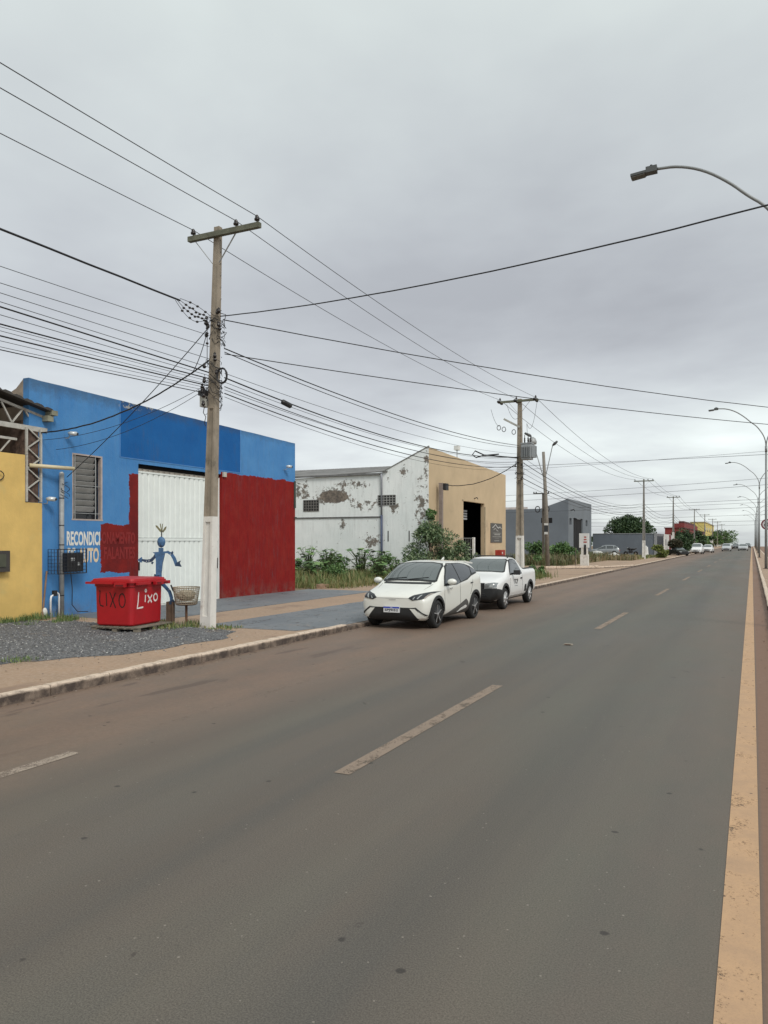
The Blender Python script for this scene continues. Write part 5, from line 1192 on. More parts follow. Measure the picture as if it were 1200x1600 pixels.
def patch(bvh, outline, ax, off, name, m, parent, step=.03, grid=.035):
    f, dr = AX[ax]; pts = []
    n = len(outline)
    for i in range(n):
        a, b = Vector(outline[i]), Vector(outline[(i+1) % n]); k = max(1, int((b-a).length/step))
        pts += [a.lerp(b, j/k) for j in range(k)]
    nb = len(pts); xs = [p.x for p in pts]; ys = [p.y for p in pts]
    def ins(x, y):
        c = False; j = nb-1
        for i in range(nb):
            if (pts[i].y > y) != (pts[j].y > y) and x < (pts[j].x-pts[i].x)*(y-pts[i].y)/(pts[j].y-pts[i].y)+pts[i].x: c = not c
            j = i
        return c
    gx = min(xs) + grid/2
    inner = []
    while gx < max(xs):
        gy = min(ys) + grid/2
        while gy < max(ys):
            if ins(gx, gy) and min((Vector((gx, gy))-p).length for p in pts) > step*.5: inner.append(Vector((gx, gy)))
            gy += grid
        gx += grid
    r = delaunay_2d_cdt(pts + inner, [(i, (i+1) % nb) for i in range(nb)], [], 1, 1e-5)
    V = []
    for p in r[0]:
        h = bvh.ray_cast(f(p.x, p.y), dr)
        if h[0] is None:
            h = bvh.find_nearest(f(p.x, p.y) + dr * 8.2)
        V.append((h[0], h[1]))
    nv = len(V); vs = []
    for q, nr in V: vs.append(q + (nr if nr.dot(dr) < 0 else -nr) * off)
    for q, nr in V: vs.append(q - (nr if nr.dot(dr) < 0 else -nr) * .012)
    fs = [tuple(t) for t in r[2]]; ed = {}
    for t in fs:
        for a, b in zip(t, t[1:]+t[:1]): ed[(a, b)] = ed.get((a, b), 0) + 1
    for (a, b) in list(ed):
        if (b, a) not in ed: fs.append((b, a, a+nv, b+nv))
    mb = MB(); mb.add(vs, fs); o = mb.build(name, m, parent, local=True); 
    for p in o.data.polygons: p.use_smooth = True
    o.data.set_sharp_from_angle(angle=R(40))
    return o
def seam(bvh, path, ax, w, name, m, parent):
    A = [Vector(p) for p in path]; L_, R_ = [], []
    for i, p in enumerate(A):
        d = (A[min(i+1, len(A)-1)]-A[max(i-1, 0)]).normalized(); nn = Vector((-d.y, d.x))*w/2; L_.append(p+nn); R_.append(p-nn)
    return patch(bvh, L_ + R_[::-1], ax, .003, name, m, parent, step=.08, grid=5)
def arch(bvh, y, z, r0, r1, ax, name, m, parent, a0=0, a1=180):
    pts = [(y + r1*math.cos(R(a0+(a1-a0)*k/16)), z + r1*math.sin(R(a0+(a1-a0)*k/16))) for k in range(17)] + [(y + r0*math.cos(R(a1-(a1-a0)*k/16)), z + r0*math.sin(R(a1-(a1-a0)*k/16))) for k in range(17)]
    return patch(bvh, pts, ax, .014, name, m, parent, step=.06, grid=.05)
M_carw = mat('car_white', (.70, .70, .65), .28, .015, 2, coat=.6, objspace=True)
M_carw2 = mat('car_white_dusty', (.72, .72, .71), .35, .02, 2, coat=.4, objspace=True)
M_glass = mat('car_glass', (.020, .026, .028), .04, .05, 1, coat=.5, spec=.9)
M_glass2 = mat('car_windscreen', (.028, .040, .040), .03, .05, 1, coat=1.0, spec=1.0)
M_trim = mat('black_trim', (.016, .017, .018), .55, .1)
M_tyre = mat('tyre_rubber', (.014, .014, .014), .85, .1)
M_well = mat('wheel_well', (.005, .005, .005), .95, .1)
M_alloy = mat('alloy_silver', (.50, .50, .50), .35, .05, metal=.5)
M_lens = mat('headlight_lens', (.035, .038, .042), .3, .2, 20, spec=.2)
M_bright = mat('headlight_bright', (.36, .38, .38), .4, .05)
def wheel(parent, x, y, r, w, style, side):
    mb = MB(); mb.smooth = True; s = side
    mb.lathe((x, y, r), [(r*.66, -w/2), (r*.90, -w/2), (r*.98, -w*.36), (r, -w*.2), (r, w*.2), (r*.98, w*.36), (r*.90, w/2), (r*.70, w/2), (r*.67, w/2-.02)], 32, 'X'); t = mb.build('wheel', M_tyre, parent, local=True)
    fx = x + s*(w/2 - .03)
    mb = MB(); mb.smooth = True; mb.lathe((fx, y, r), [(r*.71, s*.025), (r*.67, s*.02), (r*.63, -s*.03), (.02, -s*.03)], 28, 'X'); mb.build('rim', M_alloy if style == 'cover' else mat('rim_dark', (.03, .03, .032), .4), t, local=True)
    if style == 'alloy':
        for k in range(5):
            a = 2*math.pi*k/5 + .3
            for da in (-.14, .14):
                m_ = MB(); p = Vector((fx + s*.012, y + .04*math.cos(a), r + .04*math.sin(a))); q = Vector((fx + s*.018, y + r*.65*math.cos(a+da), r + r*.65*math.sin(a+da))); m_.bar(p, q, .03, .02); m_.build('spoke', M_alloy if da > 0 else mat('rim_dark', (.03, .03, .032)), t, local=True)
    elif style == 'cover':
        for k in range(7):
            a = 2*math.pi*k/7; m_ = MB(); m_.bar((fx + s*.0, y + .06*math.cos(a), r + .06*math.sin(a)), (fx + s*.012, y + r*.63*math.cos(a), r + r*.63*math.sin(a)), .045, .03); m_.build('spoke', mat('cover_silver', (.55, .55, .55), .4), t, local=True)
            m_ = MB(); a += .45; m_.bar((fx - s*.004, y + r*.3*math.cos(a), r + r*.3*math.sin(a)), (fx - s*.0, y + r*.5*math.cos(a), r + r*.5*math.sin(a)), .05, .02); m_.build('vent', M_dark, t, local=True)
    m_ = MB(); m_.lathe((fx, y, r), [(.035, 0), (.035, s*.03), (.02, s*.035)], 12, 'X'); m_.build('hub', M_alloy, t, local=True)
def wheel_cuts(ws, r, wx, zc):
    out = []
    for y in ws:
        for s in (-1, 1):
            mb = MB(); mb.lathe((s*(wx-.30), y, zc), [(r, 0), (r, s*.9)], 32, 'X'); out.append(tmp_obj(mb))
    return out
def place(root, x, y, rz=0): root.location = (x, y, 0); root.rotation_euler.z = rz

# ---- white electric hatchback (nose towards the camera)
def hatch():
    e = empty('parked_car', (0, 0, 0), 'pearl white compact hatchback with black wheel arches, nearest at the kerb', 'car', 'white vehicles parked along the kerb')
    rows = [(.00, .34, .42, (.60,.38), (.66,.50), (.66,.62), (.60,.70), (.35,.72), .73),
            (.05, .22, .62, (.76,.28), (.80,.50), (.79,.64), (.73,.74), (.42,.77), .78),
            (.26, .19, .70, (.83,.28), (.865,.50), (.85,.70), (.78,.82), (.46,.86), .87),
            (.60, .19, .70, (.845,.28), (.875,.54), (.855,.78), (.78,.91), (.48,.95), .96),
            (.85, .19, .70, (.84,.28), (.865,.56), (.845,.86), (.765,.975), (.50,1.01), 1.02),
            (1.25, .19, .70, (.835,.28), (.855,.58), (.84,.93), (.715,1.23), (.50,1.27), 1.285),
            (1.70, .19, .70, (.83,.28), (.85,.58), (.84,.97), (.635,1.46), (.45,1.50), 1.515),
            (2.25, .19, .70, (.83,.28), (.85,.60), (.845,1.00), (.62,1.50), (.43,1.53), 1.545),
            (2.80, .19, .70, (.84,.28), (.87,.60), (.865,1.06), (.615,1.47), (.43,1.51), 1.525),
            (3.22, .20, .70, (.85,.30), (.88,.62), (.865,1.10), (.615,1.44), (.43,1.49), 1.505),
            (3.50, .22, .68, (.84,.32), (.875,.64), (.85,1.12), (.62,1.38), (.44,1.44), 1.455),
            (3.64, .24, .66, (.82,.34), (.86,.66), (.83,1.08), (.68,1.22), (.46,1.26), 1.27),
            (3.73, .28, .62, (.79,.36), (.82,.66), (.79,.96), (.70,1.02), (.46,1.04), 1.05),
            (3.78, .36, .52, (.70,.42), (.74,.62), (.70,.82), (.62,.88), (.40,.90), .91)]
    fa, ra, wr = .66, 3.16, .325
    b, bv = shell(rows, 'body', M_carw, e, 3, wheel_cuts((fa, ra), .365, .87, wr), M_well)
    # side glass, both sides
    for ax in 'LR':
        g1 = [(1.17,.955), (1.34,1.15), (1.62,1.37), (1.82,1.435), (2.02,1.445), (2.10,1.00), (2.0,.965)]
        g2 = [(2.07,1.445), (2.50,1.435), (2.90,1.40), (3.06,1.30), (2.90,1.15), (2.62,1.07), (2.15,1.00)]
        g3 = [(3.12,1.33), (3.42,1.24), (3.36,1.20), (3.02,1.18)]
        ring_ = [(1.10,.94), (1.30,1.16), (1.60,1.395), (1.82,1.462), (2.5,1.455), (2.92,1.42), (3.20,1.36), (3.48,1.24), (3.40,1.18), (2.92,1.12), (2.6,1.035), (2.1,.975), (1.9,.945)]
        patch(bv, ring_, ax, .007, 'window_surround', M_trim, e)
        for g in (g1, g2, g3): patch(bv, g, ax, .013, 'side_window', M_glass, e)
        # doors: seams, handles, dark sill wedge, white blade
        dk = mat('panel_gap', (.05, .05, .048))
        seam(bv, [(1.12,.92), (1.08,.75), (1.10,.45), (1.2,.27)], ax, .011, 'door_seam', dk, e); seam(bv, [(2.10,.99), (2.12,.6), (2.16,.30)], ax, .011, 'door_seam', dk, e)
        seam(bv, [(2.98,1.12), (2.93,.9), (2.80,.66)], ax, .011, 'door_seam', dk, e)
        patch(bv, [(1.42,.86), (1.58,.865), (1.58,.895), (1.42,.888)], ax, .02, 'door_handle', mat('handle_grey', (.38,.38,.36)), e); patch(bv, [(2.80,.93), (2.94,.94), (2.94,.965), (2.80,.957)], ax, .02, 'door_handle', M_trim, e)
        patch(bv, [(1.00,.24), (1.25,.27), (2.1,.45), (2.50,.56), (2.62,.50), (2.78,.30), (2.76,.21), (1.0,.21)], ax, .008, 'sill_cladding', mat('grey_cladding', (.075, .072, .068), .6), e)
        patch(bv, [(2.0,.27), (2.15,.34), (2.48,.41), (2.58,.37), (2.5,.335)], ax, .016, 'sill_blade', mat('pale_blade', (.62, .62, .60), .4), e)
        arch(bv, fa, wr, .366, .435, ax, 'wheel_arch', M_trim, e, -8, 186); arch(bv, ra, wr, .366, .435, ax, 'wheel_arch', M_trim, e, -6, 190)
    # windscreen
    ws = [(-.66,1.035), (-.3,1.06), (.3,1.06), (.66,1.035), (.70,1.06), (.60,1.40), (.53,1.455), (.25,1.485), (-.25,1.485), (-.53,1.455), (-.60,1.40), (-.70,1.06)]
    patch(bv, ws, 'F', .009, 'windscreen_frame', M_trim, e, grid=.04)
    ws2 = [(-.62,1.07), (-.3,1.09), (.3,1.09), (.62,1.07), (.655,1.08), (.57,1.39), (.50,1.435), (.25,1.46), (-.25,1.46), (-.50,1.435), (-.57,1.39), (-.655,1.08)]
    w_ = patch(bv, ws2, 'F', .016, 'windscreen', M_glass2, e, grid=.04)
    for x0, x1, za, zb in ((-.58, -.10, 1.085, 1.10), (-.02, .46, 1.085, 1.105)):
        mb = MB(); h0 = bv.ray_cast(Vector((x0, -5, za)), Vector((0, 1, 0)))[0]; h1 = bv.ray_cast(Vector((x1, -5, zb+.03)), Vector((0, 1, 0)))[0]; mb.bar(h0 + Vector((0, -.02, .015)), h1 + Vector((0, -.02, .015)), .018, .012); mb.build('wiper', M_trim, e, local=True)
    patch(bv, [(-.62,.995), (.62,.995), (.60,1.035), (-.60,1.035)], 'F', .006, 'cowl', M_trim, e)
    # nose
    lo = [(-.60,.47), (-.46,.50), (.46,.50), (.60,.47), (.70,.31), (.60,.23), (-.60,.23), (-.70,.31)]
    patch(bv, lo, 'F', .016, 'lower_grille', M_trim, e, grid=.05, step=.035)
    for s in (-1, 1):
        patch(bv, [(s*.56,.475), (s*.44,.48), (s*.62,.275), (s*.76,.285), (s*.74,.32)], 'F', .028, 'bumper_blade', M_carw, e)
        patch(bv, [(s*.47,.50), (s*.58,.51), (s*.80,.34), (s*.77,.33), (s*.57,.49)], 'F', .022, 'intake_edge', M_trim, e)
        patch(bv, [(s*.40,.715), (s*.50,.775), (s*.80,.845), (s*.845,.84), (s*.74,.70), (s*.50,.665)], 'F', .012, 'headlight', M_lens, e, grid=.022, step=.02)
        patch(bv, [(s*.60,.70), (s*.63,.70), (s*.69,.78), (s*.665,.78)], 'F', .018, 'light_strip', M_bright, e); patch(bv, [(s*.50,.695), (s*.525,.69), (s*.56,.735), (s*.54,.735)], 'F', .018, 'light_strip', M_bright, e)
        patch(bv, [(s*.74,.71), (s*.77,.72), (s*.82,.81), (s*.79,.81)], 'F', .018, 'light_strip', mat('amber_grey', (.30,.27,.24), .2), e)
    patch(bv, [(-.60,.24), (.60,.24), (.56,.20), (-.56,.20)], 'F', .018, 'lower_lip', M_trim, e)
    seam(bv, [(-.40,.705), (.40,.705)], 'F', .008, 'bonnet_seam', mat('seam_soft', (.30,.30,.28)), e)
    for s in (-1, 1): seam(bv, [(s*.80, .60), (s*.77, .86), (s*.69, 1.02)] if False else [(s*.50, .78), (s*.60, .90), (s*.66, 1.00)], 'F', .006, 'bonnet_line', mat('seam_soft', (.30,.30,.28)), e)
    # small badge bar and plate
    patch(bv, [(-.085,.668), (.085,.668), (.085,.684), (-.085,.684)], 'F', .008, 'badge', mat('badge_silver', (.42,.42,.40), .3), e)
    h = bv.ray_cast(Vector((.0, -5, .45)), Vector((0, 1, 0)))[0]; py = h.y - .05
    mb = MB(); mb.box(-.20, .20, py, py+.03, .385, .515); pl = mb.build('number_plate', mat('plate_white', (.66, .67, .68), .4, .02), e, local=True)
    mb = MB(); mb.box(-.20, .20, py-.004, py-.0005, .482, .515); mb.build('plate_band', mat('plate_blue', (.01, .045, .42), .4, .02), pl, local=True)
    text_mesh('SPJ9I52', 'plate_characters', -.17, py-.003, .400, (1, 0, 0), (0, 0, 1), .34, .068, mat('plate_black', (.015, .015, .03)), pl, .002, .02, local=True)
    mb = MB(); mb.box(-.03, .03, py-.006, py-.0042, .494, .504); mb.build('plate_emblem', MATS['plate_white'], pl, local=True)
    # mirrors
    for s in (-1, 1):
        mb = MB(); mb.smooth = True; bm = bmesh.new(); bmesh.ops.create_icosphere(bm, subdivisions=3, radius=1)
        mb.add([(s*.98 + v.co.x*.115, 1.22 + v.co.y*.085 + abs(v.co.x)*.0, 1.045 + v.co.z*.075) for v in bm.verts], [tuple(v.index for v in f.verts) for f in bm.faces]); bm.free(); mi = mb.build('mirror', M_carw, e, local=True)
        m_ = MB(); m_.bar((s*.82, 1.26, .975), (s*.95, 1.24, .995), .05, .05); m_.build('mirror_arm', M_trim, mi, local=True)
    # roof spoiler and shark fin
    mb = MB(); mb.prism([(-.57, 3.2, 1.465), (.57, 3.2, 1.465), (.60, 3.66, 1.41), (-.60, 3.66, 1.41)], (0, 0, .03)); mb.build('spoiler', M_carw, e, local=True)
    mb = MB(); mb.prism([(-.015, 2.95, 1.52), (-.015, 3.1, 1.52), (-.015, 3.1, 1.59)], (.03, 0, 0)); mb.build('antenna_fin', M_carw, e, local=True)
    for y in (fa, ra):
        for s in (-1, 1): wheel(e, s*.755, y, wr, .20, 'alloy', s)
    mb = MB(); mb.box(-.55, .55, .35, 3.5, .16, .3); mb.build('underbody', M_well, e, local=True)
    return e
car1 = hatch(); place(car1, -7.40, 15.88, R(-1.0))

# ---- small white pickup
def pickup(paint, label, group, detail=True, name='parked_pickup'):
    e = empty(name, (0, 0, 0), label, 'pickup', group)
    rows = [(.00, .36, .48, (.62,.42), (.70,.56), (.70,.70), (.64,.78), (.38,.80), .81),
            (.06, .28, .60, (.77,.36), (.815,.55), (.80,.72), (.73,.83), (.42,.86), .87),
            (.40, .26, .66, (.825,.36), (.85,.58), (.83,.80), (.75,.91), (.46,.94), .95),
            (.85, .26, .66, (.835,.36), (.855,.62), (.835,.88), (.76,.97), (.5,1.0), 1.01),
            (1.15, .26, .66, (.835,.36), (.85,.62), (.83,.93), (.75,1.02), (.5,1.045), 1.055),
            (1.50, .26, .66, (.83,.36), (.85,.62), (.83,.95), (.69,1.27), (.5,1.31), 1.32),
            (1.90, .26, .66, (.83,.36), (.85,.62), (.83,.97), (.62,1.47), (.45,1.50), 1.51),
            (2.40, .26, .66, (.83,.36), (.85,.62), (.83,.98), (.61,1.49), (.44,1.525), 1.535),
            (2.66, .26, .66, (.83,.36), (.85,.62), (.83,1.00), (.62,1.47), (.44,1.50), 1.51),
            (2.90, .26, .66, (.835,.36), (.85,.62), (.83,1.04), (.74,1.14), (.46,1.15), 1.15),
            (3.20, .26, .66, (.84,.36), (.855,.64), (.835,1.02), (.79,1.11), (.46,1.115), 1.115),
            (4.25, .27, .66, (.84,.38), (.86,.66), (.84,1.03), (.79,1.12), (.46,1.125), 1.125),
            (4.42, .32, .60, (.80,.42), (.82,.66), (.80,1.0), (.76,1.09), (.46,1.10), 1.10),
            (4.47, .42, .50, (.70,.48), (.74,.66), (.72,.9), (.68,.98), (.40,1.0), 1.0)]
    fa, ra, wr = .86, 3.60, .315
    cuts = wheel_cuts((fa, ra), .365, .86, wr + .02)
    mb = MB(); mb.box(-.70, .70, 3.05, 4.33, .62, 1.6); cuts.append(tmp_obj(mb))
    b, bv = shell(rows, 'body', paint, e, 3 if detail else 2, cuts, M_well)
    for ax in 'LR':
        g = [(1.45,1.02), (1.62,1.20), (1.86,1.39), (2.05,1.43), (2.30,1.43), (2.46,1.38), (2.60,1.04), (2.55,1.01)]
        patch(bv, [(1.38,.99), (1.58,1.21), (1.84,1.42), (2.05,1.455), (2.34,1.455), (2.50,1.40), (2.66,1.02), (2.60,.98)], ax, .007, 'window_surround', M_trim, e)
        patch(bv, g, ax, .013, 'side_window', M_glass, e)
        arch(bv, fa, wr+.02, .366, .44, ax, 'wheel_arch', M_trim, e, -6, 186); arch(bv, ra, wr+.02, .366, .44, ax, 'wheel_arch', M_trim, e, -6, 186)
        dk = mat('panel_gap', (.05, .05, .048))
        seam(bv, [(1.40,.98), (1.33,.80), (1.33,.40)], ax, .011, 'door_seam', dk, e); seam(bv, [(2.68,1.0), (2.70,.7), (2.70,.38)], ax, .011, 'door_seam', dk, e)
        patch(bv, [(2.46,.83), (2.62,.835), (2.62,.875), (2.46,.87)], ax, .025, 'door_handle', M_trim, e)
        patch(bv, [(2.92,.42), (3.13,.42), (3.13,.64), (2.98,.64), (2.92,.58)], ax, .008, 'side_plate', M_trim, e)
        patch(bv, [(1.25,.30), (3.2,.30), (3.2,.38), (1.25,.38)], ax, .006, 'sill', mat('white_sill', (.6, .6, .58)), e)
    ws = [(-.66,1.065), (-.3,1.085), (.3,1.085), (.66,1.065), (.70,1.09), (.60,1.42), (.53,1.455), (-.53,1.455), (-.60,1.42), (-.70,1.09)]
    patch(bv, ws, 'F', .009, 'windscreen_frame', M_trim, e, grid=.04)
    patch(bv, [(x*.95, 1.26 + (z-1.26)*.92) for x, z in ws], 'F', .016, 'windscreen', M_glass2, e, grid=.04)
    # unpainted lower bumper, grille, lights
    patch(bv, [(-.79,.66), (-.60,.655), (-.30,.63), (.30,.63), (.60,.655), (.79,.66), (.78,.36), (.62,.28), (-.62,.28), (-.78,.36)], 'F', .024, 'bumper', M_trim, e, grid=.05, step=.035)
    for ax in 'LR': patch(bv, [(.0,.655), (.44,.60), (.50,.42), (.47,.33), (.05,.33)], ax, .018, 'bumper_side', M_trim, e, grid=.05, step=.035)
    patch(bv, [(-.56,.41), (.56,.41), (.40,.54), (-.40,.54)], 'F', .029, 'air_intake', mat('deep_black', (.006, .006, .007)), e)
    for z in (.45, .50): patch(bv, [(-.48,z), (.48,z), (.48,z+.012), (-.48,z+.012)], 'F', .036, 'intake_bar', mat('dark_grey_bar', (.05,.052,.055)), e)
    patch(bv, [(-.46,.63), (.46,.63), (.47,.80), (-.47,.80)], 'F', .010, 'grille', mat('deep_black', (.006, .006, .007)), e)
    for z in (.67, .71, .745): patch(bv, [(-.41,z), (.41,z), (.41,z+.010), (-.41,z+.010)], 'F', .018, 'grille_bar', mat('dark_grey_bar', (.05,.052,.055)), e)
    for s in (-1, 1):
        patch(bv, [(s*.47,.665), (s*.79,.68), (s*.795,.80), (s*.72,.815), (s*.49,.785)], 'F', .012, 'headlight', mat('lens_grey', (.20,.215,.22), .1, .2, 20, coat=1), e)
        patch(bv, [(s*.60,.68), (s*.70,.685), (s*.71,.765), (s*.62,.76)], 'F', .020, 'lamp_reflector', M_bright, e); patch(bv, [(s*.49,.66), (s*.58,.665), (s*.58,.74), (s*.49,.74)], 'F', .020, 'lamp_reflector', mat('lens_dark', (.14,.14,.14), .1), e)
        ax = 'L' if s > 0 else 'R'
        mb = MB(); mb.obox((s*.97, 1.60, 1.06), (.19, .09, .14), Matrix.Rotation(R(s*8), 3, 'Z')); mi = mb.build('mirror', M_trim, e, local=True)
        m_ = MB(); m_.bar((s*.80, 1.62, 1.02), (s*.90, 1.60, 1.03), .05, .05); m_.build('mirror_arm', M_trim, mi, local=True)
        # roof rack rail
        m_ = MB(); m_.tube([(s*.55, 2.0, 1.50), (s*.55, 2.1, 1.555), (s*.55, 2.5, 1.555), (s*.55, 2.62, 1.50)], .018, 6); m_.build('roof_rail', M_trim, e, local=True)
    m_ = MB(); m_.tube([(-.58, 2.55, 1.54), (.58, 2.55, 1.54)], .018, 6); m_.build('roof_bar', M_trim, e, local=True)
    mb = MB(); mb.box(-.66, .66, 3.0, 4.3, 1.09, 1.13) if False else None
    m_ = MB(); m_.tube([(-.70, 3.06, 1.13), (.70, 3.06, 1.13)], .02, 6); m_.tube([(-.74, 3.1, 1.13), (-.74, 4.3, 1.14)], .02, 6); m_.tube([(.74, 3.1, 1.13), (.74, 4.3, 1.14)], .02, 6); m_.build('bed_rail', M_trim, e, local=True)
    for y in (fa, ra):
        for s in (-1, 1): wheel(e, s*.745, y, wr, .19, 'cover', s)
    mb = MB(); mb.box(-.5, .5, .4, 4.2, .2, .34); mb.build('underbody', M_well, e, local=True)
    return e, bv
pk, pbv = pickup(M_carw2, 'small white single cab pickup with black bumper parked behind the hatchback', 'white vehicles parked along the kerb')
h = pbv.ray_cast(Vector((5, 2.0, .74)), Vector((-1, 0, 0)))[0]
Mtx = mat('decal_grey', (.07, .075, .08))
text_mesh('TCP', 'door_lettering', h.x + .004, 1.75, .70, (0, 1, 0), (0, 0, 1), .42, .15, Mtx, pk, .003, .02, local=True)
for k_, (a_, b_) in enumerate(((1.80, 1.88), (1.91, 2.02), (2.05, 2.13))):
    patch(pbv, [(a_, .63), (b_, .63), (b_, .655), (a_, .655)], 'L', .004, 'faint_print', mat('decal_pale', (.25, .26, .27)), pk)
place(pk, -7.40, 21.15, R(0))
# white marks on ground below handled by road

# ---- generic far cars
def simple_car(name, kind, L_, W_, H_, paint, label, group=None, bonnet=.26, rear=.0, front_glass=True):
    e = empty(name, (0, 0, 0), label, 'car', group); w = W_/2; k = L_/4.0; hb = H_*.60
    rows = [(0, .30, w*.6, (w*.75,.36), (w*.80,.5), (w*.80,.62), (w*.74,.68), (w*.4,.70), .71),
            (.10*k, .22, w*.8, (w*.93,.30), (w*.96,.5), (w*.94,.66), (w*.86,.76), (w*.5,.78), .79),
            (.55*k, .20, w*.82, (w*.97,.30), (w, .56), (w*.97,.80), (w*.88,hb-.04), (w*.55,hb-.01), hb),
            (bonnet*L_, .20, w*.82, (w*.97,.30), (w,.58), (w*.97,hb-.06), (w*.88,hb+.03), (w*.55,hb+.05), hb+.06),
            ((bonnet+.10)*L_, .20, w*.82, (w*.97,.30), (w,.58), (w*.97,hb-.02), (w*.80,hb+.28), (w*.55,hb+.32), hb+.33),
            ((bonnet+.20)*L_, .20, w*.82, (w*.97,.30), (w,.58), (w*.97,hb), (w*.73,H_-.06), (w*.5,H_-.02), H_-.01),
            ((bonnet+.38)*L_, .20, w*.82, (w*.97,.30), (w,.58), (w*.97,hb+.02), (w*.72,H_-.04), (w*.5,H_), H_+.01)]
    if kind == 'estate': rows += [(.86*L_, .20, w*.82, (w*.97,.30), (w,.58), (w*.97,hb+.02), (w*.72,H_-.07), (w*.5,H_-.02), H_-.01), (.95*L_, .22, w*.8, (w*.95,.32), (w*.97,.60), (w*.93,hb), (w*.76,hb+.22), (w*.5,hb+.26), hb+.27)]
    elif kind == 'sedan': rows += [(.78*L_, .20, w*.82, (w*.97,.30), (w,.58), (w*.97,hb), (w*.80,hb+.16), (w*.5,hb+.18), hb+.19), (.93*L_, .22, w*.8, (w*.95,.32), (w*.97,.60), (w*.93,hb-.06), (w*.84,hb+.02), (w*.5,hb+.04), hb+.05)]
    else: rows += [(.88*L_, .20, w*.82, (w*.97,.30), (w,.58), (w*.97,hb), (w*.72,H_-.14), (w*.5,H_-.10), H_-.09), (.96*L_, .22, w*.8, (w*.95,.32), (w*.97,.60), (w*.93,hb-.05), (w*.78,hb+.06), (w*.5,hb+.08), hb+.09)]
    rows += [(L_, .34, w*.6, (w*.8,.42), (w*.84,.6), (w*.80,.76), (w*.7,.82), (w*.4,.84), .85)]
    fa, ra, wr = .20*L_, .81*L_, .31
    b, bv = shell(rows, 'body', paint, e, 2, wheel_cuts((fa, ra), .36, w, wr), M_well)
    for ax in 'LR':
        a = (bonnet+.03)*L_; q = (bonnet+.17)*L_; zt = H_-.10
        endy = {'estate': .93, 'sedan': .76, 'hatch': .86}[kind]*L_; mid = (bonnet+.30)*L_; rr_ = {'estate': .80, 'sedan': .62, 'hatch': .72}[kind]*L_
        patch(bv, [(a+.10, hb+.04), (q, zt), (mid-.04, zt+.01), (mid-.04, hb+.06)], ax, .006, 'side_window', M_glass, e, grid=.12)
        patch(bv, [(mid+.04, hb+.06), (mid+.04, zt+.01), (rr_-.05, zt), (rr_-.02, hb+.07)], ax, .006, 'side_window', M_glass, e, grid=.12)
        patch(bv, [(rr_+.05, hb+.08), (rr_+.02, zt), (endy-.14, zt-.06), (endy-.02, hb+.10)], ax, .006, 'side_window', M_glass, e, grid=.12)
        seam(bv, [(mid, hb+.05), (mid, .32)], ax, .012, 'door_seam', mat('panel_gap', (.05, .05, .048)), e)
    z0 = hb+.10; patch(bv, [(-w*.80,z0), (w*.80,z0), (w*.66,H_-.09), (-w*.66,H_-.09)], 'F', .006, 'windscreen', M_glass2, e, grid=.12)
    patch(bv, [(-w*.70,hb+.12), (w*.70,hb+.12), (w*.62,H_-.12 if kind != 'sedan' else H_-.2), (-w*.62,H_-.12 if kind != 'sedan' else H_-.2)], 'B', .006, 'rear_window', M_glass, e, grid=.12)
    patch(bv, [(-w*.6,.28), (w*.6,.28), (w*.66,.44), (-w*.66,.44)], 'F', .008, 'bumper_intake', M_trim, e); patch(bv, [(-w*.42,.58), (w*.42,.58), (w*.46,.68), (-w*.46,.68)], 'F', .008, 'grille', M_trim, e)
    for s in (-1, 1):
        patch(bv, [(s*w*.52,.58), (s*w*.86,.60), (s*w*.88,.73), (s*w*.55,.69)], 'F', .008, 'headlight', M_bright, e, grid=.12); patch(bv, [(s*w*.62,.62), (s*w*.84,.62), (s*w*.84,.82), (s*w*.62,.80)], 'B', .008, 'tail_light', mat('tail_red', (.35, .01, .01), .2), e, grid=.12)
        mb = MB(); mb.obox((s*(w+.09), (bonnet+.07)*L_, hb+.10), (.18, .08, .12), Matrix.Identity(3)); mb.build('mirror', M_trim, e, local=True)
    mb = MB(); mb.box(-.2, .2, -.02, .01, .44, .56); mb.build('number_plate', mat('plate_grey', (.45, .45, .45)), e, local=True)
    for y in (fa, ra):
        for s in (-1, 1): wheel(e, s*(w-.10), y, wr, .19, 'cover', s)
    mb = MB(); mb.box(-w*.6, w*.6, .4, L_-.4, .17, .3); mb.build('underbody', M_well, e, local=True)
    return e
M_silver = mat('car_silver', (.28, .30, .31), .35, .02, 2, metal=.4, coat=.5, objspace=True)
M_silver2 = mat('car_pale_silver', (.46, .47, .48), .35, .02, 2, metal=.2, coat=.5, objspace=True)
wg = simple_car('parked_car', 'estate', 4.15, 1.62, 1.45, M_silver, 'silver estate car parked side on before the grey yard wall'); wg.location = (-20.2, 106.9, PZ); wg.rotation_euler.z = R(-80)
fr_ = 'cars on the far stretch of road'
ws_ = simple_car('parked_car', 'hatch', 4.4, 1.8, 1.72, M_carw2, 'bulky white car parked facing us behind the dark loaded truck', fr_); place(ws_, -8.1, 131, R(-3))
wc = simple_car('parked_car', 'sedan', 4.2, 1.72, 1.48, M_carw2, 'white saloon parked behind the bulky white car', fr_); place(wc, -7.2, 146, R(-4))
oc = simple_car('oncoming_car', 'hatch', 4.1, 1.78, 1.62, M_silver2, 'pale silver car coming towards us, left of two', fr_); place(oc, -4.7, 170, 0)
oc2 = copy_tree(oc, loc=(-1.75, 184, 0), label='pale silver car coming towards us, right of two near the median'); oc2.scale = (1.12, 1, .92)
oc3 = simple_car('oncoming_car', 'hatch', 4.1, 1.7, 1.5, mat('car_dark', (.03, .032, .036), .3, .02, coat=.6), 'small dark car between the two oncoming silver cars', fr_); place(oc3, -3.9, 222, 0)
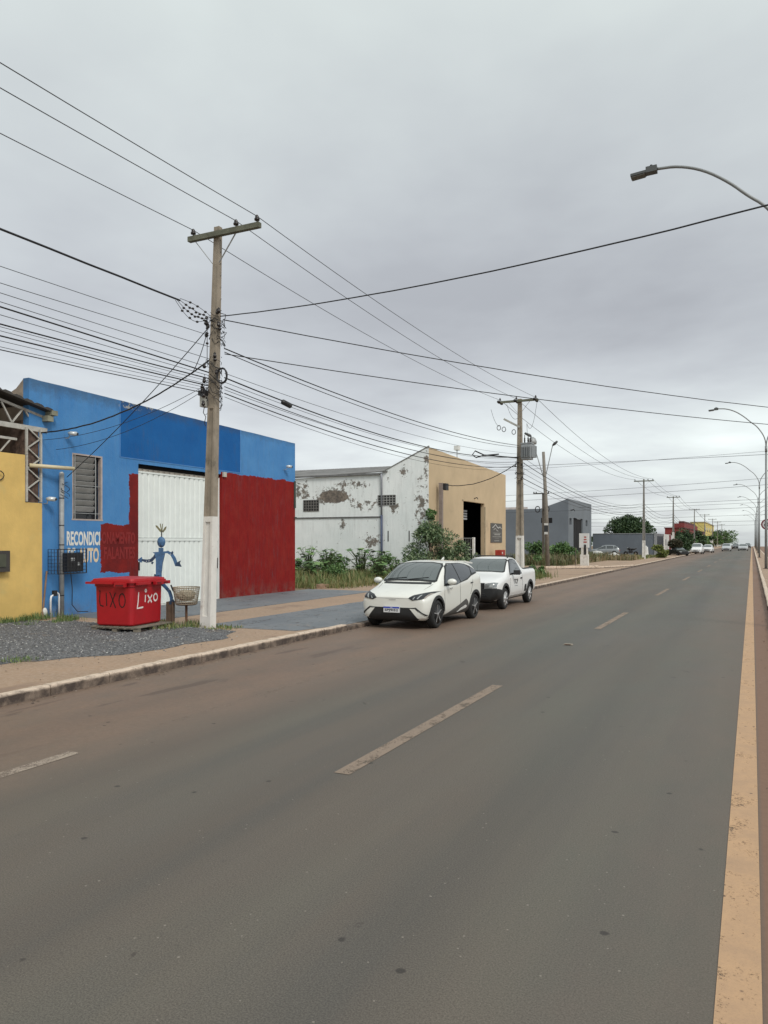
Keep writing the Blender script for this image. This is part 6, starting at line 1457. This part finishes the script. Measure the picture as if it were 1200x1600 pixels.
copy_tree(oc3, loc=(-1.2, 262, 0), label='tiny dark car beyond the right hand oncoming car'); copy_tree(oc3, loc=(4.0, 175, 0), rz=R(180), label='dark car on the other carriageway beyond the median at the right edge')
# dark loaded truck at the kerb
tk, _ = pickup(mat('dark_green_paint', (.022, .026, .02), .55, .2, 3), 'old dark pickup truck loaded with brown brush beyond the fourth pole', None, False, 'loaded_truck')
place(tk, -8.3, 113.0, R(38)); tk.scale = (.95, .72, .78); tk['category'] = 'truck'
# motorcycle
def moto():
    x, y = -14.7, 107.6; e = empty('motorcycle', (x, y, PZ), 'black motorcycle parked between the silver estate car and the grey wall end', 'motorcycle')
    for dx in (-.65, .65):
        m_ = MB(); m_.smooth = True; m_.lathe((x+dx, y, PZ+.31), [(.22, -.05), (.31, -.04), (.31, .04), (.22, .05)], 20, 'Y'); w_ = m_.build('wheel', M_tyre, e)
        m_ = MB(); m_.lathe((x+dx, y, PZ+.31), [(.06, -.06), (.06, .06)], 12, 'Y'); m_.build('hub', M_greypipe, w_)
    m_ = MB(); m_.smooth = True; m_.tube([(x-.45, y, .95), (x-.2, y, 1.05), (x+.1, y, .95)], [.10, .17, .10], 10); m_.build('fuel_tank', M_dark, e)
    m_ = MB(); m_.smooth = True; m_.tube([(x+.05, y, .93), (x+.4, y, .95), (x+.75, y, 1.08)], [.12, .13, .05], 8); m_.build('seat', M_trim, e)
    m_ = MB(); m_.tube([(x-.65, y, PZ+.31), (x-.42, y, 1.15)], .04, 6); m_.tube([(x-.45, y-.34, 1.22), (x-.42, y, 1.15), (x-.45, y+.34, 1.22)], .02, 6); m_.build('fork', M_greypipe, e)
    m_ = MB(); m_.obox((x-.05, y, .62), (.5, .25, .4), Matrix.Identity(3)); m_.build('engine', M_dark, e)
    m_ = MB(); m_.tube([(x-.3, y, .9), (x+.65, y, PZ+.31)], .04, 6); m_.build('frame', M_dark, e)
moto()
def rubbish(cx, cy, s, label, m, z=PZ):
    bm = bmesh.new(); bmesh.ops.create_icosphere(bm, subdivisions=3, radius=1)
    for v in bm.verts:
        k = 1 + .35*noise.noise(v.co*2 + Vector((cx, cy, 0))) + .12*noise.noise(v.co*7); v.co = Vector((v.co.x*s[0]*k, v.co.y*s[1]*k, max(-.1, v.co.z)*s[2]*k))
    mb = MB(); mb.add([v.co + Vector((cx, cy, z)) for v in bm.verts], [tuple(v.index for v in f.verts) for f in bm.faces]); bm.free()
    return tag(mb.build('rubbish_sack', m), label, 'sack')
Msk = mat('white_sack', (.62, .62, .60), .7, .12, 4)
rubbish(-17.6, 99.5, (.9, .6, .75), 'large white sack in the weeds before the silver estate car', Msk); rubbish(-15.9, 100.5, (1.0, .5, .45), 'low white sack right of the large one in the weeds', Msk)
rubbish(-13.2, 110.8, (.4, .4, 1.35), 'tall white bundle standing at the black yard gate', Msk); rubbish(-19.6, 92.5, (.6, .5, 1.0), 'pale bundle leaning at the grey warehouse corner', mat('grey_sack', (.4, .42, .43)))
rubbish(-14.9, 13.05, (.06, .09, .05), 'crumpled white scrap in the weeds left of the red bin', Msk); rubbish(-16.05, 27.5, (.35, .3, .18), 'pile of brown earth and rubble at the edge of the weedy lot', mat('earth_pile', (.22, .14, .09), .95, .4, 8, .5))

# =================================================================== VEGETATION
def leafmats(tag_, cols): return [mat('%s_leaf_%d' % (tag_, i), c, .6, .25, 3) for i, c in enumerate(cols)]
def leaves(mb, centre, rad, n, size, g, nm=3, droop=.3, elong=2.2, shell_=.35):
    """scatter leaf blades through an ellipsoid"""
    cx, cy, cz = centre
    for _ in range(n):
        while True:
            v = Vector((g.uniform(-1, 1), g.uniform(-1, 1), g.uniform(-1, 1)))
            l = v.length
            if shell_ < l <= 1 or (l <= 1 and g.random() < .25): break
        p = Vector((cx + v.x*rad[0], cy + v.y*rad[1], cz + v.z*rad[2]))
        out = (v.normalized() + Vector((g.uniform(-.7, .7), g.uniform(-.7, .7), g.uniform(-.6, .8) - droop))).normalized()
        side = out.cross(Vector((g.uniform(-1, 1), g.uniform(-1, 1), g.uniform(-1, 1)))).normalized()
        s = size * g.uniform(.6, 1.3); nrm = out.cross(side)
        a = p - side*s*.5; b = p + out*s*elong*.5 - nrm*s*.15; c = p + side*s*.5; d = p - out*s*elong*.5 - nrm*s*.1
        mb.mi = g.randrange(nm); mb.add([a, b, c, d], [(0, 1, 2), (0, 2, 3)])
def crown_tree(name, label, x, y, z, h, rad, n, size, cols, tg, seed, cat='tree', clumps=14, trunk_r=.12, stems=1, elong=2.2, group=None, low=.35):
    g = random.Random(seed); e = empty(name, (x, y, z), label, cat, group)
    ms = leafmats(tg, cols); mb = MB(); bk = mat('bark', (.12, .09, .065), .95, .3, 6)
    cs = []
    for k in range(clumps):
        a = g.uniform(0, 6.283); rr = g.uniform(.15, .8) ** .7; t = g.uniform(low, 1)
        wz = math.sin(min(1, (t - low) / (1 - low) * .9 + .12) * math.pi) ** .5
        cs.append((x + rad[0]*rr*math.cos(a)*wz, y + rad[1]*rr*math.sin(a)*wz, z + h*t*.92))
    for c in cs: 
        r = g.uniform(.26, .46) * min(rad[0], rad[1]); leaves(mb, c, (r*g.uniform(.9, 1.3), r*g.uniform(.9, 1.3), r*g.uniform(.7, 1)), n // clumps, size, g, len(ms), elong=elong)
    for st in range(stems):
        bx_, by_ = x + g.uniform(-.15, .15)*(stems > 1)*rad[0], y + g.uniform(-.15, .15)*(stems > 1)*rad[1]; tm = MB(); tm.smooth = True
        tm.tube([(bx_, by_, z-.05), (bx_*.7+x*.3, by_*.7+y*.3, z + h*.3), (x + g.uniform(-.1, .1)*rad[0], y, z + h*.75)], [trunk_r, trunk_r*.7, trunk_r*.25], 8); tm.build('trunk', bk, e)
    lm = MB()
    for c in cs[::2]: lm.tube([(x, y, z + h*.28), (c[0]*.5+x*.5, c[1]*.5+y*.5, (z + h*.3 + c[2])/2 + .05*h), c], [trunk_r*.45, trunk_r*.3, trunk_r*.1], 5)
    o = lm.build('limbs', bk, e, fix=False); o['kind'] = 'stuff'
    o = mb.build('crown', ms, e, fix=False); o['kind'] = 'stuff'
    return e
GR = [(.05, .11, .03), (.09, .17, .05), (.14, .23, .075)]; DG = [(.018, .045, .014), (.03, .065, .02), (.05, .09, .028)]; SG_ = [(.045, .085, .035), (.10, .16, .065), (.21, .27, .14)]
crown_tree('oleander_bush', 'tall grey green bush before the corner of the beige warehouse', -15.2, 37.2, PZ, 2.85, (1.55, 1.5), 6500, .06, SG_, 'oleander', 11, 'bush', 30, .05, 4, 3.2, low=.05)
crown_tree('oleander_bush', 'smaller grey green bush at the right of the tall one by the wire fence', -14.9, 40.6, PZ, 1.9, (1.1, 1.2), 3600, .062, SG_, 'oleander', 12, 'bush', 20, .04, 3, 3.2, low=.05)
crown_tree('slender_bush', 'thin climbing shoot of leaves against the beige wall corner', -15.9, 38.9, PZ, 4.3, (.45, .45), 700, .07, GR, 'shoot', 13, 'bush', 9, .03, 1, 2.5, low=.4)
def broad_plant(x, y, h, label, seed, n=22, size=.34, cat='plant', group=None, cols=GR, tg='broad'):
    """plant with big lobed leaves on stalks"""
    g = random.Random(seed); e = empty('broadleaf_plant', (x, y, PZ), label, cat, group); ms = leafmats(tg, cols); st = MB()
    stm = mat('green_stem', (.09, .12, .05))
    for k in range(n):
        a = g.uniform(0, 6.28); hh = h*g.uniform(.35, 1); rr = g.uniform(.15, .75)*h*.6
        p = Vector((x + rr*math.cos(a), y + rr*math.sin(a), PZ + hh)); st.tube([(x + .1*math.cos(a), y + .1*math.sin(a), PZ), (x + .4*rr*math.cos(a), y + .4*rr*math.sin(a), PZ + hh*.7), p], [.02, .015, .008], 4)
        out = Vector((math.cos(a), math.sin(a), g.uniform(-.5, .1))).normalized(); side = Vector((-math.sin(a), math.cos(a), g.uniform(-.3, .3))).normalized(); s = size*g.uniform(.6, 1.25)
        mb = MB(); pts = [p]; m_ = 14
        for q in range(m_+1):
            th = -2.5 + 5.0*q/m_; r = s*(.55 + .45*abs(math.cos(th*2.5)))*.6; pts.append(p + out*(r*math.cos(th)+s*.1) + side*(r*math.sin(th)) + Vector((0, 0, -.25*r*r/s)))
        mb.add(pts, [(0, i, i+1) for i in range(1, m_+1)]); mb.build('leaf', ms[k % 3], e, fix=False)
    o = st.build('stems', stm, e, fix=False); o['kind'] = 'stuff'; return e
for i, (x, y, h_, lab) in enumerate(((-19.6, 34.2, 1.6, 'big leaved plant in the weedy lot, left of the pair near the downpipe'), (-18.3, 35.4, 1.6, 'big leaved plant in the weedy lot, just left of the downpipe'), (-17.2, 35.0, 1.5, 'big leaved plant at the foot of the downpipe'), (-20.9, 33.2, 1.15, 'big leaved plant nearest the red wall corner in the weedy lot'), (-16.3, 33.4, 1.1, 'low big leaved plant in front of the white wall, right of the downpipe'), (-18.9, 31.6, 1.0, 'low big leaved plant in the middle of the weedy lot'), (-21.6, 35.6, 1.7, 'tall thin big leaved plant at the far left of the weedy lot'))):
    broad_plant(x, y, h_, lab, 40+i, 60, .27, group='big leaved plants in the weedy lot')
for i, (x, y, h_, rr_, lab) in enumerate(((-23.0, 34.0, 1.1, 1.0, 'low tangled green shrub at the far left of the weedy lot'), (-20.4, 36.6, 1.2, 1.0, 'low tangled green shrub between the big leaved plants and the white wall'), (-17.6, 37.0, 1.1, .9, 'low tangled green shrub right of the downpipe foot'), (-18.6, 33.4, .8, .8, 'low tangled green shrub in the front half of the weedy lot'), (-22.0, 31.6, .8, .8, 'low tangled green shrub beside the red wall end'))):
    crown_tree('weedy_shrub', lab, x, y, PZ, h_, (rr_, rr_), 1300, .075, GR, 'broad', 80+i, 'bush', 14, .02, 4, 2.4, low=.05)
def grass(name, label, region, n, h, cols, tg, seed, z=PZ, w=.012, cat='grass', prob=None, edge=None):
    g = random.Random(seed); ms = leafmats(tg, cols); mb = MB(); x0, x1, y0, y1 = region
    k = 0
    while k < n:
        x, y = g.uniform(x0, x1), g.uniform(y0, y1)
        if prob and g.random() > prob(x, y): k += .3; continue
        k += 1; hh = h*g.uniform(.35, 1.2)*(.7 + .6*(noise.noise(Vector((x*.7, y*.7, 1)))+.5)); a = g.uniform(0, 6.28); l = g.uniform(.1, .6)*hh; c, s = math.cos(a), math.sin(a); wx, wy = -s*w, c*w
        mb.mi = g.randrange(len(ms))
        mb.add([(x-wx, y-wy, z), (x+wx, y+wy, z), (x+c*l*.35+wx*.7, y+s*l*.35+wy*.7, z+hh*.6), (x+c*l*.35-wx*.7, y+s*l*.35-wy*.7, z+hh*.6), (x+c*l, y+s*l, z+hh)], [(0, 1, 2, 3), (3, 2, 4)])
    o = mb.build(name, ms, fix=False); o['kind'] = 'stuff'; return tag(o, label, cat)
DRY = [(.22, .19, .07), (.14, .17, .05), (.08, .13, .035), (.26, .22, .10)]; WEED = [(.06, .11, .03), (.10, .16, .045), (.16, .20, .065)]
grass('lot_grass', 'tall dry grass and weeds in the lot beside the red wall', (-25, -16.1, 26.8, 39.1), 15000, .50, DRY+WEED[1:], 'dry', 21, w=.014, prob=lambda x, y: 1 if noise.noise(Vector((x*.5, y*.5, 7))) > -.35 else .4)
grass('lot_edge_grass', 'short dry grass creeping over the pavement edge of the lot', (-16.1, -14.6, 27.4, 38), 3500, .28, DRY, 'dry', 22, prob=lambda x, y: max(0, 1 - (x+16.1)/1.5 + .5*noise.noise(Vector((x, y*.6, 3)))))
grass('bush_foot_weeds', 'weeds growing at the foot of the grey green bush', (-16, -13, 34, 45), 3500, .45, WEED+DRY[:1], 'weed', 23, w=.016)
grass('kerbside_weeds', 'green weeds at the kerb behind the white pickup', (-11.6, -9.3, 30, 42), 3200, .42, WEED+DRY[:2], 'weed', 24, w=.014, prob=lambda x, y: 1 if abs(x+10.5) < .6 + .5*noise.noise(Vector((y*.6, 2, 2))) else .05)
grass('corner_weeds', 'wide weedy strip before the grey warehouse', (-20.3, -13.4, 60.5, 84), 13000, .75, [(.07, .10, .03), (.12, .13, .05), (.19, .15, .08)], 'cornerweed', 25, w=.03)
grass('far_weeds', 'dry weeds before the silver estate car and the third pole', (-20.0, -10.6, 64, 88), 11000, .62, [(.10, .11, .04), (.20, .15, .075), (.26, .20, .12)], 'farweed', 26, w=.035, prob=lambda x, y: (1 if x < -10.8 - (y < 80)*2.4 else 0) * (1 - max(0, y-76)/14))
grass('short_weeds', 'short dry growth around the third pole and the white sacks', (-20, -10.7, 84, 106), 7000, .22, DRY, 'dry', 36, w=.04)
grass('forecourt_weeds', 'green weeds along the foot of the yellow wall', (-16.0, -14.4, 11.9, 13.9), 1600, .13, WEED, 'weed', 27, z=PZ+.03, w=.008, prob=lambda x, y: 1 if (x < -15.6 and noise.noise(Vector((y*2, 0, 0))) > -.2) or noise.noise(Vector((x*1.6, y*1.6, 0))) > .12 else .03)
grass('bin_weeds', 'small weeds between the red bin and the brown post', (-12.6, -10.9, 12.6, 14.2), 1200, .13, WEED+DRY[:1], 'weed', 28, z=PZ+.02, w=.008, prob=lambda x, y: 1 if noise.noise(Vector((x*2.2, y*2.2, 5))) > .0 else .06)
grass('gravel_tuft', 'small weed tuft at the pavement edge of the gravel', (-10.75, -10.3, 8.3, 8.8), 110, .09, WEED, 'weed', 29, z=PZ+.03, w=.006)
grass('pole_foot_weeds', 'tiny weeds and dead leaves around the foot of the nearest pole', (-11.4, -10.2, 12.6, 14.1), 500, .07, WEED+DRY, 'weed', 30, z=PZ+.01, w=.010)
crown_tree('small_shrub', 'bright green shrub beside the base of the transformer pole', -10.3, 40.5, PZ, 1.2, (.5, .5), 700, .07, GR, 'sh', 31, 'bush', 8, .02, 2, 2.2, low=.1)
crown_tree('small_shrub', 'green shrub behind the leaning twin lamp post, left', -16.9, 66.5, PZ, 1.8, (1.5, 1.5), 1800, .13, GR, 'sh', 32, 'bush', 12, .04, 2, 2.2, low=.1)
crown_tree('small_shrub', 'green shrub behind the leaning twin lamp post, right', -15.6, 70.5, PZ, 1.5, (1.8, 1.6), 2000, .14, GR, 'sh', 33, 'bush', 14, .04, 2, 2.2, low=.1)
crown_tree('small_shrub', 'yellow green shrub at the kerb right of the third pole', -9.9, 96, PZ, 1.5, (1.1, 1.1), 900, .16, [(.12, .15, .03), (.18, .20, .05), (.09, .12, .03)], 'ysh', 34, 'bush', 8, .03, 2, 2.2, low=.1)
# trees
crown_tree('broad_tree', 'dark green rounded tree rising behind the grey yard wall', -19.6, 141, PZ, 5.7, (4.2, 4.2), 13000, .22, DG, 'tr', 51, 'tree', 34, .25, 1, 1.7, low=.45)
crown_tree('roadside_tree', 'bushy dark tree before the maroon building by the fourth pole', -10.6, 140, PZ, 3.7, (2.1, 2.4), 7000, .16, DG, 'tr', 52, 'tree', 26, .16, 1, 1.7, low=.12)
crown_tree('roadside_tree', 'low dark bush behind the loaded truck', -9.8, 127.5, PZ, 2.6, (1.5, 1.5), 2400, .2, DG, 'tr', 53, 'tree', 16, .1, 1, 1.7, low=.1)
for i, (x, y, h_, r, lab) in enumerate(((-11.8, 176, 2.6, 1.6, 'dark tree in front of the maroon building canopy'), (-11.4, 196, 4.4, 1.9, 'tree left of the dark pole before the yellow building'), (-11.6, 222, 3.2, 1.9, 'tree hiding the foot of the yellow building, nearer one'), (-11.6, 244, 3.4, 1.8, 'tree hiding the foot of the yellow building, farther one'), (-12.4, 318, 5.2, 3.2, 'rounded tree just past the yellow building'), (-12.5, 334, 6.4, 3.6, 'tall far tree at the left of the road end'), (-9, 345, 6.0, 5.0, 'wide far tree where the road ends, left'), (-6, 392, 5.6, 6.0, 'low far tree line where the road ends, middle'), (12.5, 270, 4.0, 3.0, 'far tree beyond the other carriageway'), (13, 330, 5.0, 4.0, 'farthest tree beyond the other carriageway'))):
    if i == 7: x = -16
    crown_tree('roadside_tree', lab, x, y, PZ + crest(y), h_, (r, r), 1500, .34, DG if i % 2 else GR, 'tr' if i % 2 else 'tg', 60+i, 'tree', 14, .15, 1, 1.6, low=.2)
mb = MB()
g = random.Random(5)
for k in range(260):
    x = g.uniform(-260, -24); y = g.uniform(170, 420); leaves(mb, (x, y, 1.6+g.uniform(0, 1.2)), (3.5, 3.5, 1.8), 26, 1.0, g, 3, elong=1.5)
o = mb.build('far_woodland', leafmats('tr', DG), fix=False); o['kind'] = 'stuff'; tag(o, 'distant dark green tree line behind the buildings', 'trees')
# brush load on the truck
bl = MB(); g = random.Random(9)
leaves(bl, (-9.7, 115.0, 1.65), (1.0, 1.2, .72), 1500, .14, g, 3, elong=2.4, shell_=.1); o = bl.build('brush_load', leafmats('brush', [(.05, .045, .022), (.08, .065, .035), (.035, .04, .02)]), fix=False); tag(o, 'heap of brown brush piled on the dark truck', 'brush'); o['kind'] = 'stuff'
# dry litter along the gutters
g = random.Random(77); lt = MB()
for k in range(700):
    if g.random() < .5: x = -8.17 + abs(g.gauss(0, .10)); y = g.uniform(4, 30); z = .004
    elif g.random() < .6: x = .38 - abs(g.gauss(0, .10)); y = g.uniform(3, 40); z = .005
    else: x = g.uniform(-10, -8.5); y = g.uniform(4, 26); z = PZ + .006
    s = g.uniform(.006, .02); a = g.uniform(0, 6.28); lt.mi = g.randrange(3)
    lt.add([(x+s*math.cos(a+t)*(1 if t % 3 else 1.6), y+s*math.sin(a+t), z+g.uniform(0, .012)) for t in (0, 1.6, 3.1, 4.7)], [(0, 1, 2), (0, 2, 3)])
o = lt.build('gutter_litter', [mat('dead_leaf', (.13, .08, .05)), mat('grit', (.30, .24, .19)), mat('dark_grit', (.05, .04, .035))], fix=False); o['kind'] = 'stuff'; tag(o, 'dead leaves and grit lying along both kerbs', 'litter')
# no unused names: give repeated things their group
print('objects', len(bpy.data.objects), 'tris', sum(len(p.vertices)-2 for m in bpy.data.meshes if m.users for p in m.polygons))
